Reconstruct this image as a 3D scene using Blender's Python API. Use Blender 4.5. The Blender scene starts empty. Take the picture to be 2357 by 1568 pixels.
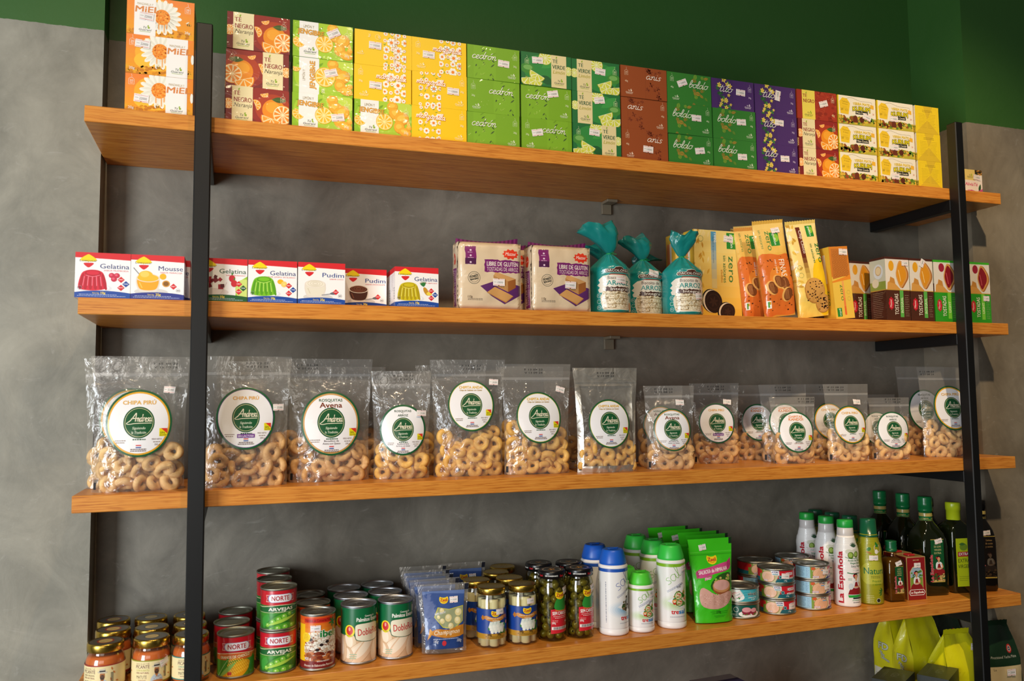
import bpy, bmesh, math, random
from mathutils import Vector, Matrix, noise
from mathutils.geometry import tessellate_polygon
PI = math.pi
SC = bpy.context.scene
COL = SC.collection
sin, cos = math.sin, math.cos

# ------------------------------------------------------------------ camera
FPX, YAW, PIT, ROL = 1876.65, -0.3299, 0.0741, -0.0100
cam_d = bpy.data.cameras.new('camera')
cam = bpy.data.objects.new('camera', cam_d)
COL.objects.link(cam)
SC.camera = cam
cam_d.sensor_fit = 'HORIZONTAL'
cam_d.sensor_width = 36.0
cam_d.lens = FPX / 2357.0 * 36.0
cam_d.clip_start = 0.05
R0 = Vector((cos(YAW), sin(YAW), 0))
F0 = Vector((-sin(YAW) * cos(PIT), cos(YAW) * cos(PIT), sin(PIT)))
U0 = Vector((sin(YAW) * sin(PIT), -cos(YAW) * sin(PIT), cos(PIT)))
RR = R0 * cos(ROL) + U0 * sin(ROL)
UU = -R0 * sin(ROL) + U0 * cos(ROL)
M = Matrix((RR, UU, -F0)).transposed().to_4x4()
M.translation = Vector((0.5891, -1.7056, 0.8256))
cam.matrix_world = M
cam_d.dof.use_dof = True
cam_d.dof.focus_distance = 2.02
cam_d.dof.aperture_fstop = 5.0

# ------------------------------------------------------------------ light
SC.view_settings.view_transform = 'Standard'
SC.view_settings.look = 'None'
SC.view_settings.gamma = 1.0
SC.view_settings.use_curve_mapping = False
SC.view_settings.exposure = 0.0
SC.cycles.transparent_max_bounces = 32
SC.cycles.max_bounces = 8
SC.cycles.caustics_reflective = False
SC.cycles.caustics_refractive = False
W = bpy.data.worlds.new('room')
SC.world = W
W.use_nodes = True
W.node_tree.nodes['Background'].inputs[0].default_value = (1.0, 0.93, 0.84, 1)
W.node_tree.nodes['Background'].inputs[1].default_value = 0.045

def area(name, loc, target, sx, sy, power, col):
    d = bpy.data.lights.new(name, 'AREA')
    d.shape = 'RECTANGLE'; d.size = sx; d.size_y = sy; d.energy = power; d.color = col
    o = bpy.data.objects.new(name, d); COL.objects.link(o)
    o.location = loc
    o.rotation_euler = (Vector(target) - Vector(loc)).to_track_quat('-Z', 'Y').to_euler()
    return o

def spot(name, loc, target, power, col, size=60, rad=0.04):
    d = bpy.data.lights.new(name, 'SPOT')
    d.energy = power; d.color = col; d.spot_size = math.radians(size); d.spot_blend = 0.9
    d.shadow_soft_size = rad
    o = bpy.data.objects.new(name, d); COL.objects.link(o)
    o.location = loc
    o.rotation_euler = (Vector(target) - Vector(loc)).to_track_quat('-Z', 'Y').to_euler()
    return o

area('window_daylight', (-1.75, -2.1, 0.70), (0.45, 0.25, 1.0), 1.1, 1.9, 102, (0.90, 0.96, 1.0))
area('added_fill_light', (-0.6, -3.6, 1.1), (0.4, 0.2, 1.0), 1.8, 1.6, 20, (1.0, 0.94, 0.86))  # added fill that brightens the left of the wall; no doorway stands behind it
for sx, tx, ty, tz, pw, sz in ((0.30, 0.35, 0, .55, 58, 66), (1.10, 1.30, 0, .60, 84, 66), (1.90, 2.62, .1, .80, 150, 54)):
    spot('ceiling_spot_light', (sx, -1.34, 2.67), (tx, ty, tz), pw, (1.0, 0.76, 0.48), sz, 0.035)

# ------------------------------------------------------------------ helpers
def S(h):
    h = h.lstrip('#')
    if len(h) == 3: h = ''.join(c * 2 for c in h)
    o = []
    for i in (0, 2, 4):
        c = int(h[i:i + 2], 16) / 255
        o.append(c / 12.92 if c <= 0.04045 else ((c + 0.055) / 1.055) ** 2.4)
    return tuple(o)

def nt(name):
    m = bpy.data.materials.new(name); m.use_nodes = True
    t = m.node_tree
    return m, t, t.nodes['Principled BSDF']

def simple(name, col, rough=0.5, metal=0.0, **k):
    m, t, b = nt(name)
    b.inputs['Base Color'].default_value = (*S(col), 1)
    b.inputs['Roughness'].default_value = rough
    b.inputs['Metallic'].default_value = metal
    for q, v in k.items():
        b.inputs[q.replace('_', ' ')].default_value = v
    nz = t.nodes.new('ShaderNodeTexNoise'); nz.inputs['Scale'].default_value = 60
    mr = t.nodes.new('ShaderNodeMapRange'); mr.inputs[3].default_value = rough * 0.85; mr.inputs[4].default_value = min(1, rough * 1.15)
    t.links.new(nz.outputs[0], mr.inputs[0]); t.links.new(mr.outputs[0], b.inputs['Roughness'])
    return m

def printed(name, rough, coat=0.0, bump=0.0, bscale=30, spec=0.5, distort=0.0, stretch=(1, 1, 1), metal=0.0):
    m, t, b = nt(name)
    a = t.nodes.new('ShaderNodeAttribute'); a.attribute_name = 'print'
    t.links.new(a.outputs['Color'], b.inputs['Base Color'])
    b.inputs['Roughness'].default_value = rough
    b.inputs['Coat Weight'].default_value = coat
    b.inputs['Coat Roughness'].default_value = 0.06
    b.inputs['Specular IOR Level'].default_value = spec
    b.inputs['Metallic'].default_value = metal
    if bump:
        tc = t.nodes.new('ShaderNodeTexCoord'); mp = t.nodes.new('ShaderNodeMapping')
        mp.inputs['Scale'].default_value = stretch
        oi = t.nodes.new('ShaderNodeObjectInfo')
        sc = t.nodes.new('ShaderNodeVectorMath'); sc.operation = 'SCALE'
        ad = t.nodes.new('ShaderNodeVectorMath')
        t.links.new(oi.outputs['Location'], sc.inputs[0]); sc.inputs['Scale'].default_value = 7.3
        t.links.new(tc.outputs['Object'], ad.inputs[0]); t.links.new(sc.outputs[0], ad.inputs[1])
        t.links.new(ad.outputs[0], mp.inputs[0])
        n = t.nodes.new('ShaderNodeTexNoise'); n.inputs['Scale'].default_value = bscale
        n.inputs['Distortion'].default_value = distort; n.inputs['Detail'].default_value = 3
        t.links.new(mp.outputs[0], n.inputs['Vector'])
        bp = t.nodes.new('ShaderNodeBump'); bp.inputs['Strength'].default_value = bump
        bp.inputs['Distance'].default_value = 0.004
        t.links.new(n.outputs[0], bp.inputs['Height'])
        t.links.new(bp.outputs[0], b.inputs['Coat Normal'])
        if metal or not coat: t.links.new(bp.outputs[0], b.inputs['Normal'])
    return m

P_CARD = printed('printed_card', 0.42, 0.12)
P_WRAP = printed('shrink_wrapped_card', 0.5, 0.9, 1.0, 30, distort=1.6, stretch=(0.6, 1, 1.5))
P_PAPER = printed('printed_paper', 0.6)
P_LABEL = printed('glossy_printed_label', 0.32, 0.35)
P_FILM = printed('printed_plastic_film', 0.35, 0.6, 0.35, 22, distort=1.2)
P_PLAS = printed('moulded_plastic', 0.38, 0.15)

def metal(name, col, rough, bs=0):
    return simple(name, col, rough, 1.0)
M_BLACK = simple('black_powder_coated_steel', '#0b0c0d', 0.42)
M_TIN = metal('tinned_steel', '#a8a8a0', 0.4)
M_TIND = metal('dull_can_lid', '#98988a', 0.5)
M_ALU = metal('bright_can_lid', '#b4b7bd', 0.42)
M_GOLD = metal('gold_jar_lid', '#c9a84a', 0.27)
M_GREYLID = simple('grey_lid_top', '#56544f', 0.4)
M_BRK = simple('taupe_bracket', '#7c7260', 0.45)
M_TIE = simple('green_twist_tie', '#0f9a50', 0.4)
M_COOKIE = None

def film_mat(name, tint, diff, gl, bump, rough=0.07, bscale=24, metalness=0):
    m = bpy.data.materials.new(name); m.use_nodes = True
    t = m.node_tree; t.nodes.clear()
    out = t.nodes.new('ShaderNodeOutputMaterial')
    tr = t.nodes.new('ShaderNodeBsdfTransparent'); tr.inputs[0].default_value = (*tint, 1)
    gs = t.nodes.new('ShaderNodeBsdfGlossy'); gs.inputs['Roughness'].default_value = rough
    gs.inputs[0].default_value = (1, 1, 1, 1)
    di = t.nodes.new('ShaderNodeBsdfDiffuse'); di.inputs[0].default_value = (0.85, 0.83, 0.8, 1)
    lw0 = t.nodes.new('ShaderNodeLayerWeight')
    lw = t.nodes.new('ShaderNodeMath'); lw.operation = 'POWER'; lw.inputs[1].default_value = 4.5
    t.links.new(lw0.outputs['Facing'], lw.inputs[0])
    mr = t.nodes.new('ShaderNodeMapRange'); mr.inputs[1].default_value = 0; mr.inputs[2].default_value = 1
    mr.inputs[3].default_value = gl; mr.inputs[4].default_value = 0.85
    m1 = t.nodes.new('ShaderNodeMixShader'); m2 = t.nodes.new('ShaderNodeMixShader')
    m1.inputs[0].default_value = diff
    t.links.new(tr.outputs[0], m1.inputs[1]); t.links.new(di.outputs[0], m1.inputs[2])
    t.links.new(lw.outputs[0], mr.inputs[0]); t.links.new(mr.outputs[0], m2.inputs[0])
    t.links.new(m1.outputs[0], m2.inputs[1]); t.links.new(gs.outputs[0], m2.inputs[2])
    t.links.new(m2.outputs[0], out.inputs[0])
    if bump:
        tc = t.nodes.new('ShaderNodeTexCoord'); oi = t.nodes.new('ShaderNodeObjectInfo')
        ad = t.nodes.new('ShaderNodeVectorMath')
        sc = t.nodes.new('ShaderNodeVectorMath'); sc.operation = 'SCALE'; sc.inputs['Scale'].default_value = 5.1
        t.links.new(oi.outputs['Location'], sc.inputs[0])
        t.links.new(tc.outputs['Object'], ad.inputs[0]); t.links.new(sc.outputs[0], ad.inputs[1])
        n = t.nodes.new('ShaderNodeTexNoise'); n.inputs['Scale'].default_value = bscale
        n.inputs['Detail'].default_value = 3.5; n.inputs['Distortion'].default_value = 1.8
        t.links.new(ad.outputs[0], n.inputs['Vector'])
        bp = t.nodes.new('ShaderNodeBump'); bp.inputs['Strength'].default_value = bump; bp.inputs['Distance'].default_value = 0.006
        t.links.new(n.outputs[0], bp.inputs['Height'])
        t.links.new(bp.outputs[0], gs.inputs['Normal'])
    return m
M_CLEAR = film_mat('clear_pouch_film', (0.97, 0.96, 0.94), 0.075, 0.05, 0.9)
M_ZIP = film_mat('pouch_zip_strip', (0.9, 0.9, 0.9), 0.22, 0.10, 0.2)
M_GLASS = film_mat('jar_glass', (0.94, 0.95, 0.88), 0.02, 0.075, 0)
M_BRINE = film_mat('olive_jar_glass', (0.74, 0.73, 0.46), 0.0, 0.07, 0)
M_FOIL = simple('silver_pouch_foil', '#e6e1d6', 0.34, 0.85)
def add_bump(m, sc, st, dist=0.004, di=1.5):
    t = m.node_tree; b = t.nodes['Principled BSDF']
    n = t.nodes.new('ShaderNodeTexNoise'); n.inputs['Scale'].default_value = sc; n.inputs['Distortion'].default_value = di
    tc = t.nodes.new('ShaderNodeTexCoord'); t.links.new(tc.outputs['Object'], n.inputs['Vector'])
    bp = t.nodes.new('ShaderNodeBump'); bp.inputs['Strength'].default_value = st; bp.inputs['Distance'].default_value = dist
    t.links.new(n.outputs[0], bp.inputs['Height']); t.links.new(bp.outputs[0], b.inputs['Normal'])
add_bump(M_FOIL, 26, 0.8)

def glassy(name, col, tr=0.0):
    m, t, b = nt(name)
    b.inputs['Base Color'].default_value = (*col, 1)
    b.inputs['Roughness'].default_value = 0.06
    b.inputs['Coat Weight'].default_value = 0.5
    b.inputs['Coat Roughness'].default_value = 0.03
    return m
M_DKOIL = glassy('dark_green_oil_bottle_glass', (0.006, 0.009, 0.003))
M_BKOIL = glassy('black_oil_bottle_glass', (0.005, 0.004, 0.003))
M_AMBER = film_mat('small_oil_bottle_glass', (0.86, 0.80, 0.60), 0, 0.06, 0)
M_OIL = glassy('amber_oil', (0.10, 0.045, 0.006))

# ---- mesh building
class MB:
    def __init__(s): s.v = []; s.f = []; s.c = []; s.n = []; s.m = []; s.has_n = False
    def add(s, pts, col=(0.5, 0.5, 0.5), nr=None, m=0):
        i = len(s.v); s.v += [tuple(p) for p in pts]; s.f.append(tuple(range(i, i + len(pts))))
        s.c.append(col if isinstance(col, list) else [col] * len(pts)); s.n.append(nr); s.m.append(m)
        if nr: s.has_n = True
    def box(s, x0, x1, y0, y1, z0, z1, col, ch=0.0, m=0):
        b = bmesh.new(); bmesh.ops.create_cube(b, size=1)
        for v in b.verts:
            v.co = Vector(((x0 + x1) / 2 + v.co.x * (x1 - x0), (y0 + y1) / 2 + v.co.y * (y1 - y0), (z0 + z1) / 2 + v.co.z * (z1 - z0)))
        if ch: bmesh.ops.bevel(b, geom=b.edges[:], offset=ch, segments=1, affect='EDGES')
        for f in b.faces: s.add([v.co.copy() for v in f.verts], col, None, m)
        b.free()
    def mesh(s, name, mats):
        me = bpy.data.meshes.new(name)
        me.from_pydata(s.v, [], s.f)
        for m in mats: me.materials.append(m)
        me.polygons.foreach_set('material_index', s.m)
        at = me.color_attributes.new('print', 'FLOAT_COLOR', 'CORNER')
        buf = []
        for c in s.c:
            for q in c: buf += [q[0], q[1], q[2], 1.0]
        at.data.foreach_set('color', buf)
        if s.has_n:
            me.polygons.foreach_set('use_smooth', [True] * len(s.f))
            ns = []
            for f, nr, in zip(me.polygons, s.n):
                if nr: ns += [tuple(x) for x in nr]
                else: ns += [tuple(f.normal)] * f.loop_total
            me.update()
            me.normals_split_custom_set(ns)
        me.update()
        return me

def link(name, me, parent=None, loc=None, rot=None):
    o = bpy.data.objects.new(name, me); COL.objects.link(o)
    if parent is not None: o.parent = parent
    if loc is not None: o.location = loc
    if rot is not None: o.rotation_euler = rot
    return o

def empty(name, loc=(0, 0, 0), rz=0.0):
    o = bpy.data.objects.new(name, None); COL.objects.link(o); o.location = loc; o.rotation_euler = (0, 0, rz)
    o.empty_display_size = 0.02
    return o

def tag(o, label, cat, group=None, kind=None):
    o['label'] = label; o['category'] = cat
    if group: o['group'] = group
    if kind: o['kind'] = kind
    return o

def rings_mesh(name, rings, mat, seg=40):
    """rings: (z, rx, ry, n) or None to break the smoothing; superellipse sections"""
    vs, fs = [], []; prev = None
    for r in rings:
        if r is None: prev = None; last = True; continue
        z, rx = r[0], r[1]; ry = r[2] if len(r) > 2 else rx; n = r[3] if len(r) > 3 else 2
        i = len(vs)
        for k in range(seg):
            a = 2 * PI * k / seg; c, q = cos(a), sin(a)
            e = 2 / n
            vs.append((rx * math.copysign(abs(c) ** e, c), ry * math.copysign(abs(q) ** e, q), z))
        if prev is not None:
            for k in range(seg):
                fs.append((prev + k, prev + (k + 1) % seg, i + (k + 1) % seg, i + k))
        prev = i
    # caps
    def cap(i, up):
        f = list(range(i, i + seg)); fs.append(tuple(f if up else f[::-1]))
    cap(0, False); cap(len(vs) - seg, True)
    me = bpy.data.meshes.new(name); me.from_pydata(vs, [], fs); me.materials.append(mat)
    sm = [len(f) == 4 for f in fs]
    me.polygons.foreach_set('use_smooth', sm); me.update()
    return me

# ---- 2-D canvas of printed shapes
def _clip(p, ax, s, lim):
    out = []; n = len(p)
    for i in range(n):
        a, b = p[i], p[(i + 1) % n]
        ia, ib = s * (a[ax] - lim) <= 1e-9, s * (b[ax] - lim) <= 1e-9
        if ia: out.append(a)
        if ia != ib:
            t = (lim - a[ax]) / (b[ax] - a[ax])
            out.append((a[0] + t * (b[0] - a[0]), a[1] + t * (b[1] - a[1])))
    return out

_tc = {}
def glyph(s, bold, shear):
    k = (s, bold, shear)
    if k not in _tc:
        c = bpy.data.curves.new('t', 'FONT'); c.body = s; c.resolution_u = 2; c.offset = bold; c.shear = shear
        o = bpy.data.objects.new('t', c)
        me = o.to_mesh(); me.calc_loop_triangles()
        tr = [[(me.vertices[i].co.x, me.vertices[i].co.y) for i in t.vertices] for t in me.loop_triangles]
        o.to_mesh_clear(); bpy.data.objects.remove(o); bpy.data.curves.remove(c)
        xs = [p[0] for t in tr for p in t] or [0, 1]
        _tc[k] = (tr, min(xs), max(xs))
    return _tc[k]

def crom(p, n=5, closed=False):
    if len(p) < 3: return list(p)
    q = ([p[-1]] + list(p) + [p[0], p[1]]) if closed else ([p[0]] + list(p) + [p[-1]])
    out = []
    for i in range(1, len(q) - 2):
        a, b, c, d = q[i - 1], q[i], q[i + 1], q[i + 2]
        for k in range(n):
            t = k / n
            out.append(tuple(0.5 * (2 * b[j] + (c[j] - a[j]) * t + (2 * a[j] - 5 * b[j] + 4 * c[j] - d[j]) * t * t + (3 * b[j] - a[j] - 3 * c[j] + d[j]) * t ** 3) for j in (0, 1)))
    if not closed: out.append(tuple(p[-1]))
    return out

SCR = {
 'a': (0.95, [[(.72,.8),(.42,1),(.1,.75),(.06,.3),(.3,0),(.58,.25),(.74,.92)],[(.74,.92),(.7,.3),(.82,0),(1.02,.2)]]),
 'n': (0.95, [[(0,.7),(.14,1),(.18,.5),(.16,0)],[(.17,.4),(.45,1),(.66,.8),(.64,.25),(.76,0),(1,.2)]]),
 'm': (1.3, [[(0,.7),(.12,1),(.16,.5),(.14,0)],[(.15,.4),(.38,1),(.54,.8),(.5,0)],[(.51,.4),(.78,1),(.96,.8),(.94,.25),(1.06,0),(1.32,.2)]]),
 'z': (0.8, [[(.02,.8),(.2,1),(.55,.9),(.35,.45),(.05,.05)],[(.05,.05),(.45,.05),(.55,-.4),(.2,-.75),(0,-.5),(.4,-.05),(.82,.2)]]),
 'i': (0.42, [[(.08,1),(.08,.3),(.2,0),(.44,.2)],[(.1,1.4),(.14,1.48)]]),
 'l': (0.45, [[(0,.2),(.3,1.1),(.38,1.8),(.22,2),(.12,1.5),(.12,.4),(.26,0),(.48,.2)]]),
 'c': (0.72, [[(.62,.82),(.4,1),(.1,.7),(.1,.25),(.36,0),(.74,.2)]]),
 'e': (0.75, [[(0,.2),(.45,.6),(.55,.88),(.34,1),(.1,.65),(.12,.2),(.38,0),(.76,.2)]]),
 'd': (1.02, [[(.7,.82),(.4,1),(.08,.7),(.06,.3),(.3,0),(.6,.3),(.8,1.2),(.9,2)],[(.84,1.5),(.74,.4),(.86,0),(1.06,.2)]]),
 'r': (0.62, [[(0,.75),(.15,1.08),(.16,.5),(.1,0)],[(.12,.4),(.3,.95),(.6,.98)]]),
 'o': (0.82, [[(.4,1),(.1,.75),(.08,.28),(.38,0),(.66,.3),(.66,.75),(.4,1)],[(.5,.92),(.84,.9)]]),
 's': (0.62, [[(.58,.9),(.35,1),(.15,.8),(.28,.55),(.5,.35),(.4,.05),(.02,.06)]]),
 'b': (0.78, [[(.05,.3),(.4,1.3),(.42,1.85),(.25,1.95),(.12,1.3),(.1,.3),(.3,0),(.6,.3),(.6,.75),(.35,.85)],[(.45,.8),(.8,.9)]]),
 't': (0.6, [[(.32,1.75),(.16,.5),(.28,0),(.6,.2)],[(-.15,1.15),(.65,1.25)]]),
 'A': (1.0, [[(-.25,-.1),(.1,.35),(.5,1.2),(.85,2),(.86,1),(.82,0)],[(.12,.7),(1.0,.78)]]),
}
SCR['\u00f3'] = (SCR['o'][0], SCR['o'][1] + [[(.42, 1.35), (.66, 1.75)]])

class Cv:
    def __init__(s, w, h, base=None):
        s.w, s.h = w, h; s.t = []; s.L = 0
        s.base = base
        if base: s.rect(0, 0, w, h, base)
    def _a(s, tris, col):
        s.L += 1; s.t.append((tris, S(col) if isinstance(col, str) else col, s.L))
    def poly(s, pts, col):
        try: idx = tessellate_polygon([[Vector((p[0], p[1], 0)) for p in pts]])
        except Exception: return
        s._a([[tuple(pts[i][:2]) for i in t] for t in idx], col)
    def rect(s, x0, y0, x1, y1, col): s._a([[(x0, y0), (x1, y0), (x1, y1), (x0, y1)]], col)
    def quad(s, pts, col): s._a([list(pts)], col)
    def ell(s, cx, cy, rx, ry, col, rot=0, n=26):
        c, q = cos(rot), sin(rot)
        P = [(cx + rx * cos(2 * PI * k / n) * c - ry * sin(2 * PI * k / n) * q, cy + rx * cos(2 * PI * k / n) * q + ry * sin(2 * PI * k / n) * c) for k in range(n)]
        s._a([P], col)
    def grad(s, x0, y0, x1, y1, c0, c1, n=8, ver=True):
        c0, c1 = S(c0), S(c1)
        for k in range(n):
            t = (k + .5) / n; c = tuple(a + (b - a) * t for a, b in zip(c0, c1))
            if ver: q = [(x0, y0 + (y1 - y0) * k / n), (x1, y0 + (y1 - y0) * k / n), (x1, y0 + (y1 - y0) * (k + 1) / n), (x0, y0 + (y1 - y0) * (k + 1) / n)]
            else: q = [(x0 + (x1 - x0) * k / n, y0), (x0 + (x1 - x0) * (k + 1) / n, y0), (x0 + (x1 - x0) * (k + 1) / n, y1), (x0 + (x1 - x0) * k / n, y1)]
            if k: s.L -= 1
            s._a([q], c)
    def stroke(s, pts, w, col, closed=False):
        n = len(pts); L, R = [], []
        for i in range(n):
            a = pts[(i - 1) % n if closed else max(i - 1, 0)]; b = pts[(i + 1) % n if closed else min(i + 1, n - 1)]
            dx, dy = b[0] - a[0], b[1] - a[1]; d = math.hypot(dx, dy) or 1
            nx, ny = -dy / d * w / 2, dx / d * w / 2
            L.append((pts[i][0] + nx, pts[i][1] + ny)); R.append((pts[i][0] - nx, pts[i][1] - ny))
        T = [[L[i], R[i], R[(i + 1) % n], L[(i + 1) % n]] for i in range(n if closed else n - 1)]
        s._a(T, col)
    def ring(s, cx, cy, r, w, col, n=30, ry=None):
        ry = ry or r
        s.stroke([(cx + r * cos(2 * PI * k / n), cy + ry * sin(2 * PI * k / n)) for k in range(n)], w, col, True)
    def text(s, tx, x, y, h, col, w=None, al='c', bold=0.0, shear=0.0, rot=0.0, out=None, ow=0.05, arc=0):
        tr, x0, x1 = glyph(tx, 0.0, shear)
        k = h / 0.70; kx = k if w is None else w / max(x1 - x0, 1e-6)
        ox = {'c': -(x0 + x1) / 2, 'l': -x0, 'r': -x1}[al]
        c, q = cos(rot), sin(rot)
        def f(p, dx=0, dy=0):
            a, b = (p[0] + ox) * kx + dx, p[1] * k + dy
            if arc: b -= arc * a * a
            return (x + a * c - b * q, y + a * q + b * c)
        if out:
            r = (bold * .6 + ow) * k
            for i in range(6): s._a([[f(p, r * cos(PI / 3 * i), r * sin(PI / 3 * i)) for p in t] for t in tr], out)
        if bold > .003:
            r = bold * .75 * k
            D = [(-r, 0), (r, 0)] if bold < .03 else [(-r, -r * .6), (r, -r * .6), (-r, r * .6), (r, r * .6)]
            for a, b in D: s._a([[f(p, a, b) for p in t] for t in tr], col)
        else: s._a([[f(p) for p in t] for t in tr], col)
    def script(s, tx, x, y, h, t, col, w=None, rot=0, shear=0.25, under=None, shadow=None):
        adv = 0; st = []
        for ch in tx:
            if ch == ' ': adv += 0.6; continue
            a, L = SCR[ch]
            for l in L:
                st.append([((p[0] + adv), p[1]) for p in crom(l, 4)])
            adv += a
        kx = h if w is None else w / adv
        c, q = cos(rot), sin(rot)
        def f(p, dx=0, dy=0):
            a, b = (p[0] + shear * p[1]) * kx, p[1] * h
            return (x + a * c - b * q + dx, y + a * q + b * c + dy)
        for dx, dy, cc in ([(t * .5, -t * .5, shadow)] if shadow else []) + [(0, 0, col)]:
            for i, l in enumerate(st):
                if i: s.L -= 1
                s.stroke([f(p, dx, dy) for p in l], t, cc)
    def lines(s, x0, y0, x1, n, dy, col, t=0.0006, seed=1, al='l'):
        r = random.Random(seed); T = []
        for k in range(n):
            y = y0 - k * dy; x = x0; e = x1 - (0 if k % 3 else 0) - r.random() * (x1 - x0) * .25
            if al == 'c': m = (x1 - e) / 2; x += m; e += m
            while x < e:
                l = r.uniform(.002, .005)
                T.append([(x, y), (min(x + l, e), y), (min(x + l, e), y + t), (x, y + t)]); x += l + .0009
        if T: s._a(T, col)
    def blobs(s, x0, y0, x1, y1, n, r0, r1, cols, seed=1, asp=.7):
        r = random.Random(seed)
        for c in cols:
            T = []
            for k in range(n):
                cx, cy = r.uniform(x0, x1), r.uniform(y0, y1); a = r.uniform(r0, r1); th = r.uniform(0, PI); m = 7
                T.append([(cx + a * cos(2 * PI * i / m + th) * 1, cy + a * asp * sin(2 * PI * i / m + th)) for i in range(m)])
            s._a(T, c)

def _lin(P):
    """P: [(weight, mapped)] -> mapped"""
    if isinstance(P[0][1], tuple):
        p = sum((a[0] * w for w, a in P), Vector()); n = sum((a[1] * w for w, a in P), Vector())
        return (p, n.normalized())
    return sum((a * w for w, a in P), Vector())

def emit(mb, cv, mp, du=None, dv=None, m=0, eps=1.5e-5, o0=1.0e-4):
    """lay the canvas on a surface; curved surfaces are faceted so that every print layer shares the same facets"""
    W_, H_ = cv.w, cv.h
    cache = {}
    def at_(u, v, o):
        k = (round(u, 7), round(v, 7), o)
        if k not in cache: cache[k] = mp(u, v, o)
        return cache[k]
    for tris, col, L in cv.t:
        o = o0 + L * eps
        for t in tris:
            xs = [p[0] for p in t]; ys = [p[1] for p in t]
            ax, bx, ay, by = min(xs), max(xs), min(ys), max(ys)
            if bx <= 0 or ax >= W_ or by <= 0 or ay >= H_: continue
            p = t
            if ax < 0: p = _clip(p, 0, -1, 0)
            if bx > W_: p = _clip(p, 0, 1, W_)
            if ay < 0: p = _clip(p, 1, -1, 0)
            if by > H_: p = _clip(p, 1, 1, H_)
            if len(p) < 3: continue
            ps = [(p, 0, 0)]
            if du:
                q2 = []
                i0, i1 = int(max(ax, 0) / du + 1e-9), int((min(bx, W_) - 1e-9) / du)
                for i in range(i0, i1 + 1):
                    c = p
                    if i > i0: c = _clip(c, 0, -1, i * du)
                    if i < i1 and len(c) > 2: c = _clip(c, 0, 1, (i + 1) * du)
                    if len(c) > 2: q2.append((c, i, 0))
                ps = q2
            if dv:
                q2 = []
                for c0, i, _ in ps:
                    yy = [q[1] for q in c0]; j0, j1 = int(min(yy) / dv + 1e-9), int((max(yy) - 1e-9) / dv)
                    for j in range(j0, j1 + 1):
                        c = c0
                        if j > j0: c = _clip(c, 1, -1, j * dv)
                        if j < j1 and len(c) > 2: c = _clip(c, 1, 1, (j + 1) * dv)
                        if len(c) < 3: continue
                        # split on the cell's diagonal: f = (x - i du)/du - (y - j dv)/dv
                        for sg in (1, -1):
                            out = []; n = len(c)
                            F = [sg * ((x - i * du) / du - (y - j * dv) / dv) for x, y in c]
                            if max(F) <= 1e-7 and not (sg == 1 and max(map(abs, F)) < 1e-7): continue
                            for k in range(n):
                                a, b, fa, fb = c[k], c[(k + 1) % n], F[k], F[(k + 1) % n]
                                if fa >= 0: out.append(a)
                                if (fa > 0 and fb < 0) or (fa < 0 and fb > 0):
                                    tt = fa / (fa - fb); out.append((a[0] + tt * (b[0] - a[0]), a[1] + tt * (b[1] - a[1])))
                            if len(out) > 2: q2.append((out, i, j if sg == 1 else j + 100000))
                ps = q2
            for q, i, j in ps:
                ar = sum(q[k][0] * q[(k + 1) % len(q)][1] - q[(k + 1) % len(q)][0] * q[k][1] for k in range(len(q)))
                if abs(ar) < 1e-13: continue
                if ar < 0: q = q[::-1]
                if not du: r = [mp(x, y, o) for x, y in q]
                elif not dv:
                    r = []
                    for x, y in q:
                        f = x / du - i; r.append(_lin([(1 - f, at_(i * du, y, o)), (f, at_((i + 1) * du, y, o))]))
                else:
                    r = []; up = j >= 100000; j2 = j - 100000 if up else j
                    A, C = at_(i * du, j2 * dv, o), at_((i + 1) * du, (j2 + 1) * dv, o)
                    B = at_(i * du, (j2 + 1) * dv, o) if up else at_((i + 1) * du, j2 * dv, o)
                    for x, y in q:
                        f, g = x / du - i, y / dv - j2
                        r.append(_lin([(1 - g, A), (f, C), (g - f, B)] if up else [(1 - f, A), (g, C), (f - g, B)]))
                if isinstance(r[0], tuple): mb.add([a[0] for a in r], col, [a[1] for a in r], m)
                else: mb.add(r, col, None, m)

def sub(mp, u, v, rot=0, k=1.0, off=0):
    c, q = cos(rot), sin(rot)
    return lambda a, b, o: mp(u + (a * c - b * q) * k, v + (a * q + b * c) * k, o + off)

PRICE = {}
def sticker(parent, mp, u, v, txt='10000', rot=0.0, off=0.0012, w=.027, h=.016, curved=False, red=True, alpha=None):
    cv = Cv(w, h)
    cv.poly([(0, 0), (w * .42, 0), (w * .5, h * .12), (w * .58, 0), (w, 0), (w, h), (w * .56, h), (w * .5, h * .9), (w * .44, h), (0, h)], '#ece9e6')
    if red:
        cv.rect(w * .06, h * .84, w * .94, h * .88, '#d8585e'); cv.rect(w * .06, h * .10, w * .94, h * .15, '#d8585e')
    cv.rect(w * .08, h * .5, w * .3, h * .54, '#777777')
    cv.text(txt, w * .62, h * .34, h * .3, '#3a3a40', w=w * .5)
    mb = MB(); f = sub(mp, u, v, rot)
    emit(mb, cv, lambda a, b, o: f(a - w / 2, b - h / 2, o + off), du=w / 4 if curved else None, dv=h / 3 if curved else None)
    return link('price_sticker', mb.mesh('price_sticker', [P_PAPER]), parent)

def mp_front(w, d=0): return lambda u, v, o: Vector((u - w / 2, -o, v))
def mp_left(w, d): return lambda u, v, o: Vector((-w / 2 - o, d - u, v))
def mp_right(w, d): return lambda u, v, o: Vector((w / 2 + o, u, v))
def mp_top(w, d, h): return lambda u, v, o: Vector((u - w / 2, v, h + o))

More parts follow.
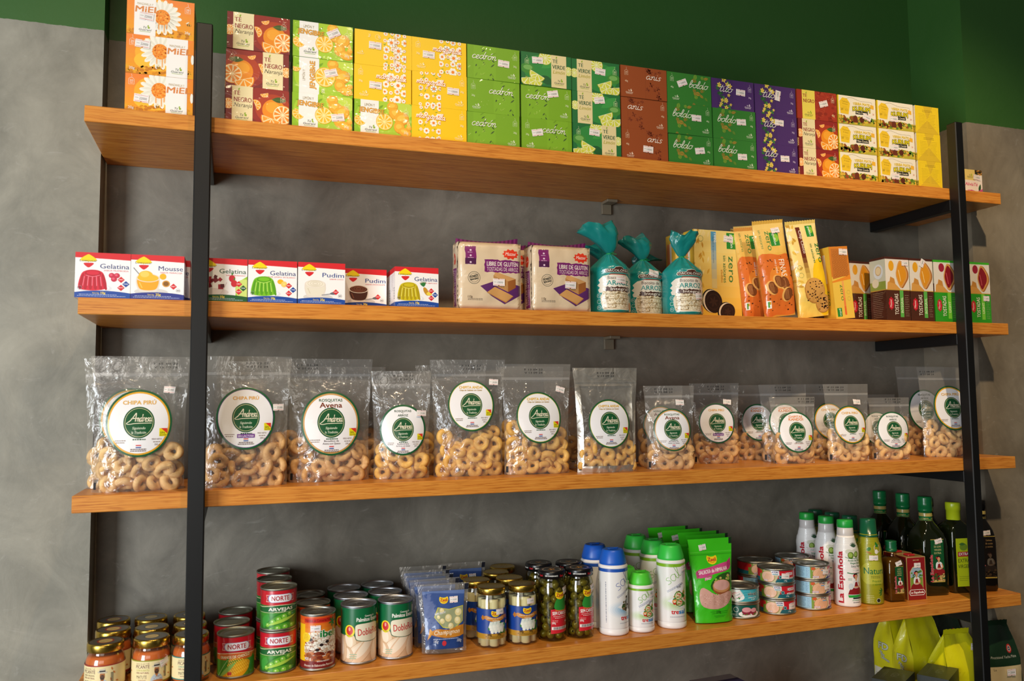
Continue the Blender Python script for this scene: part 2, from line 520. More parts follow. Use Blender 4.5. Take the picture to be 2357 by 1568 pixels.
def carton_mesh(name, w, d, h, front, left=None, right=None, top=None, base='#ffffff', mat=None, ch=.0007):
    mb = MB(); mb.box(-w / 2, w / 2, 0, d, 0, h, S(base), ch)
    emit(mb, front, mp_front(w))
    if left: emit(mb, left, mp_left(w, d))
    if right: emit(mb, right, mp_right(w, d))
    if top: emit(mb, top, mp_top(w, d, h))
    return mb.mesh(name, [mat or P_CARD])

def cylmap(r, W_, z0=0.0, prof=None):
    def f(u, v, o):
        a = (u - W_ / 2) / r; z = z0 + v
        rr = prof(z) if prof else r
        n = Vector((sin(a), -cos(a), 0))
        p = n * (rr + o); p.z = z
        return (p, n)
    return f
# ------------------------------------------------------------------ the place
ZA, ZB, ZC, ZD = 1.400, 1.0288, 0.6584, 0.2870
ZE = ZD - 0.3715
TH = 0.032
FLOOR = -0.50
XL, XR, NB, PL, PR = 0.309, 2.648, 0.302, 0.2336, 0.104

def wall_material(name, zline, c0, c1):
    m, t, b = nt(name)
    L = t.links.new
    tc = t.nodes.new('ShaderNodeTexCoord')
    def noise_(scale, det, dist, stretch=None, rough=.5):
        n = t.nodes.new('ShaderNodeTexNoise'); n.inputs['Scale'].default_value = scale
        n.inputs['Detail'].default_value = det; n.inputs['Distortion'].default_value = dist; n.inputs['Roughness'].default_value = rough
        if stretch:
            mp = t.nodes.new('ShaderNodeMapping'); mp.inputs['Scale'].default_value = stretch
            mp.inputs['Rotation'].default_value = (0, .5, 0)
            L(tc.outputs['Object'], mp.inputs[0]); L(mp.outputs[0], n.inputs['Vector'])
        else: L(tc.outputs['Object'], n.inputs['Vector'])
        return n
    n1 = noise_(3.2, 6, 1.3, None, .62); n2 = noise_(9, 10, 1.1, (1, 1, .8), .68); n3 = noise_(70, 4, .2)
    mx = t.nodes.new('ShaderNodeMix'); mx.data_type = 'FLOAT'; mx.inputs[0].default_value = .42
    L(n1.outputs[0], mx.inputs[2]); L(n2.outputs[0], mx.inputs[3])
    cr = t.nodes.new('ShaderNodeValToRGB')
    cr.color_ramp.elements[0].position = .33; cr.color_ramp.elements[0].color = (*S(c0), 1)
    cr.color_ramp.elements[1].position = .68; cr.color_ramp.elements[1].color = (*S(c1), 1)
    L(mx.outputs[0], cr.inputs[0])
    # fine pale trowel scratches
    vor = noise_(5.5, 9, 5.0, (1, 1, 1.8), .72)
    r2 = t.nodes.new('ShaderNodeMapRange'); r2.inputs[1].default_value = .60; r2.inputs[2].default_value = .72; r2.inputs[3].default_value = 0; r2.inputs[4].default_value = .5
    L(vor.outputs[0], r2.inputs[0])
    mc = t.nodes.new('ShaderNodeMix'); mc.data_type = 'RGBA'; mc.inputs[7].default_value = (*S('#a9a69d'), 1)
    L(r2.outputs[0], mc.inputs[0]); L(cr.outputs[0], mc.inputs[6])
    # green paint above the line, with a slightly ragged edge
    sp = t.nodes.new('ShaderNodeSeparateXYZ'); L(tc.outputs['Object'], sp.inputs[0])
    ad = t.nodes.new('ShaderNodeMath'); ad.operation = 'MULTIPLY_ADD'; ad.inputs[1].default_value = .004
    L(n3.outputs[0], ad.inputs[0]); L(sp.outputs[2], ad.inputs[2])
    gt = t.nodes.new('ShaderNodeMath'); gt.operation = 'GREATER_THAN'; gt.inputs[1].default_value = zline + .002
    L(ad.outputs[0], gt.inputs[0])
    mg = t.nodes.new('ShaderNodeMix'); mg.data_type = 'RGBA'; mg.inputs[7].default_value = (*S('#335f26'), 1)
    L(gt.outputs[0], mg.inputs[0]); L(mc.outputs[2], mg.inputs[6]); L(mg.outputs[2], b.inputs['Base Color'])
    rr = t.nodes.new('ShaderNodeMapRange'); rr.inputs[3].default_value = .42; rr.inputs[4].default_value = .68
    L(n2.outputs[0], rr.inputs[0]); L(rr.outputs[0], b.inputs['Roughness'])
    bp = t.nodes.new('ShaderNodeBump'); bp.inputs['Strength'].default_value = .25; bp.inputs['Distance'].default_value = .004
    m3 = t.nodes.new('ShaderNodeMix'); m3.data_type = 'FLOAT'; m3.inputs[0].default_value = .3
    L(n2.outputs[0], m3.inputs[2]); L(n3.outputs[0], m3.inputs[3])
    L(m3.outputs[0], bp.inputs['Height']); L(bp.outputs[0], b.inputs['Normal'])
    return m
W_PIERL = wall_material('burnished_cement_left', 1.650, '#716f64', '#a19d8f')
W_BACK = wall_material('burnished_cement_niche', 1.659, '#625e55', '#938d80')
W_PIERR = wall_material('burnished_cement_right', 1.6425, '#6e6557', '#948a78')

def slab(name, x0, x1, y0, y1, z0, z1, mat, ch=0):
    mb = MB(); mb.box(x0, x1, y0, y1, z0, z1, (.5, .5, .5), ch)
    return link(name, mb.mesh(name, [mat]))
CEIL = 3.05
for nm, a in (('wall_left', (-4.0, XL, PL, 0.9, FLOOR, CEIL, W_PIERL)), ('wall_back', (XL, XR, NB, 0.9, FLOOR, CEIL, W_BACK)), ('wall_right', (XR, 6.0, PR, 0.9, FLOOR, CEIL, W_PIERR))):
    o = slab(nm, *a); o['kind'] = 'structure'
M_FLOOR = simple('grey_floor_tile', '#5a564f', .4)
o = slab('floor', -4.0, 6.0, -5.5, .9, FLOOR - .05, FLOOR, M_FLOOR); o['kind'] = 'structure'

# wood
def wood():
    m, t, b = nt('oak_laminate'); L = t.links.new
    tc = t.nodes.new('ShaderNodeTexCoord'); mp = t.nodes.new('ShaderNodeMapping')
    mp.inputs['Scale'].default_value = (3.6, 55, 150)
    L(tc.outputs['Object'], mp.inputs[0])
    n = t.nodes.new('ShaderNodeTexNoise'); n.inputs['Scale'].default_value = 2.4; n.inputs['Detail'].default_value = 7; n.inputs['Distortion'].default_value = .5
    n.inputs['Roughness'].default_value = .62
    L(mp.outputs[0], n.inputs['Vector'])
    mp2 = t.nodes.new('ShaderNodeMapping'); mp2.inputs['Scale'].default_value = (9, 120, 150); L(tc.outputs['Object'], mp2.inputs[0])
    n2 = t.nodes.new('ShaderNodeTexNoise'); n2.inputs['Scale'].default_value = 2.2; n2.inputs['Detail'].default_value = 4; L(mp2.outputs[0], n2.inputs['Vector'])
    cr = t.nodes.new('ShaderNodeValToRGB'); e = cr.color_ramp.elements
    e[0].position = .26; e[0].color = (*S('#b06c2c'), 1); e[1].position = .64; e[1].color = (*S('#dc9640'), 1)
    q = e.new(.44); q.color = (*S('#cf8332'), 1); q = e.new(.38); q.color = (*S('#bf7429'), 1)
    L(n.outputs[0], cr.inputs[0])
    mx = t.nodes.new('ShaderNodeMix'); mx.data_type = 'RGBA'; mx.blend_type = 'MULTIPLY'; mx.inputs[0].default_value = .35
    c2 = t.nodes.new('ShaderNodeValToRGB'); c2.color_ramp.elements[0].position = .36; c2.color_ramp.elements[0].color = (.62, .44, .26, 1); c2.color_ramp.elements[1].position = .48
    L(n2.outputs[0], c2.inputs[0]); mx.inputs[0].default_value = .6; L(cr.outputs[0], mx.inputs[6]); L(c2.outputs[0], mx.inputs[7]); L(mx.outputs[2], b.inputs['Base Color'])
    b.inputs['Roughness'].default_value = .36
    bp = t.nodes.new('ShaderNodeBump'); bp.inputs['Strength'].default_value = .08; L(n2.outputs[0], bp.inputs['Height']); L(bp.outputs[0], b.inputs['Normal'])
    return m
M_WOOD = wood()

unit = tag(empty('shelving_unit', (1.48, 0, FLOOR)), 'wall shelving unit of five oak boards on two black steel uprights', 'shelving')
unit_inv = Vector((-1.48, 0, -FLOOR))
LBL = {ZA: 'top oak board carrying the tea cartons', ZB: 'oak board carrying dessert boxes and biscuits', ZC: 'oak board carrying the clear pouches of ring biscuits', ZD: 'oak board carrying tins, jars and bottles', ZE: 'lowest oak board below the frame'}
for z, x0, x1 in ((ZA, .3121, XR - .0035), (ZB, .3108, XR - .002), (ZC, .3102, XR - .003), (ZD, .311, XR - .010), (ZE, .311, XR - .006)):
    mb = MB(); mb.box(x0, x1, 0, NB - .001, z - TH, z, (.5, .5, .5), .0012)
    o = link('shelf_board', mb.mesh('shelf_board', [M_WOOD]), unit, unit_inv); o['label'] = LBL[z]
for x0, x1, lb in ((.5105, .5412, 'left black upright'), (2.4541, 2.4802, 'right black upright')):
    mb = MB(); mb.box(x0, x1, -.032, -.0005, FLOOR, 1.579, (.05, .05, .05), .002)
    up = link('upright', mb.mesh('upright', [M_BLACK]), unit, unit_inv); up['label'] = lb
    for z in (ZA, ZB, ZC, ZD, ZE):
        mb = MB(); mb.box(x0 + .0005, x1 - .0005, -.001, NB - .002, z - TH - .0305, z - TH - .0005, (.05, .05, .05), .0012)
        link('arm', mb.mesh('arm', [M_BLACK]), up)
for z in (ZA, ZB, ZC, ZD):
    b_ = z - TH - .0005; mb = MB()
    mb.box(1.538, 1.568, NB - .044, NB - .001, b_ - .0075, b_, (.5, .5, .5), .0008)
    mb.box(1.538, 1.566, NB - .009, NB - .001, b_ - .034, b_ - .007, (.5, .5, .5), .0008)
    link('wall_bracket', mb.mesh('wall_bracket', [M_BRK]), unit, unit_inv)

# ------------------------------------------------------------------ drawings shared by the packs
def pt(cx, cy, r, a): return (cx + r * cos(a), cy + r * sin(a))
def orange(cv, cx, cy, r, rind='#f39a1e', pith='#fde9b8', seg='#f7941d', n=10, sq=1.0, a0=0.2):
    cv.ell(cx, cy, r, r * sq, rind); cv.ell(cx, cy, r * .92, r * .92 * sq, pith)
    T = []
    for k in range(n):
        a = a0 + 2 * PI * k / n; b = a + 2 * PI / n
        g = .11
        T.append([(cx + r * .10 * cos((a + b) / 2), cy + r * .10 * sin((a + b) / 2) * sq)] + [(cx + r * .84 * cos(a + g + (b - a - 2 * g) * j / 3), cy + r * .84 * sin(a + g + (b - a - 2 * g) * j / 3) * sq) for j in range(4)])
    cv._a(T, seg)
def wedge(cv, cx, cy, r, a, rind='#ef8a12', pith='#fbe3a8', seg='#f79a20', n=4):
    A = [a + PI * k / 12 for k in range(13)]
    cv._a([[pt(cx, cy, r, x) for x in A]], rind); cv._a([[pt(cx, cy, r * .9, x) for x in A]], pith)
    T = []
    for k in range(n):
        p, q = a + PI * k / n + .08, a + PI * (k + 1) / n - .08
        T.append([pt(cx, cy, r * .08, (p + q) / 2)] + [pt(cx, cy, r * .82, p + (q - p) * j / 3) for j in range(4)])
    cv._a(T, seg)
def leaf(cv, x, y, l, w, a, col, vein=None):
    P = []; c, s_ = cos(a), sin(a)
    for k in range(9): t = k / 8; P.append((t * l, w * sin(PI * t) * .5))
    for k in range(7, 0, -1): t = k / 8; P.append((t * l, -w * sin(PI * t) * .5))
    P = [(x + p * c - q * s_, y + p * s_ + q * c) for p, q in P]
    cv._a([P], col)
    if vein: cv.stroke([(x, y), (x + l * .9 * c, y + l * .9 * s_)], w * .08, vein)
def daisy(cv, cx, cy, r, n=9, pet='#f6f3ea', mid='#f08519', k=.30, wdt=.5, a0=0.0, sh=None):
    if sh:
        cv._a([[pt(cx, cy, r * 1.02, 2 * PI * i / 14) for i in range(14)]], sh)
    T = []
    for i in range(n):
        a = a0 + 2 * PI * i / n; c, s_ = cos(a), sin(a); w = r * wdt * .62
        P = []
        for j in range(10):
            b = 2 * PI * j / 10; px, py = r * .62 + r * .38 * cos(b), w * .62 * sin(b)
            P.append((cx + px * c - py * s_, cy + px * s_ + py * c))
        T.append(P)
    cv._a(T, pet); cv.ell(cx, cy, r * k, r * k, mid, n=14)
def te_logo(cv, x, y, s, col='#1d4a34', lf='#8cae28'):
    cv.text('T\u00e9', x - s * .05, y + s * .24, s * .24, col, shear=.25, bold=.01)
    cv.text('Guaran\u00ed', x, y, s * .22, col, w=s * 1.25, shear=.25, bold=.01)
    cv.rect(x + s * .22, y + s * .26, x + s * .42, y + s * .46, lf)
    leaf(cv, x + s * .2, y + s * .45, s * .22, s * .14, 1.0, lf)
    cv.rect(x - s * .55, y - s * .13, x + s * .5, y - s * .09, lf)
def tag20(cv, x, y, s, col, n='20', g='30g', gx=0, gy=None):
    P = [(x - s * .45, y - s * .6), (x + s * .45, y - s * .6), (x + s * .45, y + s * .35), (x + s * .18, y + s * .62), (x - s * .18, y + s * .62), (x - s * .45, y + s * .35)]
    cv.stroke(P, s * .05, col, True); cv.stroke([(x, y + s * .6), (x + s * .1, y + s * .9), (x, y + s * 1.3)], s * .04, col)
    cv.text(n, x, y - s * .12, s * .42, col, bold=.01)
    cv.rect(x - s * .3, y - s * .3, x + s * .3, y - s * .26, col); cv.rect(x - s * .25, y - s * .42, x + s * .25, y - s * .38, col)
    if g: cv.text(g, x + gx, (y - s * 1.35) if gy is None else gy, s * .42, col, bold=.01, w=s * .75)

TW, THH, TD = .1248, .0775, .075
def swirl(cv, cx, cy, seed, cols, n=5, R=.05):
    r = random.Random(seed)
    for k in range(n):
        a = r.uniform(0, 6.28); rr = R * (1 - k / n)
        cv.ell(cx + .01 * cos(a), cy + .008 * sin(a), rr, rr * .7, cols[k % len(cols)])

def art_miel(rev=False):
    w, h = TW, THH + .002; cv = Cv(w, h, '#f08a1e'); r = random.Random(3)
    cv.grad(0, 0, w, h, '#eda012', '#f08032', 8)
    cv.ell(w * .45, h * .55, .04, .034, '#f6ad2c'); cv.ell(w * .4, h * .35, .035, .02, '#f8bd33')
    cv.blobs(0, 0, w, h * .2, 26, .002, .005, ['#d98a10', '#e8a620', '#c97a14'], 4)
    fx = w * (.52 if rev else .50); fy = h * (.52 if rev else .62)
    daisy(cv, fx, fy, .037, 18, '#f4f1e4', '#e8881c', .42, .36); 
    daisy(cv, fx, fy, .034, 17, '#e6e3d2', '#e8881c', .42, .16, .1)
    cv.ell(fx, fy, .0145, .016, '#ef8c22'); cv.blobs(fx - .011, fy - .012, fx + .011, fy + .012, 40, .0008, .0018, ['#f9b04b', '#e0700f'], 6, 1)
    for q, l in ((-.006, .012), (.004, .018), (.009, .009)): cv.stroke([(fx + q, fy - .010), (fx + q, fy - .014 - l)], .0018, '#f39a34')
    x0 = w * (.11 if rev else .595); x1 = x0 + w * .315
    cv.rect(x0, 0, x1, h, '#f3f0ec')
    if not rev:
        cv.stroke([(x1 + .004, h * .9), (x1 + .005, h * .5)], .007, '#f0922a'); cv.ell(x1 + .010, h * .8, .008, .014, '#f08a24')
        cv.ell(x1 + .009, h * .5, .003, .01, '#f4f1e4')
    xm = (x0 + x1) / 2
    cv.text('MANZANILLA Y', xm, h * .78, .0047, '#a58a4a', w=.029, bold=.004)
    cv.text('MiEL', xm + .004, h * .60, .0125, '#d98444', w=.044, bold=.035, shear=.1, rot=.04)
    te_logo(cv, xm + .001, h * .12, .019)
    tx = w * (.09 if not rev else .90)
    if rev: tag20(cv, tx, h * .78, .011, '#fdf3e0', g=None); cv.text('20g', tx, h * .16, .0052, '#fdf3e0', bold=.01)
    else: tag20(cv, tx, h * .80, .011, '#fdf3e0', g=None); cv.text('20g', tx, h * .10, .0052, '#fdf3e0', bold=.01)
    bx, by = (w * .46, h * .2) if not rev else (w * .9, h * .4)
    for k in range(4): cv.ell(bx + k * .0018, by, .0012, .0022, '#4a3518' if k % 2 == 0 else '#e0a030', n=8)
    cv.ell(bx, by + .004, .004, .0015, '#e9d9b8', .6, n=8)
    return cv
def art_negro(rev=False, plain=False):
    w, h = TW, THH; cv = Cv(w, h, '#7a1f22' if not plain else '#a3301c')
    if not plain:
        sx = (lambda x: w - x) if rev else (lambda x: x)
        cv.ell(sx(w * .72), h * .55, .05, .045, '#93251f'); cv.ell(sx(w * .75), h * .45, .036, .032, '#b03a1c')
        cv.ell(sx(w * .76), h * .42, .0235, .0235, '#ec8c18'); cv.ell(sx(w * .74), h * .5, .014, .012, '#f6a62c')
        leaf(cv, sx(w * .72), h * .72, .03, .012, 0 if not rev else PI, '#3c5a20', '#5c7a30')
        orange(cv, sx(w * .90), h * .32, .0205, seg='#f38a1c'); wedge(cv, sx(w * .72), h * .2, .021, PI - .3 if not rev else PI + .3)
        wedge(cv, sx(w * .60), h * .86, .0085, 3.4); wedge(cv, sx(w * .46), h * .52, .012, -1.2); orange(cv, sx(w * .04), h * .5, .011)
        orange(cv, sx(w * .33), h * .98, .012, sq=.8)
    else:
        for k in range(7): cv.ring(w * .6, h * (.2 + .1 * k), .008 + .002 * k, .0006, '#b8492c')
        cv.blobs(w * .45, 0, w, h, 16, .003, .009, ['#8e2817', '#b03d22'], 5)
    x0 = w * (.58 if rev else .095) if not plain else w * .12; x1 = x0 + w * .325
    cv.rect(x0, 0, x1, h, '#eedfae' if not plain else '#f0dc5a'); xm = (x0 + x1) / 2
    cv.text('T\u00c9', xm - .011, h * .75, .0088, '#8f1c2a', bold=.02)
    cv.text('NEGRO', xm + .001, h * .57, .0098, '#8f1c2a', w=.0345, bold=.025)
    if not plain: cv.text('Naranja', xm + .001, h * .43, .0085, '#2a1a12', w=.036, shear=.3)
    leaf(cv, xm - .008, h * .88, .006, .003, 1.1, '#8cae28'); te_logo(cv, xm, h * .12, .021)
    tx = w * (.10 if rev else .90); tag20(cv, tx, h * .74, .0105, '#f6e3c0', g=None)
    cv.text('40g', tx if not rev else w * .12, h * .18, .006, '#f6d8a0', w=.009, bold=.01)
    return cv
def ginger(cv, pts, col='#f0b02c', hi='#f8c84c', dk='#d9901a'):
    for x, y, rx, ry, a in pts:
        cv.ell(x, y, rx, ry, dk, a, 16); cv.ell(x - .0006, y + .0008, rx * .93, ry * .9, col, a, 16); cv.ell(x - .001, y + .002, rx * .55, ry * .4, hi, a, 12)
def art_limon(rot=False):
    w, h = TW, THH; cv = Cv(w, h, '#8fbf1e')
    cv.ell(w * .5, h * .5, .06, .05, '#a8cf2e'); cv.ell(w * .8, h * .8, .03, .02, '#c3dc4a')
    for i, (x, y) in enumerate([(.05, .8), (.1, .2), (.95, .6), (.5, .9), (.45, .08)]): leaf(cv, w * x, h * y, .016, .005, i * 1.3, '#79a818')
    ginger(cv, [(w * .66, h * .88, .012, .011, .2), (w * .72, h * .66, .017, .013, -.6), (w * .82, h * .55, .017, .015, .5), (w * .78, h * .3, .012, .014, .2), (w * .88, h * .17, .015, .010, -.3), (w * .95, h * .3, .006, .006, 0)])
    if not rot:
        orange(cv, w * .52, h * .42, .0185, '#f5b81a', '#fbe9a0', '#f8bb22'); wedge(cv, w * .13, h * .5, .012, 2.8, '#f2b015', '#fbe9a0', '#f6b423'); wedge(cv, w * .97, h * .42, .007, 1.9, '#f2b015', '#fbe9a0', '#f6b423')
        cv.rect(w * .105, 0, w * .42, h, '#f4f2ee'); wedge(cv, w * .10, h * .42, .013, 2.6, '#f2b015', '#fbe9a0', '#f6b423'); xm = w * .262
        orange(cv, w * .52, h * .42, .0185, '#f5b81a', '#fbe9a0', '#f8bb22')
        cv.text('LIM\u00d3N Y', xm, h * .82, .0062, '#8a7a4a', w=.022, bold=.006)
        cv.text('JENGIBRE', xm + .004, h * .64, .0105, '#eea32a', w=.054, bold=.03, out='#33562c', ow=.03, arc=0, rot=-.05)
        te_logo(cv, xm + .003, h * .13, .021); tag20(cv, w * .9, h * .72, .0105, '#f7efc8', g=None)
        cv.text('30g', w * .9, h * .12, .0065, '#f7efc8', w=.010, bold=.01)
    else:
        cv.rect(w * .1, 0, w * .43, h, '#f4f2ee'); orange(cv, w * .53, h * .5, .0215, '#f5b81a', '#fbe9a0', '#f8bb22')
        cv.text('LIM\u00d3N Y', w * .2, h * .5, .0055, '#8a7a4a', w=.024, bold=.006, rot=PI / 2)
        cv.text('JENGIBRE', w * .36, h * .52, .0105, '#eea32a', w=.060, bold=.03, out='#33562c', ow=.03, rot=PI / 2)
        cv.text('20', w * .52, h * .1, .006, '#f7efc8', rot=PI / 2, bold=.01); cv.text('30g', w * .93, h * .12, .006, '#f7efc8', rot=PI / 2, bold=.01)
        te_logo(cv, w * .9, h * .6, .014, '#e2d9a0', '#e2d9a0'); wedge(cv, w * .05, h * .7, .01, 3.0, '#f2b015', '#fbe9a0', '#f6b423'); wedge(cv, w * .97, h * .2, .01, 2.0, '#f2b015', '#fbe9a0', '#f6b423')
    return cv
def art_manz(rev=False, vert=False):
    w, h = TW, THH; cv = Cv(w, h, '#f6c90a'); r = random.Random(8 if rev else 5)
    x0 = w * (.5 if rev else .12); x1 = x0 + w * .40
    band = Cv(x1 - x0, h)
    for k in range(22): leaf(band, r.uniform(0, x1 - x0), r.uniform(0, h), .006, .002, r.uniform(0, 6), '#8aa82a')
    for i in range(4):
        for j in range(5):
            q = r.uniform(.0035, .0098) * (.75 if (i + j) % 2 else 1.05)
            daisy(band, (x1 - x0) * (i + .35 + r.uniform(-.12, .12)) / 3.6, h * (j + .3 + r.uniform(-.12, .12)) / 4.4, q, 7, '#f7f4ea', '#f0871c', .36, .95, r.uniform(0, 1))
    for t, c, L in band.t:
        T = []
        for p in t:
            q = _clip(_clip(p, 0, -1, 0), 0, 1, x1 - x0) if p else p
            if len(q) > 2: T.append([(a + x0, b) for a, b in q])
        if T: cv._a(T, c)
    if vert:
        cv.script('manzanilla', x0 + .022, h * .94, .0070, .0013, '#fdf8ea', w=.069, rot=-PI / 2, shadow='#e0632c')
        te_logo(cv, w * .1, h * .3, .012, '#fbeeb0', '#fbeeb0'); cv.text('20', w * .4, h * .84, .005, '#fdf3c0', rot=-PI / 2, bold=.01); cv.ring(w * .4, h * .83, .0055, .0005, '#fdf3c0')
        cv.text('20g', w * .24, h * .85, .004, '#fdf3c0', rot=-PI / 2)
    else:
        cv.script('manzanilla', w * (.37 if rev else .07), h * .66, .0068, .0013, '#fdf8ea', w=.066, rot=-.03, shadow='#e0632c')
        tx = w * (.11 if rev else .91); tag20(cv, tx, h * .78, .0105, '#fdf3c0', g='20g', gy=h * .50)
        te_logo(cv, w * (.17 if rev else .86), h * .13, .016, '#fdf3c0', '#fdf3c0')
    return cv
def art_cedron(rev=False):
    w, h = TW, THH; cv = Cv(w, h, '#78aa1e'); r = random.Random(11)
    x0 = w * (.5 if rev else .12)
    cv.rect(x0, 0, x0 + w * .42, h, '#7db022')
    for k in range(22):
        c = ['#8fbb3a', '#6d9c1c', '#3d5a28', '#2f4a2a'][k % 4]
        leaf(cv, x0 + r.uniform(0, w * .38), r.uniform(.02, .95) * h, r.uniform(.006, .013), .0028, r.choice((.9, 2.2, 4.1, 5.3)) + r.uniform(-.3, .3), c)
    cv.script('cedr\u00f3n', w * (.40 if rev else .08), h * .60, .0088, .0013, '#f7f6ea', w=.058, rot=.0, shadow='#4c7420')
    tag20(cv, w * (.11 if rev else .91), h * .76, .0105, '#dfeeb8', g='30g', gy=h * .46)
    te_logo(cv, w * (.17 if rev else .85), h * .13, .016, '#eef4d8', '#eef4d8')
    return cv
def art_verde(rev=False):
    w, h = TW, THH; cv = Cv(w, h, '#1d6e38'); sx = (lambda x: w - x) if rev else (lambda x: x)
    cv.ell(sx(w * .6), h * .5, .045, .035, '#2c8a3e'); leaf(cv, sx(w * .6), h * .55, .05, .02, .6, '#3a9a46'); leaf(cv, sx(w * .65), h * .3, .04, .02, -.4, '#185c2e')
    cv.ell(sx(w * .88), h * .5, .017, .012, '#3f8a34'); cv.ell(sx(w * .87), h * .53, .011, .006, '#74b05a')
    Y = ('#c9c832', '#eef0c4', '#d2d84a')
    orange(cv, sx(w * .52), h * .88, .0165, *Y); orange(cv, sx(w * .06), h * .55, .011, *Y)
    wedge(cv, sx(w * .68), h * .36, .02, 3.5 if not rev else 2.7, *Y); wedge(cv, sx(w * .86), h * .22, .021, 3.3, *Y); wedge(cv, sx(w * .72), h * .16, .018, 2.9, *Y)
    x0 = w * (.595 if rev else .11); x1 = x0 + w * .305
    cv.rect(x0, 0, x1, h, '#e6d6a0'); xm = (x0 + x1) / 2
    cv.text('T\u00c9', xm - .009, h * .76, .0085, '#17553a', bold=.02); cv.text('VERDE', xm, h * .58, .0095, '#17553a', w=.032, bold=.025)
    cv.text('Lim\u00f3n', xm, h * .43, .0085, '#a8a02a', w=.030, shear=.3, bold=.01); leaf(cv, xm - .007, h * .9, .006, .003, 1.1, '#8cae28')
    te_logo(cv, xm + .001, h * .12, .020); tx = w * (.11 if rev else .90); tag20(cv, tx, h * .72, .0105, '#dfeeb8', g=None)
    cv.text('30g', tx, h * .18, .005, '#cfd860', w=.009)
    return cv
def art_anis(rev=False):
    w, h = TW, THH; cv = Cv(w, h, '#96481e'); r = random.Random(5); x0 = w * (.53 if rev else .14)
    for k in range(14):
        cx, cy, q = x0 + r.uniform(.004, .042), r.uniform(.02, .95) * h, r.uniform(.004, .009)
        for j in range(6): leaf(cv, cx, cy, q, q * .35, j * PI / 3 + r.random(), '#7c3418'); cv.L -= 1
    cv.rect(x0, 0, x0 + .0004, h, '#7c3418')
    cv.script('anis', w * (.54 if rev else .13), h * .64, .0088, .0013, '#f5ece0', w=.040, rot=-.02)
    tag20(cv, w * (.12 if rev else .90), h * .78, .0105, '#e6c9a8', g='40g', gy=h * .48); te_logo(cv, w * (.18 if rev else .84), h * .13, .016, '#f0dcc4', '#f0dcc4')
    return cv
def art_boldo(rev=False):
    w, h = TW, THH; cv = Cv(w, h, '#317d2c'); r = random.Random(15); x0 = w * (.52 if rev else .12)
    for k in range(17):
        leaf(cv, x0 + r.uniform(.004, .044), r.uniform(-.05, .95) * h, r.uniform(.009, .018), r.uniform(.006, .011), r.uniform(0, 6), ['#5f8a2c', '#8a7a2c', '#a0842e', '#6f9a30'][k % 4], '#44702a')
    cv.script('boldo', w * (.48 if rev else .09), h * .56, .0096, .0013, '#f7f6ea', w=.054, rot=-.02)
    tag20(cv, w * (.11 if rev else .90), h * .78, .0105, '#cfe6b8', g='40g', gy=h * .48); te_logo(cv, w * (.19 if rev else .85), h * .13, .016, '#e4f0d0', '#e4f0d0')
    return cv
def art_tilo():
    w, h = TW, THH; cv = Cv(w, h, '#4a2a6c'); r = random.Random(21); x0 = w * .14
    cv.rect(x0, 0, x0 + w * .37, h, '#452866')
    for k in range(18): leaf(cv, x0 + r.uniform(0, .038), r.uniform(-.05, .95) * h, r.uniform(.008, .014), .006, r.uniform(0, 6), ['#2f6a34', '#3c7f3a', '#24562e'][k % 3])
    for k in range(13):
        cx, cy, q = x0 + r.uniform(.003, .043), r.uniform(0, .98) * h, r.uniform(.004, .0078)
        for j in range(5): leaf(cv, cx, cy, q, q * .55, j * PI * .4 + r.random() * .2, '#ecd45a'); cv.L -= (1 if j else 0)
        cv.ell(cx, cy, q * .2, q * .2, '#c99a2a', n=8)
    cv.script('tilo', w * .17, h * .58, .0098, .0014, '#f7f3ea', w=.038, rot=-.03)
    tag20(cv, w * .90, h * .74, .0105, '#d8c4e8', g='30g', gy=h * .44); te_logo(cv, w * .85, h * .12, .016, '#efe4f6', '#efe4f6')
    return cv
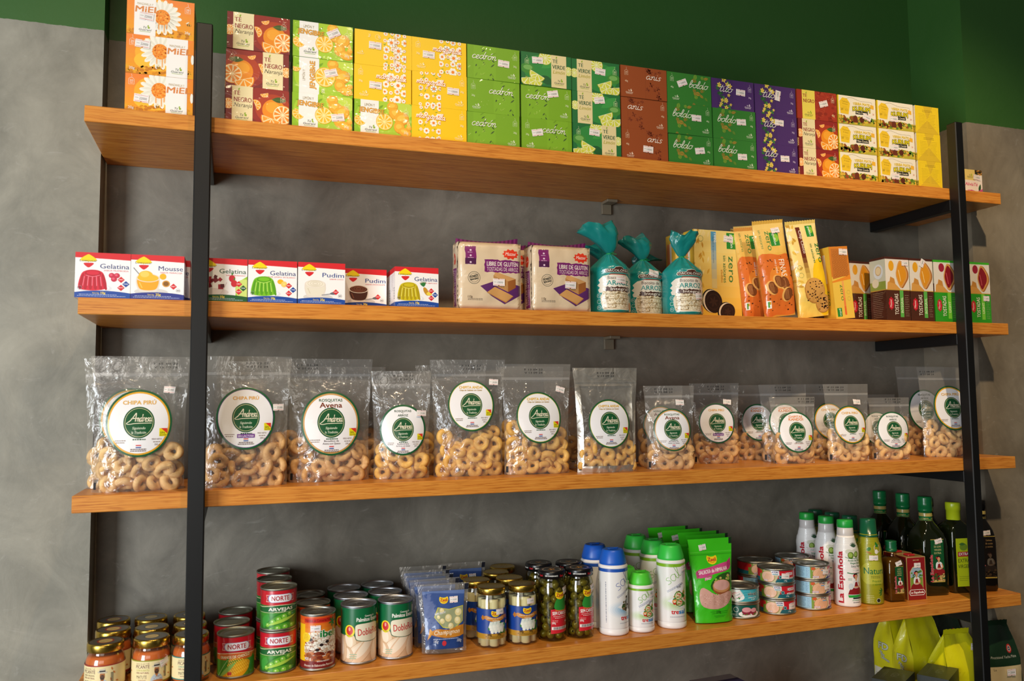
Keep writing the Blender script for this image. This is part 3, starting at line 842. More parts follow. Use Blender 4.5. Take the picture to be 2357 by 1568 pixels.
def art_kurupi():
    w, h = TW, THH; cv = Cv(w, h, '#efe7d3'); r = random.Random(4)
    cv.rect(0, 0, .003, h, '#f2d32a'); cv.rect(0, 0, w, h * .06, '#e8c83a')
    cv._a([[(0, 0)] + [(w * k / 16, h * (.22 + .07 * sin(k * 1.3) + .03 * sin(k * 3.1))) for k in range(17)] + [(w, 0)]][0:1], '#b8ab38')
    cv.blobs(0, h * .06, w, h * .27, 26, .0025, .006, ['#c2b23a', '#6f8f30', '#4f7a2c', '#96502a', '#d8b440'], 7, .9)
    cv.poly([(w * .38, h * .08), (w * .40, h * .3), (w * .45, h * .34), (w * .5, h * .3), (w * .52, h * .08)], '#6a3220'); cv.ell(w * .62, h * .2, .008, .008, '#5c2a1c')
    cv.poly([(w * .06, h * .36), (w * .04, h * .78), (w * .12, h * .92), (w * .24, h * .90), (w * .32, h * .74), (w * .27, h * .34)], '#ecc42e')
    cv.text('Tradicional', w * .19, h * .76, .0040, '#8a6a10', w=.022, shear=.2, rot=-.1); cv.text('Sin Az\u00facar', w * .19, h * .68, .0038, '#8a6a10', w=.018, shear=.2, rot=-.1)
    cv.lines(w * .12, h * .6, w * .27, 3, .003, '#b8962a', .0006, 2)
    cv.text('20', w * .10, h * .47, .0058, '#3a2c10'); cv.lines(w * .18, h * .50, w * .27, 2, .003, '#8a6a10', .0007, 3)
    cv.stroke(crom([(w * .2, h * .88), (w * .35, h * .95), (w * .6, h * .86), (w * .88, h * .86), (w * .9, h * .76)], 4), .0005, '#8a7a5a')
    cv.poly([(w * .86, h * .64), (w * .86, h * .78), (w * .95, h * .76), (w * .95, h * .62)], '#ecb438')
    xm = w * .62
    cv.text('YERBA MATE', xm, h * .72, .0068, '#f2cf20', w=.055, bold=.03, out='#2c2a1a', ow=.02, arc=2)
    cv.text('KURUP\u00cd', xm, h * .52, .0115, '#f2e020', w=.058, bold=.03, out='#16160e', ow=.075, arc=3)
    cv.poly([(xm - .021, h * .385), (xm - .019, h * .495), (xm + .02, h * .505), (xm + .021, h * .39)], '#16160e')
    cv.text('Mate Cocido', xm, h * .41, .0056, '#f5ecd0', w=.036, shear=.25, bold=.01)
    cv.text('20', w * .93, h * .42, .004, '#d86a4a')
    return cv
def art_kur_end():
    w, h = .084, THH; cv = Cv(w, h, '#f0cf22'); cv.stroke([(w * .08, h * .08), (w * .92, h * .08), (w * .92, h * .92), (w * .08, h * .92)], .0006, '#d9ae1c', True)
    cv.poly([(0, 0), (w * .5, h * .5), (w, 0)], '#dcb92a'); cv.poly([(w * .35, h), (w * .5, h * .5), (w * .75, h)], '#dcb92a')
    cv.lines(w * .3, h * .84, w * .74, 2, .004, '#8a7420', .0012, 1, 'c'); cv.lines(w * .14, h * .70, w * .48, 10, .0042, '#b89a24', .0008, 2); cv.lines(w * .54, h * .70, w * .88, 10, .0042, '#b89a24', .0008, 3)
    return cv
def art_alivia():
    w, h = .070, .082; cv = Cv(w, h, '#f2e6dc'); cv.rect(0, h * .62, w, h, '#e8cf7a'); cv.rect(w * .62, h * .85, w, h, '#3a2a1c'); cv.rect(w * .62, h * .62, w, h * .82, '#f4ece4')
    cv.blobs(w * .6, h * .82, w, h, 8, .002, .004, ['#2c3a1c', '#c98a3a'], 3); te_logo(cv, w * .36, h * .72, .018)
    cv.text('AliviaT\u00e9', w * .4, h * .42, .0095, '#d8407a', w=.047, shear=.2, bold=.02); leaf(cv, w * .8, h * .2, .026, .009, 1.3, '#3c5a34')
    cv.poly([(0, 0), (0, h * .2), (w * .4, h * .28), (w * .7, h * .22), (w, h * .34), (w, 0)], '#d0568e'); cv.blobs(0, 0, w, h * .2, 10, .004, .009, ['#b83c78', '#e07aa8', '#a83068'], 9)
    cv.text('regulador', w * .45, h * .17, .004, '#f8d8e4', w=.03, rot=.1)
    return cv

_m = {}
def memo(key, fn):
    if key not in _m: _m[key] = fn()
    return _m[key]
END = {'miel': '#e9a64a', 'negro': '#6d1a20', 'limon': '#8fbf1e', 'manz': '#f2c20a', 'cedron': '#6fa01c', 'verde': '#1b6635', 'anis': '#8b411b', 'boldo': '#2c7228', 'tilo': '#452866', 'negrop': '#b8401c', 'kur': '#efcd22'}
def tea_mesh(kind, var):
    def mk():
        f = {'miel': art_miel, 'negro': art_negro, 'limon': art_limon, 'manz': art_manz, 'cedron': art_cedron, 'verde': art_verde, 'anis': art_anis, 'boldo': art_boldo}
        if kind in f: fr = f[kind](var) if var != 'v' else art_manz(True, True)
        elif kind == 'tilo': fr = art_tilo()
        elif kind == 'negrop': fr = art_negro(False, True)
        elif kind == 'kur': fr = art_kurupi()
        hh = fr.h
        sd = Cv(TD, hh, END[kind]); sd.lines(TD * .15, hh * .8, TD * .85, 8, .0065, '#d9c9a8' if kind in ('negro', 'tilo', 'anis') else '#6a5a30', .0007, 5)
        if kind == 'negro': sd.text('NARANJA', TD * .45, hh * .5, .009, '#e8b070', w=.05, rot=PI / 2); orange(sd, TD * .9, hh * .2, .012)
        return carton_mesh('tea_carton', TW, TD, hh, fr, sd, sd, None, END[kind], P_CARD if kind in ('miel', 'kur', 'manz') else P_WRAP)
    return memo(('tea', kind, var), mk)

COLS = [
 # x of the left edge, [(kind, variant, price spot) from the bottom up], words
 (.3790, [('miel', False, (.030, .030, -.08)), ('miel', False, (.030, .061, -.08)), ('miel', True, (.036, .039, -.08))], 'orange honey tea carton with a big daisy', 'left of the black upright'),
 (.5665, [('negro', False, None), ('negro', True, None), ('negro', False, None)], 'maroon black tea carton with orange slices', 'just right of the left upright'),
 (.6985, [('limon', False, (.094, .031, .15)), ('limon', True, (.078, .049, .28)), ('limon', False, (.084, .058, .5))], 'green and white lemon ginger tea carton', 'between maroon and yellow stacks'),
 (.8270, [('limon', False, None), ('manz', True, (.046, .034, -.03)), ('manz', 'v', (.044, .045, -.03))], None, None),
 (.9525, [('manz', False, None), ('manz', False, (.093, .040, -.03)), ('manz', True, (.038, .040, -.03))], 'yellow daisy tea carton', 'in the stack beside the green leaf-printed cartons'),
 (1.0790, [('cedron', False, None), ('cedron', True, None), ('cedron', False, (.086, .041, -.06))], 'leaf green herbal tea carton', 'in the stack right of the yellow ones'),
 (1.2085, [('cedron', True, (.038, .044, .2)), ('cedron', False, (.078, .062, .2)), ('verde', True, (.040, .060, .05))], None, None),
 (1.3350, [('verde', True, (.055, .058, -.06)), ('verde', False, (.070, .060, .15)), ('verde', False, (.074, .053, -.08))], 'dark green lime tea carton', 'in the stack left of the brown ones'),
 (1.4630, [('anis', True, (.070, .030, -.06)), ('anis', False, None), ('anis', True, None)], 'brown anise tea carton', 'in the all-brown stack'),
 (1.5900, [('boldo', False, (.087, .040, .15)), ('boldo', False, (.080, .044, .0)), ('boldo', True, (.042, .052, .4))], 'green tea carton with yellowish leaves', 'in the stack right of the brown ones'),
 (1.7170, [('boldo', False, (.082, .035, .04)), ('boldo', False, (.082, .047, .05)), ('tilo', 0, (.085, .047, -.05))], None, None),
 (1.8450, [('tilo', 0, (.084, .042, .03)), ('tilo', 0, (.070, .058, -.06)), ('tilo', 0, (.069, .052, 1.4))], 'purple tea carton with pale yellow flowers', 'in the all-purple stack'),
 (1.9745, [('negro', False, None), ('negro', False, None), ('negrop', 0, (.082, .045, .3))], None, None),
 (2.1040, [('kur', 0, None), ('kur', 0, None), ('kur', 0, (.094, .024, -.3))], 'cream mate tea carton with yellow tag', 'in the left cream stack'),
 (2.2360, [('kur', 0, (.052, .025, .0)), ('kur', 0, (.054, .028, .0)), ('kur', 0, (.056, .030, .0))], 'cream mate tea carton with yellow tag', 'in the right cream stack'),
]
SPECIAL = {(3, 0): 'green and white lemon ginger tea carton under two yellow cartons', (3, 1): 'yellow daisy tea carton resting on a lemon ginger carton',
 (3, 2): 'yellow tea carton with lettering turned sideways, top of its stack', (6, 0): 'leaf green herbal tea carton, lowest below a dark green lime one', (6, 1): 'leaf green herbal tea carton directly under a dark green lime carton',
 (6, 2): 'dark green lime tea carton on top of two leaf green cartons', (10, 0): 'mid green leafy tea carton at the bottom of the stack topped by purple', (10, 1): 'mid green leafy tea carton directly below a lone purple carton',
 (10, 2): 'purple flowered tea carton on top of two green cartons', (12, 0): 'red black tea carton with orange slices, lowest beside the purple stack', (12, 1): 'red black tea carton with orange slices under the plain red one', (12, 2): 'plain brick red tea carton with a yellow stripe, no fruit'}
def tier(k): return ('lowest', 'middle one', 'topmost')[k]
rnd = random.Random(77)
PRC = {'miel': '22000', 'limon': '22000'}
for ci, (x, rows, words, where) in enumerate(COLS):
    z = ZA
    for k, (kind, var, st) in enumerate(rows):
        me = tea_mesh(kind, var)
        hh = THH + (.002 if kind == 'miel' else 0)
        o = link('tea_carton', me, None, (x + TW / 2 + rnd.uniform(-.0007, .0007), .019 + rnd.uniform(-.0012, .0012), z + .0002), (0, 0, rnd.uniform(-.008, .008)))
        lb = SPECIAL.get((ci, k)) or '%s, %s %s' % (words, tier(k), where)
        tag(o, lb, 'tea box', 'tea cartons on the top shelf')
        if st: sticker(o, mp_front(TW), st[0], st[1], PRC.get(kind, '10000'), st[2])
        z += hh + .0003
endm = carton_mesh('tea_carton', .084, .1248, THH, art_kur_end(), (lambda c: c)(art_kurupi()), None, None, '#efcd22', P_WRAP)
for k in range(3):
    o = link('tea_carton', endm, None, (2.3685 + .042 + .002 * k * -.5, .019, ZA + .0002 + k * .0778), (0, 0, rnd.uniform(-.006, .006)))
    tag(o, 'plain yellow carton end with small print, %s beside the right upright' % tier(k), 'tea box', 'tea cartons on the top shelf')
for k in range(2):
    o = link('tea_carton', tea_mesh('negro', False), None, (.5665 + TW / 2 - .003, .112, ZA + .0002 + k * .0778))
    tag(o, 'maroon carton edge showing behind the %s maroon carton near the left upright' % ('lowest', 'middle')[k], 'tea box', 'tea cartons on the top shelf')
am = carton_mesh('tea_carton', .070, .05, .082, art_alivia(), None, None, None, '#e8cf7a', P_CARD)
o = link('tea_carton', am, None, (2.612, .06, ZA + .0002)); tag(o, 'small pink and cream tea box standing right of the right upright', 'tea box')
sticker(o, mp_front(.07), .050, .060, '15000', -.1)
# ------------------------------------------------------------------ dessert boxes
def zigzag(x0, y0, x1, y1, seed, amp, n=14):
    """rough brush-stroke rectangle outline"""
    r = random.Random(seed); P = []
    for k in range(n + 1): P.append((x0 + (x1 - x0) * k / n, y1 + r.uniform(-amp, amp)))
    for k in range(4): P.append((x1 + r.uniform(-amp, amp), y1 + (y0 - y1) * (k + 1) / 5))
    for k in range(n + 1): P.append((x1 + (x0 - x1) * k / n, y0 + r.uniform(-amp, amp)))
    for k in range(4): P.append((x0 + r.uniform(-amp, amp), y0 + (y1 - y0) * (k + 1) / 5))
    return P
def diamond(cv, x, y, s, col, t, tc='#ffffff'):
    cv.poly([(x - s, y), (x, y - s * .95), (x + s, y), (x, y + s * .95)], col)
    cv.text(t, x, y - s * .12, s * .32, tc, w=s * 1.25, bold=.02)
def jelly(cv, cx, cy, c0, c1, hi):
    cv.ell(cx + .003, cy - .016, .030, .008, '#e4e4ea'); cv.ell(cx + .003, cy - .015, .026, .006, '#f6f6fa')
    cv.poly(crom([(cx - .020, cy + .010), (cx - .025, cy - .012), (cx - .020, cy - .019), (cx, cy - .021), (cx + .020, cy - .018), (cx + .024, cy - .010), (cx + .019, cy + .010), (cx + .012, cy + .017), (cx, cy + .019), (cx - .012, cy + .017)], 4, True), c0)
    for k in range(6):
        x = cx - .020 + k * .008
        cv.poly(crom([(x - .002 + (x - cx) * .08, cy - .016), (x + .003 + (x - cx) * .1, cy - .017), (x + .002 - (x - cx) * .15, cy + .009), (x - .002 - (x - cx) * .15, cy + .008)], 3, True), c1)
        cv.L -= 1
    for k in range(5):
        x = cx - .017 + k * .008
        cv.stroke([(x, cy - .012), (x - (x - cx) * .15, cy + .006)], .0014, hi)
    cv.ell(cx, cy + .012, .014, .006, c1); cv.ell(cx, cy + .013, .011, .004, c0); cv.stroke(crom([(cx - .012, cy + .008), (cx, cy + .0055), (cx + .012, cy + .009)], 3), .0012, hi)
def bowl(cv, cx, cy, c0, c1, hi, glass='#e6dcd0', mousse=False):
    cv.ell(cx + .006, cy - .020, .030, .007, '#d8d4d0')
    cv.poly(crom([(cx - .021, cy + .008), (cx - .021, cy - .006), (cx - .013, cy - .020), (cx + .013, cy - .020), (cx + .021, cy - .006), (cx + .021, cy + .008)], 4) , glass)
    cv.poly(crom([(cx - .019, cy + .006), (cx - .019, cy - .004), (cx - .012, cy - .016), (cx + .012, cy - .016), (cx + .019, cy - .004), (cx + .019, cy + .006)], 4), c0)
    cv.ell(cx, cy + .007, .021, .0085, glass); cv.ell(cx, cy + .007, .019, .0072, c1)
    if mousse:
        cv.ell(cx - .004, cy + .011, .013, .010, c1); cv.ell(cx - .006, cy + .014, .008, .006, hi); cv.stroke([(cx - .016, cy + .014), (cx - .026, cy + .026)], .0016, '#8a8a90')
    else:
        for q in (.015, .010, .005): cv.ring(cx, cy + .008, q, .0011, hi, 20, q * .42)
    cv.stroke([(cx - .015, cy - .002), (cx - .010, cy - .013)], .0016, hi)
def art_des(title, sabor, kind, cols, num='10g', base='#1c4aa0', tcol='#2c3f7c', dia=3):
    w, h = .0955, .0865; cv = Cv(w, h, '#f6f4f4')
    if kind == 'cubes': cv.poly([(w, 0), (w, h * .6), (w * .8, h * .45), (w * .75, 0)], '#9ccc3a'); cv.ell(w * .95, h * .3, .018, .02, '#cfe07a')
    cv.poly([(0, h)] + [(0, h * .88)] + [(w * k / 10, h * (.88 - .03 * (k / 10) ** 1.5)) for k in range(11)] + [(w, h)], '#d8232c')
    cx, cy = w * .235, h * .83
    cv.poly(crom([(cx - w * .155, cy), (cx - w * .03, cy + h * .115), (cx + w * .03, cy + h * .115), (cx + w * .155, cy), (cx, cy - h * .035)], 3, True), '#f5d80a')
    cv.poly(crom([(cx - w * .09, cy - h * .075), (cx, cy - h * .06), (cx + w * .10, cy - h * .070), (cx + w * .02, cy - h * .16), (cx - w * .03, cy - h * .15)], 3, True), '#d8232c')
    cv.text('Low\u00e7ucar', cx, cy - h * .035, h * .052, '#3c3c2c', w=w * .31, bold=.004, shear=.05)
    cv.text(title, w * .975, h * .655, h * .105, tcol, w=w * (.53 if len(title) > 6 else .46), al='r', bold=.012)
    cv.text(sabor, w * .965, h * .595, h * .032, '#d23440', w=w * (.030 * len(sabor)), al='r', bold=.006)
    cx, cy = w * .32, h * .40
    if kind == 'jelly':
        jelly(cv, cx, cy, *cols[:3]); fx, fy = w * .70, h * .47
        if cols[3] == 'rasp':
            for a, b in ((-.004, .003), (.005, .003), (0, -.004)): cv.ell(fx + a, fy + b, .0052, .005, '#c92c48'); cv.ell(fx + a - .001, fy + b + .001, .0025, .002, '#e8607a')
        elif cols[3] == 'lemon':
            cv.ell(fx - .004, fy + .003, .006, .005, '#f2b81a'); orange(cv, fx + .003, fy - .002, .006, '#f2a81a', '#fbe9a0', '#f8c32a')
        elif cols[3] == 'pine':
            cv.ell(fx + .001, fy - .006, .0045, .010, '#c9922a', .5)
            for k in range(5): leaf(cv, fx - .004, fy + .004, .012, .003, 1.2 + k * .3, '#2f7a3a')
            cv.ell(fx + .008, fy - .011, .006, .004, '#f2d84a')
    elif kind == 'cubes':
        r = random.Random(5); cv.ell(cx, cy - .016, .03, .008, '#e4d8d8')
        for k in range(16):
            x, y = cx + r.uniform(-.020, .020), cy + r.uniform(-.014, .016); s = r.uniform(.004, .007); a = r.uniform(0, 1.5)
            cv.poly([pt(x, y, s, a + j * PI / 2) for j in range(4)], r.choice(['#7c1220', '#a01c2c', '#b8323c', '#5c0c16']))
        cv.stroke(crom([(cx - .024, cy + .004), (cx - .014, cy - .022), (cx + .012, cy - .022), (cx + .026, cy + .004)], 4), .001, '#d8c8c8')
        for a, b in ((.040, .012), (.044, .002)): cv.ell(cx + a - .004, cy + b, .006, .007, '#d02c38'); leaf(cv, cx + a - .004, cy + b + .006, .006, .003, 1.5, '#3c8a2c')
        cv.text('Extra', w * .1, h * .5, .007, '#d23440', shear=.3)
    elif kind == 'bowl': bowl(cv, cx + .004, cy, *cols[:3]); cv.stroke([(w * .5, h * .22), (w * .72, h * .26)], .002, '#9a9aa0'); cv.ell(w * .76, h * .27, .008, .0028, '#6a6a72', .1)
    elif kind == 'mousse':
        bowl(cv, cx, cy, *cols[:3], mousse=True); cv.ell(w * .60, h * .52, .006, .006, '#f2b81a'); cv.ell(w * .66, h * .36, .007, .0065, '#d89a3a'); cv.ell(w * .66, h * .36, .005, .0045, '#8a5a1a')
    if dia == 3:
        diamond(cv, w * .83, h * .415, .0063, '#d8232c', 'DIET'); diamond(cv, w * .92, h * .32, .0063, base, 'VITAMINA'); diamond(cv, w * .83, h * .235, .0063, '#d8232c', 'FRUTA')
    else: diamond(cv, w * .80, h * .30, .0063, '#d8232c', 'DIET')
    ax, ay = (w * .09, h * .22) if dia == 3 else (w * .89, h * .21)
    cv.ring(ax, ay, .0036, .0004, '#9a9aa0'); cv.text('AD', ax, ay - .0012, .0026, '#3a3a48', bold=.02)
    cv.poly([(0, 0), (0, h * .13)] + [(w * k / 10, h * (.115 + .045 * (1 - (k / 5 - 1) ** 2))) for k in range(11)] + [(w, 0)], base)
    cv.text('Peso L\u00edq.', w * .44, h * .092, .0026, '#f2d84a', al='r', w=w * .12, bold=.01); cv.text(num, w * .47, h * .085, .0045, '#f2d84a', al='l', bold=.03)
    cv.lines(w * .08, h * .066, w * .97, 1, .003, '#c9d2ea', .0008, 2); cv.lines(w * .05, h * .035, w * .97, 1, .003, '#c9d2ea', .0007, 4)
    return cv
def des_side():
    w, h = .045, .0865; cv = Cv(w, h, '#f4f2f2'); cv.rect(0, h * .87, w, h, '#d8232c'); cv.rect(0, 0, w, h * .12, '#1c4aa0')
    for k in range(14): cv.rect(w * .72, h * (.2 + .022 * k), w * .95, h * (.2 + .022 * k + .006 + .008 * (k % 3 == 0)), '#2a2a30'); cv.L -= 1
    cv.lines(w * .1, h * .8, w * .65, 10, .0035, '#7a7a88', .0006, 4); return cv
DES = {
 'framb': ('Gelatina', 'SABOR FRAMBOESA', 'jelly', ('#d8203a', '#b8122a', '#f2788a', 'rasp'), '10g', '#1c4aa0', '#2c3f7c', 3, 'red jelly on the front and raspberries'),
 'mousse': ('Mousse', 'SABOR MARACUJ\u00c1', 'mousse', ('#f0a81a', '#f6bd2a', '#f8d060'), '25g', '#28348a', '#2c3f7c', 1, ''),
 'morango': ('Gelatina', 'SABOR MORANGO', 'cubes', (), '10g', '#1f5a2c', '#24543a', 3, ''),
 'limao': ('Gelatina', 'SABOR LIM\u00c3O SICILIANO', 'jelly', ('#7ac21e', '#57a012', '#c2ec6a', 'lemon'), '10g', '#1c4aa0', '#2c3f7c', 3, ''),
 'coco': ('Pudim', 'SABOR COCO', 'bowl', ('#e9e2d0', '#efe8d8', '#d8ceb8'), '25g', '#1c4aa0', '#22408c', 1, ''),
 'choco': ('Pudim', 'SABOR CHOCOLATE', 'bowl', ('#4a2416', '#5c2e1c', '#8a5238'), '30g', '#1c3e8c', '#22408c', 1, ''),
 'abacaxi': ('Gelatina', 'SABOR ABACAXI', 'jelly', ('#d2c01a', '#b09a0c', '#efe46a', 'pine'), '10g', '#1c4aa0', '#2c3f7c', 3, '')}
def des_mesh(k):
    def mk():
        a = DES[k]; return carton_mesh('dessert_carton', .0955, .045, .0865, art_des(*a[:8]), des_side(), des_side(), None, '#f2f0f0', P_CARD)
    return memo(('des', k), mk)
for k, x, y, rz, lb in (('framb', .3515, .004, .0, 'red and white jelly box with raspberry jelly, left end of its shelf'), ('mousse', .4475, .004, -.01, 'passion fruit mousse box with an orange glass bowl'),
    ('mousse', .456, .052, 0, 'dessert box half hidden behind the mousse box'), ('morango', .5655, .006, 0, 'strawberry jelly box with a dark green base band'),
    ('limao', .6625, .006, 0, 'jelly box with bright green moulded jelly and lemons'), ('coco', .7600, .006, 0, 'pudding box with a bowl of white coconut pudding'),
    ('choco', .8570, .062, 0, 'pudding box with a bowl of brown chocolate pudding'), ('abacaxi', .9610, .010, .0, 'jelly box with yellow jelly and a pineapple'),
    ('abacaxi', .9610, .0605, .012, 'white box edge just behind the pineapple jelly box'), ('abacaxi', .9605, .110, .03, 'rear white box edge behind the pineapple jelly box')):
    o = link('dessert_carton', des_mesh(k), None, (x, y, ZB + .0002), (0, 0, rz)); tag(o, lb, 'dessert box', 'dessert boxes on the second shelf')

# ------------------------------------------------------------------ pouches and packs
def pouchmap(w, h, d, calm=None, base=.75, top=.90, side=.7, taper=0.0, seed=0, wr=.0, curl=0.0, back=False, flat=0.0, fold=.0):
    """front (or back) sheet of a pouch; origin at the middle of its foot; taper narrows the foot"""
    sg = 1 if back else -1
    def P(u, v):
        t = v / h; q = 2 * u / w - 1
        g = (base + (1 - base) * min(1, t / .25)) if t < .25 else (1.0 if t < .32 else max(0.0, 1 - ((t - .32) / (top - .32)) ** 1.5) if t < top else 0.0)
        e = max(0.0, 1 - (abs(q) ** (2 + 5 * flat))) ** side
        th = d / 2 * g * e
        x = (u - w / 2) * (1 - taper * (1 - t) - .05 * sin(PI * min(1, t)) * (1 if not flat else .2))
        n = 0
        if wr:
            n = wr * noise.noise(Vector((u * 28 + seed * 3.1, v * 22 + seed * 1.7, seed + (9 if back else 0)))) + wr * .6 * noise.noise(Vector((u * 70 + v * 30 + seed, v * 50 - u * 30, seed * 2.0)))
            n *= .16 + min(1, th / (d * .25)) * .84
            if calm: n *= .06 + .94 * min(1, max(0, math.hypot(u - calm[0], v - calm[1]) / calm[2] - .97) * 3)
        y = sg * (th + .0004) + n + curl * (max(0, t - top) * 3) * (q * q - .3) * .02
        return Vector((x, y, v))
    def f(u, v, o):
        p = P(u, v); e = .0012
        du = P(u + e, v) - P(u - e, v); dv = P(u, v + e) - P(u, v - e)
        n = du.cross(dv).normalized()
        if back: n = -n
        return (p + n * o, n)
    return f

def bag_mesh(name, w, h, d, front, bcol, mat=None, du=12, dv=16, **k):
    mb = MB(); f = pouchmap(w, h, d, **k); b = pouchmap(w, h, d, back=True, **k)
    emit(mb, front, f, w / du, h / dv, o0=.0002)
    bc = Cv(w, h, bcol); fr = Cv(w, h, bcol)
    emit(mb, fr, f, w / du, h / dv, o0=0)
    emit(mb, bc, lambda u, v, o: b(w - u, v, o), w / du, h / dv, o0=0)
    n = 12
    for i in range(n):
        u0, u1 = w * i / n, w * (i + 1) / n
        mb.add([f(u0, 0, 0)[0], b(u0, 0, 0)[0], b(u1, 0, 0)[0], f(u1, 0, 0)[0]], S(bcol), [Vector((0, 0, -1))] * 4)
    return mb.mesh(name, [mat or P_FILM]), f

# rice toast packs: soft wrapped blocks with crimped purple top
def art_gluten():
    w, h = .145, .150; cv = Cv(w, h, '#d9c3a4')
    cv.poly(zigzag(w * .10, h * .66, w * .27, h * .93, 3, .0012), '#7c2468'); cv.rect(w * .10, h * .66, w * .27, h * .75, '#4c1c48')
    for k, y in enumerate((.87, .79, .69)): cv.ell(w * .185, h * y, .0022, .002, '#e8cfe0'); cv.lines(w * .14, h * (y - .035), w * .23, 1, .003, '#e8cfe0', .0009, k)
    P = [(w * .82 + .0175 * (1 + .10 * cos(10 * a)) * cos(a), h * .83 + .0105 * (1 + .16 * cos(10 * a)) * sin(a)) for a in [2 * PI * i / 50 for i in range(50)]]
    cv.poly(P, '#e03a20'); cv.text('Mazzei', w * .82, h * .81, .0075, '#f6e8dc', w=.025, shear=.3, bold=.005)
    cv.poly(zigzag(w * .40, h * .55, w * .985, h * .735, 5, .0014), '#76226a'); cv.text('LIBRE DE GLUTEN', w * .69, h * .645, .0098, '#f2e6dc', w=.073, bold=.02); cv.text('TOSTADAS DE ARROZ', w * .69, h * .57, .0088, '#e6d4d0', w=.073)
    cv.poly([(w * .33, h * .34), (w * .56, h * .42), (w * .985, h * .36), (w * .985, h * .22), (w * .72, h * .08), (w * .5, h * .20)], '#5c2a68')
    cv.poly([(w * .43, h * .245), (w * .56, h * .335), (w * .86, h * .20), (w * .74, h * .10)], '#b8803e'); cv.poly([(w * .44, h * .25), (w * .56, h * .33), (w * .85, h * .205), (w * .74, h * .115)], '#cf9a5c')
    cv.poly([(w * .54, h * .36), (w * .77, h * .26), (w * .77, h * .42), (w * .54, h * .50)], '#a8703a'); cv.poly([(w * .77, h * .26), (w * .90, h * .33), (w * .90, h * .46), (w * .77, h * .42)], '#9a5c2a')
    for k in range(9): y = h * (.345 + k * .017); cv.stroke([(w * .54, y + h * .02), (w * .77, y - h * .075)], .0009, '#d8aa6e'); cv.L -= (1 if k else 0)
    cv.poly([(w * .54, h * .50), (w * .77, h * .42), (w * .90, h * .46), (w * .63, h * .54), (w * .57, h * .55)], '#cf9c62')
    cv.ring(w * .235, h * .46, .0135, .0008, '#3c4440'); cv.ring(w * .235, h * .46, .0098, .0005, '#3c4440'); cv.text('HONEST', w * .235, h * .465, .0052, '#2c3431', w=.020, bold=.03, rot=.22); cv.text('SNACKING', w * .24, h * .43, .0038, '#2c3431', w=.018, bold=.03, rot=.22)
    cv.text('110g', w * .14, h * .165, .0052, '#5c4a3a', al='l', w=.010); cv.lines(w * .14, h * .15, w * .38, 2, .0025, '#7a6a58', .0009, 4)
    return cv
def art_gside():
    w, h = .052, .150; cv = Cv(w, h, '#d6c0a2'); cv.poly(zigzag(w * .3, h * .05, w * .72, h * .62, 9, .0012), '#76226a')
    cv.text('LIBRE DE GLUTEN', w * .43, h * .34, .006, '#f0e4dc', w=.075, rot=PI / 2, bold=.02); cv.text('TOSTADAS DE ARROZ', w * .62, h * .34, .0055, '#e6d4d0', w=.075, rot=PI / 2)
    cv.ell(w * .5, h * .76, .0085, .013, '#e03a20'); cv.text('Mazzei', w * .5, h * .75, .004, '#f6e8dc', w=.013, rot=.3); return cv
def blockmap(w, d, h, seed=1, amp=.0018, face='f'):
    def pf(u, v):
        t = v / h; q = 2 * u / w - 1
        bul = .006 * (1 - q ** 4) * (1 - (2 * t - 1) ** 4)
        n = amp * noise.noise(Vector((u * 40 + seed, v * 34, seed * 2.0)))
        edge = max(0, abs(q) - .93) / .07; et = max(0, abs(2 * t - 1) - .95) / .05
        return Vector((u - w / 2, -bul + n + .004 * edge ** 2 + .004 * et ** 2, v))
    def pl(u, v):
        t = v / h; q = 2 * u / d - 1
        n = amp * 1.6 * noise.noise(Vector((u * 40 + seed + 7, v * 34, seed * 3.0)))
        return Vector((-w / 2 - .002 * (1 - q ** 4) + n + .003 * max(0, abs(2 * t - 1) - .93) / .07, d - u + (.004 if u > d * .99 else 0), v))
    P = {'f': pf, 'l': pl}[face]
    def f(u, v, o):
        p = P(u, v); e = .001; n = (P(u + e, v) - P(u - e, v)).cross(P(u, v + e) - P(u, v - e)).normalized()
        return (p + n * o, n)
    return f
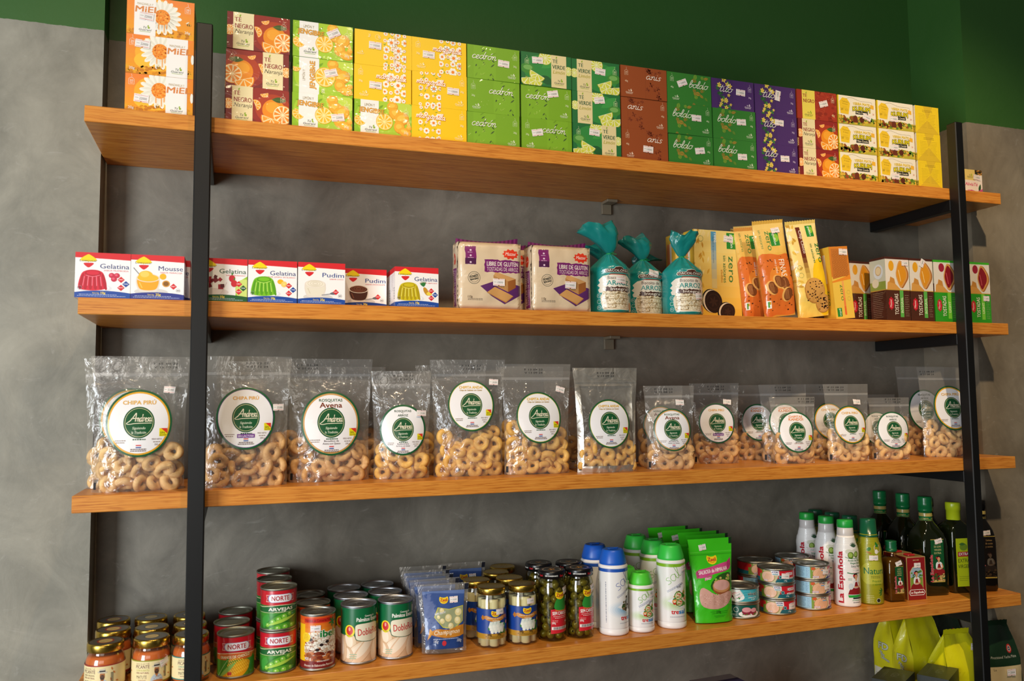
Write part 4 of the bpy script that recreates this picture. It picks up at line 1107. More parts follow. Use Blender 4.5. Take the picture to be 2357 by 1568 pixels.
def toast_pack(x, y, rz, label, st, seed):
    w, d, h = .145, .052, .150
    def mk():
        mb = MB(); f = blockmap(w, d, h, seed); l = blockmap(w, d, h, seed, face='l')
        emit(mb, memo('artg', art_gluten), f, w / 14, h / 14); emit(mb, memo('arts', art_gside), l, d / 6, h / 14)
        B = S('#d3bd9e')
        mb.add([(w / 2, .003, 0), (w / 2, d, 0), (w / 2, d, h), (w / 2, .003, h)], B); mb.add([(w / 2, d, 0), (-w / 2, d, 0), (-w / 2, d, h), (w / 2, d, h)], B)
        mb.add([(-w / 2, .004, 0), (-w / 2, d, 0), (w / 2, d, 0), (w / 2, .004, 0)], B)
        mb.add([(-w / 2, .004, h - .001), (w / 2, .004, h - .001), (w / 2, d * .5, h + .004), (-w / 2, d * .5, h + .004)], B)
        mb.add([(-w / 2, d * .5, h + .004), (w / 2, d * .5, h + .004), (w / 2, d, h), (-w / 2, d, h)], B)
        return mb.mesh('toast_pack', [P_FILM])
    o = link('toast_pack', memo(('tp', seed), mk), None, (x, y, ZB + .0002), (0, 0, rz)); tag(o, label, 'toast pack', 'cream rice toast packs')
    # crimped seal, a thin purple fin along the top
    mb = MB(); n = 30; col = S('#5e1a52'); r = random.Random(seed + 4); ph = r.uniform(0, 3)
    ln = lambda a: h + .006 + .0075 * abs(2 * a - 1 + .1 * sin(ph)) ** 1.6 * (1.25 if a > .5 else .8)
    for i in range(n):
        a, b = i / n, (i + 1) / n
        yy = lambda s_: d * .55 + .002 * sin(s_ * n * PI)
        for q in (0, .0008):
            pts = [(-w / 2 + w * a, yy(a) + q, h), (-w / 2 + w * b, yy(b) + q, h), (-w / 2 + w * b * 1.0, yy(b) - .004 + q, ln(b)), (-w / 2 + w * a, yy(a) - .004 + q, ln(a))]
            mb.add(pts if not q else pts[::-1], col if i % 2 else S('#7c2a6c'))
    link('crimped_seal', mb.mesh('crimped_seal', [P_FILM]), o)
    if st: sticker(o, blockmap(w, d, h, seed), w * .62, h * .40, '13000', -.02, .0028, curved=True)
toast_pack(1.1275, .012, -.03, 'cream rice toast pack with purple banner, nearer the jelly boxes', True, 1)
toast_pack(1.2990, .010, .02, 'cream rice toast pack with purple banner, beside the teal bags', True, 2)
toast_pack(1.1720, .075, 0, 'cream rice toast pack seen in the gap between the two front ones', False, 3)

# teal rice cake bags
TEAL = '#128a86'
def art_rice():
    w, h = .108, .128; cv = Cv(w, h, TEAL); r = random.Random(6)
    P = [(w * .10, h * .40), (w * .07, h * .46), (w * .12, h * .50), (w * .05, h * .55), (w * .12, h * .60), (w * .08, h * .66), (w * .2, h * .735), (w * .45, h * .775), (w * .8, h * .76), (w * .96, h * .66), (w * .92, h * .6), (w * .98, h * .53), (w * .9, h * .48), (w * .94, h * .42), (w * .86, h * .38)]
    cv.poly(P, '#e9e2d4')
    cv.poly(crom([(w * .18, h * .40), (w * .82, h * .40), (w * .86, h * .08), (w * .6, h * .05), (w * .3, h * .05), (w * .17, h * .09)], 3, True), '#e6dcc6')
    cv.rect(w * .19, h * .07, w * .83, h * .43, '#cbb590')
    cv.blobs(w * .20, h * .08, w * .82, h * .42, 120, .0014, .0034, ['#e6d8b8', '#f2e8d0', '#b8a078', '#ece0c2'], 3, .7)
    for y in (.17, .28, .37): cv.stroke([(w * .19, h * y), (w * .4, h * (y - .012)), (w * .62, h * (y + .006)), (w * .83, h * (y - .008))], .0016, '#a08a60')
    X = w * .56
    P = [(X - .034, h * .80), (X - .037, h * .83), (X - .034, h * .875), (X - .012, h * .88), (X - .009, h * .915), (X + .002, h * .93), (X + .012, h * .915), (X + .014, h * .88), (X + .034, h * .875), (X + .037, h * .83), (X + .034, h * .80)]
    cv.poly(P, '#e9e2d4'); cv.poly([(X + (a - X) * .94, h * .845 + (b - h * .845) * .90) for a, b in P], '#4c2c22')
    cv.text('DAC', X - .031, h * .822, .0062, '#f2ece0', w=.019, al='l', bold=.01); cv.text('OL\u00d4NIA', X + .031, h * .822, .0055, '#f2ece0', w=.042, al='r', bold=.01)
    cv.poly([(X - .026, h * .745), (X - .022, h * .775), (X + .022, h * .775), (X + .026, h * .745), (X + .020, h * .757), (X - .020, h * .757)], '#a8381c')
    cv.text('Biscoito de', X - .004, h * .665, .0085, '#4c2c22', w=.048, bold=.004); cv.text('ARROZ', X, h * .545, .0125, '#128a86', w=.060, bold=.018)
    cv.poly(zigzag(X - .033, h * .42, X + .032, h * .51, 8, .0018), '#4c2c22'); cv.text('Integral', X + .002, h * .44, .0075, '#f2ece0', w=.046, bold=.015)
    for y, a in ((.34, '#ffffff'), (.22, '#7aa82a'), (.10, '#ffffff')): cv.ring(w * .09, h * y, .0052, .0008, '#dcece8'); cv.lines(w * .06, h * (y + .01), w * .12, 2, .0025, a, .0006, 2)
    cv.ell(w * .90, h * .12, .008, .013, '#f0e6d0', .2); cv.ell(w * .90, h * .12, .0065, .011, '#c9832c', .2)
    cv.text('70g', w * .8, h * .015, .003, '#0a4a4c'); cv.lines(w * .4, h * .02, w * .7, 1, .002, '#0a4a4c', .0008, 6)
    return cv
def ricemap(seed, H=.148):
    def rad(z, a):
        if z < .006: r0 = .048 + .004 * z / .006
        elif z < .110: r0 = .0515
        else:
            t = min(1, (z - .110) / (H - .110)); r0 = .0460 * (1 - t) ** .8 + .0055
        f = min(1, max(0, (z - .085) / .04))
        n = (.0016 + .006 * f * (1 - f * .55)) * noise.noise(Vector((cos(a) * 1.5 * (1 + f * 1.8) + seed, sin(a) * 1.5 * (1 + f * 1.8), z * (24 - 14 * f) + seed)))
        return max(.0035, r0 + n)
    def P(u, z):
        a = u / .05
        r = rad(z, a); return Vector((sin(a) * r, -cos(a) * r, z))
    def f(u, v, o):
        p = P(u, v); e = .0012; n = (P(u + e, v) - P(u - e, v)).cross(P(u, v + e) - P(u, v - e)).normalized()
        return (p + n * o, n)
    return f
def rice_bag(x, y, rz, label, seed, tuft, st=None):
    root = tag(empty('rice_cake_bag', (x, y, ZB + .0002), rz), label, 'bag', 'teal rice cake bags'); root.scale = (.95, .95, 1)
    f = ricemap(seed); C_ = 2 * PI * .05
    mb = MB(); base = Cv(C_, .148, TEAL); emit(mb, base, lambda u, v, o: f(u - C_ / 2, v, 0), C_ / 56, .148 / 30)
    emit(mb, memo('rice', art_rice), lambda u, v, o: f(u - .054, v * .915 + .002, o), .108 / 20, .128 / 22, o0=.0003)
    mb.add([Vector((.045 * sin(2 * PI * k / 24), .045 * cos(2 * PI * k / 24), 0.0)) for k in range(24)], S(TEAL), [Vector((0, 0, -1))] * 24)
    link('bag_body', mb.mesh('bag_body', [P_FILM]), root)
    # gathered tuft above the tie: crumpled fan made of two flared sheets
    mb = MB(); (lean, wid, hh, fwd) = tuft; n, m = 44, 16; G = []
    for j in range(m + 1):
        t = j / m; row = []
        R = .0055 + wid * (t ** .75) * (1 - .22 * max(0, t - .7) / .3)
        for i in range(n):
            a = 2 * PI * i / n
            fo = 1 + t * (.34 * noise.noise(Vector((cos(a) * 2.6 + seed * 2, sin(a) * 2.6, t * 2.2 + seed))) + .16 * noise.noise(Vector((cos(a) * 7 + seed, sin(a) * 7, t * 6))))
            rx = R * fo; ry = R * .42 * fo
            zz = .148 + hh * t * (1 + .30 * t * noise.noise(Vector((cos(a) * 1.3 + seed, sin(a) * 1.3, 4.0))))
            cx = lean * hh * t * t
            row.append(Vector((cx + rx * cos(a), fwd * t + ry * sin(a), zz - abs(lean) * .012 * t * t * (1 + cos(a) * (1 if lean > 0 else -1)))))
        G.append(row)
    for j in range(m):
        for i in range(n):
            k = (i + 1) % n; q = [G[j][i], G[j][k], G[j + 1][k], G[j + 1][i]]
            nn = (q[1] - q[0]).cross(q[3] - q[0]).normalized()
            def vn(jj, ii):
                a = G[jj][(ii + 1) % n] - G[jj][ii - 1]; b = G[min(m, jj + 1)][ii] - G[max(0, jj - 1)][ii]
                return a.cross(b).normalized()
            mb.add(q, S('#127f7c'), [vn(j, i), vn(j, k), vn(j + 1, k), vn(j + 1, i)])
    c = sum(G[m], Vector()) / n - Vector((0, 0, .006))
    for i in range(n): mb.add([G[m][i], G[m][(i + 1) % n], c], S('#0e6f6d'))
    link('gathered_top', mb.mesh('gathered_top', [P_FILM]), root)
    me = rings_mesh('twist_tie', [(.1455, .0072), (.1472, .0085), (.149, .0072)], M_TIE, 16); tw = link('twist_tie', me, root)
    mb = MB(); mb.box(.006, .018, -.0078, -.0070, .1466, .1478, S('#0f9a50'), .0002); mb.box(.004, .012, -.0068, -.006, .150, .1512, S('#0f9a50'), .0002)
    link('tie_end', mb.mesh('tie_end', [P_PLAS]), tw)
    if st: sticker(root, f, st[0], st[1], '15000', st[2], .0018, curved=True)
rice_bag(1.4800, .172, .15, 'teal rice cake bag behind the front left one, crumpled top flopping left', 3, (-.95, .046, .050, 0))
rice_bag(1.6020, .216, -.1, 'rear teal rice cake bag whose top flops right', 7, (.95, .036, .042, 0))
rice_bag(1.4430, .060, -.10, 'front teal rice cake bag beside the cream toast packs', 5, (-.55, .052, .072, -.004), (.012, .078, -.06))
rice_bag(1.5640, .118, -.12, 'teal rice cake bag overlapped by its left neighbour', 9, (-.45, .044, .062, .004), (.012, .108, -.25))
rice_bag(1.6380, .053, -.20, 'teal rice cake bag in front of the tall yellow biscuit boxes', 12, (.15, .040, .064, -.004), (.030, .046, .1))

# tall biscuit boxes and packs
def green_logo(cv, x, y, s):
    cv.rect(x, y, x + s * .72, y + s, '#2a8a34'); cv.ell(x + s * .5, y + s * .6, s * .2, s * .3, '#8ac23a')
    cv.text('gull\u00f3n', x + s * .28, y + s * .5, s * .2, '#f2f6ec', w=s * .85, rot=-PI / 2, bold=.02)
def art_twins():
    w, h = .133, .222; cv = Cv(w, h, '#ecd07a'); cv.grad(0, 0, w, h, '#e9b93a', '#efd988', 8)
    r = random.Random(5)
    for k in range(26): leaf(cv, w * r.uniform(.0, .3), h * r.uniform(.2, 1), .016, .005, r.uniform(1.0, 1.9), r.choice(['#d9a83c', '#f2dc9a', '#c99430']))
    cv.grad(w * .36, h * .35, w * .47, h * .985, '#e6ce80', '#2f9ad0', 6); cv.text('TWINS', w * .425, h * .92, .0075, '#f4f2e8', w=.024, rot=-PI / 2, bold=.02); cv.text('S\u00e1ndwich de cacao con crema', w * .395, h * .78, .0042, '#2c5a7a', w=.066, rot=-PI / 2)
    green_logo(cv, w * .70, h * .80, .040)
    cv.text('zero', w * .73, h * .57, .018, '#2c7a3a', w=.065, rot=-PI / 2, bold=.0); cv.text('sin az\u00facares', w * .615, h * .57, .009, '#3c7a44', w=.068, rot=-PI / 2); cv.text('a\u00f1adidos', w * .56, h * .49, .006, '#c98a2c', w=.032, rot=-PI / 2)
    for cx, cy, a in ((w * .36, h * .20, .25), (w * .66, h * .09, -.7)):
        R = .026 if a > 0 else .021
        cv.ell(cx - .004, cy + .002, R, R * 1.12, '#1e120e', a); cv.ell(cx - .001, cy + .001, R * .98, R * 1.1, '#e9dcc8', a); cv.ell(cx + .003, cy, R * .95, R * 1.08, '#2a1914', a); cv.ring(cx + .003, cy, R * .72, .0008, '#4a3026')
        for k in range(6): leaf(cv, cx + .003, cy, R * .55, R * .2, k * PI / 3 + a, '#3c261e'); cv.L -= 1
    cv.ring(w * .14, h * .90, .007, .0007, '#8a9a5a')
    return cv
def art_zside(w=.05, h=.222):
    cv = Cv(w, h, '#e6b93c'); cv.rect(w * .1, h * .5, w * .4, h * .9, '#e88a4a'); cv.rect(w * .4, h * .5, w * .6, h * .9, '#f2e6d2'); cv.text('zero', w * .5, h * .3, .012, '#2c7a3a', w=.04, rot=-PI / 2); return cv
tm = carton_mesh('biscuit_box', .133, .050, .222, art_twins(), art_zside(), None, None, '#e6c050', P_CARD)
o = link('biscuit_box', tm, None, (1.7730, .100, ZB + .0002), (0, 0, .01)); o.scale = (1.05, 1, 1.05); tag(o, 'tall yellow biscuit box with two dark sandwich cookies', 'biscuit box', 'tall yellow biscuit boxes'); sticker(o, mp_front(.133), .098, .202, '16000', -.1)
o = link('biscuit_box', tm, None, (1.7560, .162, ZB + .0002), (0, 0, -.02)); o.scale = (1.05, 1, 1.05); tag(o, 'tall yellow biscuit box showing only its left edge behind another', 'biscuit box', 'tall yellow biscuit boxes')

def art_finas():
    w, h = .088, .245; cv = Cv(w, h, '#dca040'); cv.grad(0, h * .60, w, h, '#e2b34e', '#ecca74', 6); r = random.Random(7)
    cv.poly(crom([(0, h * .05), (w * .3, h * .02), (w, h * .06), (w, h * .60), (w * .6, h * .64), (w * .25, h * .66), (0, h * .60)], 4, True), '#d8702a'); cv.ell(w * .5, h * .4, w * .3, h * .12, '#e58a34')
    green_logo(cv, w * .46, h * .74, .036); cv.text('zero', w * .33, h * .80, .015, '#2c7a3a', w=.052, rot=-PI / 2); cv.text('sin az\u00facares', w * .13, h * .82, .0075, '#3c7a44', w=.05, rot=-PI / 2)
    cv.text('FINAS', w * .58, h * .50, .016, '#f6ece0', w=.045, rot=-PI / 2); cv.text('ma\u00edz y avena', w * .44, h * .52, .006, '#f6ece0', w=.036, rot=-PI / 2)
    for x, y, a in ((.22, .30, .4), (.62, .34, .2), (.68, .22, -.4), (.46, .36, .6)):
        cv.ell(w * x, h * y, .014, .019, '#e8b060', a); cv.ell(w * x + .003, h * y, .0115, .017, '#7a4422', a)
        for k in range(4): cv.stroke([(w * x - .004 + k * .003, h * y - .012), (w * x + k * .003 - .006, h * y + .012)], .0009, '#c98a52'); cv.L -= (1 if k else 0)
    cv.blobs(w * .05, h * .03, w * .95, h * .62, 20, .001, .0028, ['#4a2410', '#6a3418'], 5); cv.rect(w * .05, h * .09, w * .16, h * .17, '#f2f0ea'); cv.rect(w * .07, h * .10, w * .11, h * .16, '#3c9a3c'); cv.rect(w * .11, h * .13, w * .15, h * .16, '#d8a02c')
    return cv
def art_chip():
    w, h = .092, .250; cv = Cv(w, h, '#efc63c'); cv.grad(0, 0, w, h, '#f0cd5a', '#f2dc96', 6); r = random.Random(9)
    cv.ell(w * .8, h * .3, w * .3, h * .3, '#f2c41a'); 
    for k in range(30): leaf(cv, w * r.uniform(0, .25), h * r.uniform(.2, 1), .014, .006, r.uniform(0, 3), r.choice(['#f2e8c8', '#e0b84a', '#c99a3a']))
    cv.poly([(w * .30, h * .95), (w * .44, h * .95), (w * .44, h * .62), (w * .30, h * .60)], '#6a2c1c'); cv.grad(w * .30, h * .35, w * .44, h * .62, '#ecc860', '#6a2c1c', 5)
    cv.text('Chip Choco', w * .37, h * .79, .0085, '#f2e6d8', w=.062, rot=-PI / 2, bold=.01)
    green_logo(cv, w * .62, h * .84, .030); cv.text('zero', w * .80, h * .66, .016, '#2c7a3a', w=.052, rot=-PI / 2); cv.text('sin az\u00facares', w * .64, h * .66, .007, '#3c7a44', w=.052, rot=-PI / 2)
    for x, y, R in ((.50, .27, .030), (.74, .13, .022)):
        cv.ell(w * x, h * y, R, R * 1.1, '#b8803a'); cv.ell(w * x + .001, h * y + .001, R * .94, R * 1.04, '#cf9a50'); cv.blobs(w * x - R * .75, h * y - R * .8, w * x + R * .75, h * y + R * .8, 15, .0015, .003, ['#2a1610', '#3c2016'], int(x * 100))
    for y in (.52, .44): cv.ring(w * .15, h * y, .006, .0007, '#a8b06a')
    return cv
def art_dig():
    w, h = .060, .190; cv = Cv(w, h, '#ecc44e'); cv.rect(0, h * .58, w, h, '#d8822c'); r = random.Random(2)
    cv.poly([(w * .05, h * .55), (w * .95, h * .60), (w * .9, h * .97), (w * .1, h * .97)], '#c07430'); 
    for i in range(5):
        for j in range(8): cv.ring(w * (.2 + .15 * i + .07 * (j % 2)), h * (.60 + .046 * j), .0036, .0008, '#9a5820', 8); cv.L -= 1
    cv.poly([(0, h * .52), (w, h * .60), (w, h * .54), (0, h * .5)], '#e88c2c')
    cv.text('zero', w * .38, h * .36, .013, '#2c7a3a', w=.042, rot=-PI / 2); cv.grad(w * .5, h * .05, w * .6, h * .52, '#e85a2c', '#f0b060', 4)
    cv.rect(w * .1, h * .03, w * .35, h * .15, '#2a8a34'); cv.text('gull\u00f3n', w * .22, h * .09, .006, '#f2f6ec', w=.020, rot=-PI / 2)
    for y in (.36, .27): cv.ring(w * .8, h * y, .005, .0006, '#b0a050')
    return cv
def flow_pack(name, art, w, h, d, base, loc, lean, rz, label, cat, seed, st=None, grp=None):
    root = tag(empty(name, loc, rz), label, cat, grp); root.rotation_euler = (0, lean, rz)
    me, f = bag_mesh('wrapper', w, h, d, art, base, P_FILM, base=.55, top=1.0, side=.34, flat=.9, seed=seed, wr=.0022)
    link('wrapper', me, root)
    mb = MB(); n = 24; C1 = S(base)
    for s_, z0, z1 in ((1, h - .001, h + .009),):
        for i in range(n):
            a, b = -w / 2 + w * i / n, -w / 2 + w * (i + 1) / n; ja, jb = .0016 * (i % 2), .0016 * ((i + 1) % 2)
            mb.add([(a, -.0006, z0), (b, -.0006, z0), (b, -.003, z1 - jb), (a, -.003, z1 - ja)], C1); mb.add([(a, .0006, z0), (a, -.0022, z1 - ja), (b, -.0022, z1 - jb), (b, .0006, z0)], C1)
    link('crimped_seal', mb.mesh('crimped_seal', [P_FILM]), root)
    if st: sticker(root, f, *st[:2], st[2], st[3], .0022, curved=True, w=.024, h=.014)
    return root
af, ac = art_finas(), art_chip()
flow_pack('biscuit_pack', af, .088, .242, .046, '#e2b34e', (1.9150, .042, ZB + .0062), -.115, -.10, 'orange and yellow pack of thin chocolate cookies leaning left', 'biscuit pack', 3, (.060, .222, '17000', .1), 'leaning biscuit packs')
flow_pack('biscuit_pack', ac, .092, .246, .044, '#efd070', (2.0170, .040, ZB + .0070), -.125, -.06, 'bright yellow pack of chocolate chip cookies leaning left', 'biscuit pack', 4, None, 'leaning biscuit packs')
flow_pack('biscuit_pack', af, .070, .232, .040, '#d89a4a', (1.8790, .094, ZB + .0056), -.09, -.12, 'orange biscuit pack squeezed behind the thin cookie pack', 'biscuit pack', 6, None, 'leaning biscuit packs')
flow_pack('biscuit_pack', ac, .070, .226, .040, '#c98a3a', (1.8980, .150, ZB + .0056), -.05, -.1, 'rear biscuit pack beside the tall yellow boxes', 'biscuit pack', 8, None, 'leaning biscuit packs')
dm = carton_mesh('biscuit_box', .060, .045, .190, art_dig(), art_zside(.045, .19), None, None, '#e6b040', P_CARD)
o = link('biscuit_box', dm, None, (2.1000, .016, ZB + .003), (0, -.09, 0)); tag(o, 'small orange digestive biscuit box leaning on the yellow pack', 'biscuit box'); sticker(o, mp_front(.06), .044, .175, '12000', -.1)

def art_tost(green):
    w, h = .080, .172; B = '#4c2412' if not green else '#2c9a1c'; cv = Cv(w, h, '#e6ddd0'); cv.rect(0, 0, w, h * .48, B); cv.rect(0, h * .478, w, h * .49, '#c99a3a')
    cv.rect(0, h * .965, w, h, '#4a2014' if not green else '#3cb01e'); r = random.Random(3)
    J = '#e0941c' if not green else '#8a1420'
    if green: cv.ell(w * .35, h * .88, .010, .012, '#a01c38')
    else: cv.ell(w * .25, h * .86, .009, .014, '#e6a41c')
    cv.poly([(w * .05, h * .49), (w * .08, h * .6), (w * .25, h * .64), (w * .45, h * .56), (w * .6, h * .5), (w * .6, h * .49)], '#d89c4a'); cv.poly([(w * .15, h * .6), (w * .2, h * .69), (w * .36, h * .66), (w * .4, h * .58)], '#c98a3a')
    T = crom([(w * .62, h * .95), (w * .46, h * .80), (w * .45, h * .68), (w * .62, h * .52), (w * .80, h * .60), (w * .92, h * .70), (w * .88, h * .82)], 4, True)
    cv.poly([(a + .004, b - .001) for a, b in T], '#a8662c'); cv.poly([(a, b) for a, b in T], '#d89a50')
    cv.poly([(w * .65 + (a - w * .65) * .80, h * .74 + (b - h * .74) * .84) for a, b in T], J); cv.stroke(crom([(w * .55, h * .8), (w * .6, h * .7), (w * .63, h * .62)], 3), .0022, '#f6d38a' if not green else '#d05a60')
    P = [(w * .20 + .0085 * (1 + .1 * cos(8 * a)) * cos(a), h * .27 + .0165 * (1 + .1 * cos(8 * a)) * sin(a)) for a in [2 * PI * i / 32 for i in range(32)]]
    cv.poly(P, '#c8182c'); cv.text('Mazzei', w * .22, h * .27, .006, '#f6e8dc', w=.022, rot=PI / 2, shear=.3)
    cv.text('TOSTADAS', w * .50, h * .26, .0125, '#f2ead8', w=.056, rot=PI / 2, bold=.012)
    cv.rect(w * .57, h * .06, w * .72, h * .48, '#5cb04a' if not green else '#7ac83a'); cv.text('INTEGRAL' if not green else 'LIGHT', w * .70, h * .25, .008, '#e8f2c8', w=.042 if not green else .03, rot=PI / 2, bold=.01)
    cv.lines(w * .78, h * .4, w * .95, 12, .005, '#c9b49a', .0006, 3)
    return cv
def art_tside(green):
    w, h = .056, .172; cv = Cv(w, h, '#c9c8b0'); cv.rect(0, 0, w, h * .48, '#451f10' if not green else '#2c8a1c'); cv.rect(0, h * .478, w, h * .49, '#c99a3a'); cv.rect(0, h * .965, w, h, '#4a2014' if not green else '#3cb01e')
    cv.rect(0, h * .49, w, h * .62, '#8a9a3a' if not green else '#5a3020'); cv.ell(w * .55, h * .78, .017, .020, '#d8dcdc'); cv.ell(w * .55, h * .79, .011, .013, '#c9a878'); cv.ell(w * .55, h * .79, .009, .010, '#e6cfa0'); cv.ell(w * .35, h * .60, .012, .012, '#e2d4b4')
    cv.lines(w * .15, h * .44, w * .85, 14, .005, '#b8a488' if not green else '#d8ecc0', .0006, 8); return cv
def tost_mesh(g):
    def mk(): return carton_mesh('toast_pack', .080, .056, .172, art_tost(g), art_tside(g), None, None, '#4a2014' if not g else '#3cb01e', P_WRAP, ch=.002)
    return memo(('tost', g), mk)
for g, x, y, rz, lb, st in ((0, 2.2720, .012, 0, 'brown toast pack with amber jam toast, its left side and cup picture in view', (.066, .157, 0)), (0, 2.3560, .014, 0, 'brown toast pack directly left of the green ones', (.044, .160, 1.1)),
    (0, 2.2260, .095, .05, 'brown toast pack set back beside the small orange biscuit box', None), (1, 2.4420, .016, 0, 'green toast pack partly behind the right upright, on its left', None), (1, 2.5640, .016, .0, 'green toast pack standing right of the right upright', (.063, .07, 0)),
    (0, 2.2100, .160, .1, 'brown toast pack edge furthest back near the orange box', None)):
    o = link('toast_pack', tost_mesh(g), None, (x, y, ZB + .0002), (0, 0, rz)); tag(o, lb, 'toast pack', 'packs of toast by the right upright')
    if st: sticker(o, mp_front(.08), st[0], st[1], '16000', st[2], w=.022, h=.015)
# ------------------------------------------------------------------ clear pouches of ring biscuits
def cookie_mat(name, a, b_):
    m, t, b = nt(name); L = t.links.new
    n = t.nodes.new('ShaderNodeTexNoise'); n.inputs['Scale'].default_value = 90; n.inputs['Detail'].default_value = 5
    tc = t.nodes.new('ShaderNodeTexCoord'); L(tc.outputs['Object'], n.inputs['Vector'])
    cr = t.nodes.new('ShaderNodeValToRGB'); cr.color_ramp.elements[0].position = .3; cr.color_ramp.elements[1].position = .7
    cr.color_ramp.elements[0].color = (*S(a), 1); cr.color_ramp.elements[1].color = (*S(b_), 1)
    L(n.outputs[0], cr.inputs[0]); L(cr.outputs[0], b.inputs['Base Color']); b.inputs['Roughness'].default_value = .65
    bp = t.nodes.new('ShaderNodeBump'); bp.inputs['Strength'].default_value = .35; bp.inputs['Distance'].default_value = .0015; L(n.outputs[0], bp.inputs['Height']); L(bp.outputs[0], b.inputs['Normal'])
    return m
CK = [cookie_mat('pale_ring_biscuit', '#d6a765', '#efc98e'), cookie_mat('golden_ring_biscuit', '#d29a45', '#efc06a'), cookie_mat('brown_ring_biscuit', '#c28f55', '#e2b478')]
def ring_biscuit(seed, mat):
    r = random.Random(seed); vs, fs = [], []; N, K = 28, 18
    el = 1 + r.uniform(-.08, .16); tw = r.uniform(-.8, .8); kn = r.uniform(0, 6)
    for i in range(N):
        a = 2 * PI * i / N
        R = .0116 * (1 + .05 * sin(2 * a + kn)); q = .0072 * (1 + .10 * sin(a + kn) + .06 * sin(3 * a))
        if seed % 3 == 0 and abs(((a - kn) + PI) % (2 * PI) - PI) < .35: q *= .82
        for k in range(K):
            b = 2 * PI * k / K
            rr = q * (1 + .07 * (1 if k % 2 else -1))
            vs.append(((R + rr * cos(b + tw * a * .3)) * cos(a) * el, (R + rr * cos(b + tw * a * .3)) * sin(a), rr * .92 * sin(b + tw * a * .3)))
    for i in range(N):
        for k in range(K):
            fs.append((i * K + k, ((i + 1) % N) * K + k, ((i + 1) % N) * K + (k + 1) % K, i * K + (k + 1) % K))
    me = bpy.data.meshes.new('ring_biscuit'); me.from_pydata(vs, [], fs); me.materials.append(mat)
    me.polygons.foreach_set('use_smooth', [True] * len(fs)); me.update(); return me
BISC = [[ring_biscuit(s + 10 * j, CK[j]) for s in range(5)] for j in range(3)]

KIND = {  # ring colour, title rows (text, height, colour, width, y), extra
 'gold': ('#e0a52a', [('CHIPA PIR\u00da', .115, '#e6b04a', .98, .56)], None),
 'purple': ('#6a2c8a', [('CHIPA PIR\u00da', .105, '#e6a93a', .86, .60)], 'SIN LACTOSA'),
 'tan': ('#c99a5a', [('ROSQUITAS', .085, '#1f5a38', .78, .68), ('Avena', .16, '#7a3418', .75, .49)], 'Bocaditos de|Avena con Queso'),
 'green': ('#1f5a38', [('ROSQUITAS', .085, '#2a4a34', .72, .70), ('ARROZ', .085, '#2a4a34', .44, .53)], 'Bocaditos de Harina|de Arroz con Queso'),
 'yellow': ('#d8c44a', [('CHIPITA ANDAI', .10, '#e8b81a', .98, .67), ('Chipa de Calabaza con Queso', .05, '#b8912a', .95, .58)], None),
 'orange': ('#2a6a3c', [('CHIPITAS', .10, '#e8893a', .75, .70), ('KANDOI', .12, '#e8893a', .80, .56)], 'CHIPITAS KANDOI')}
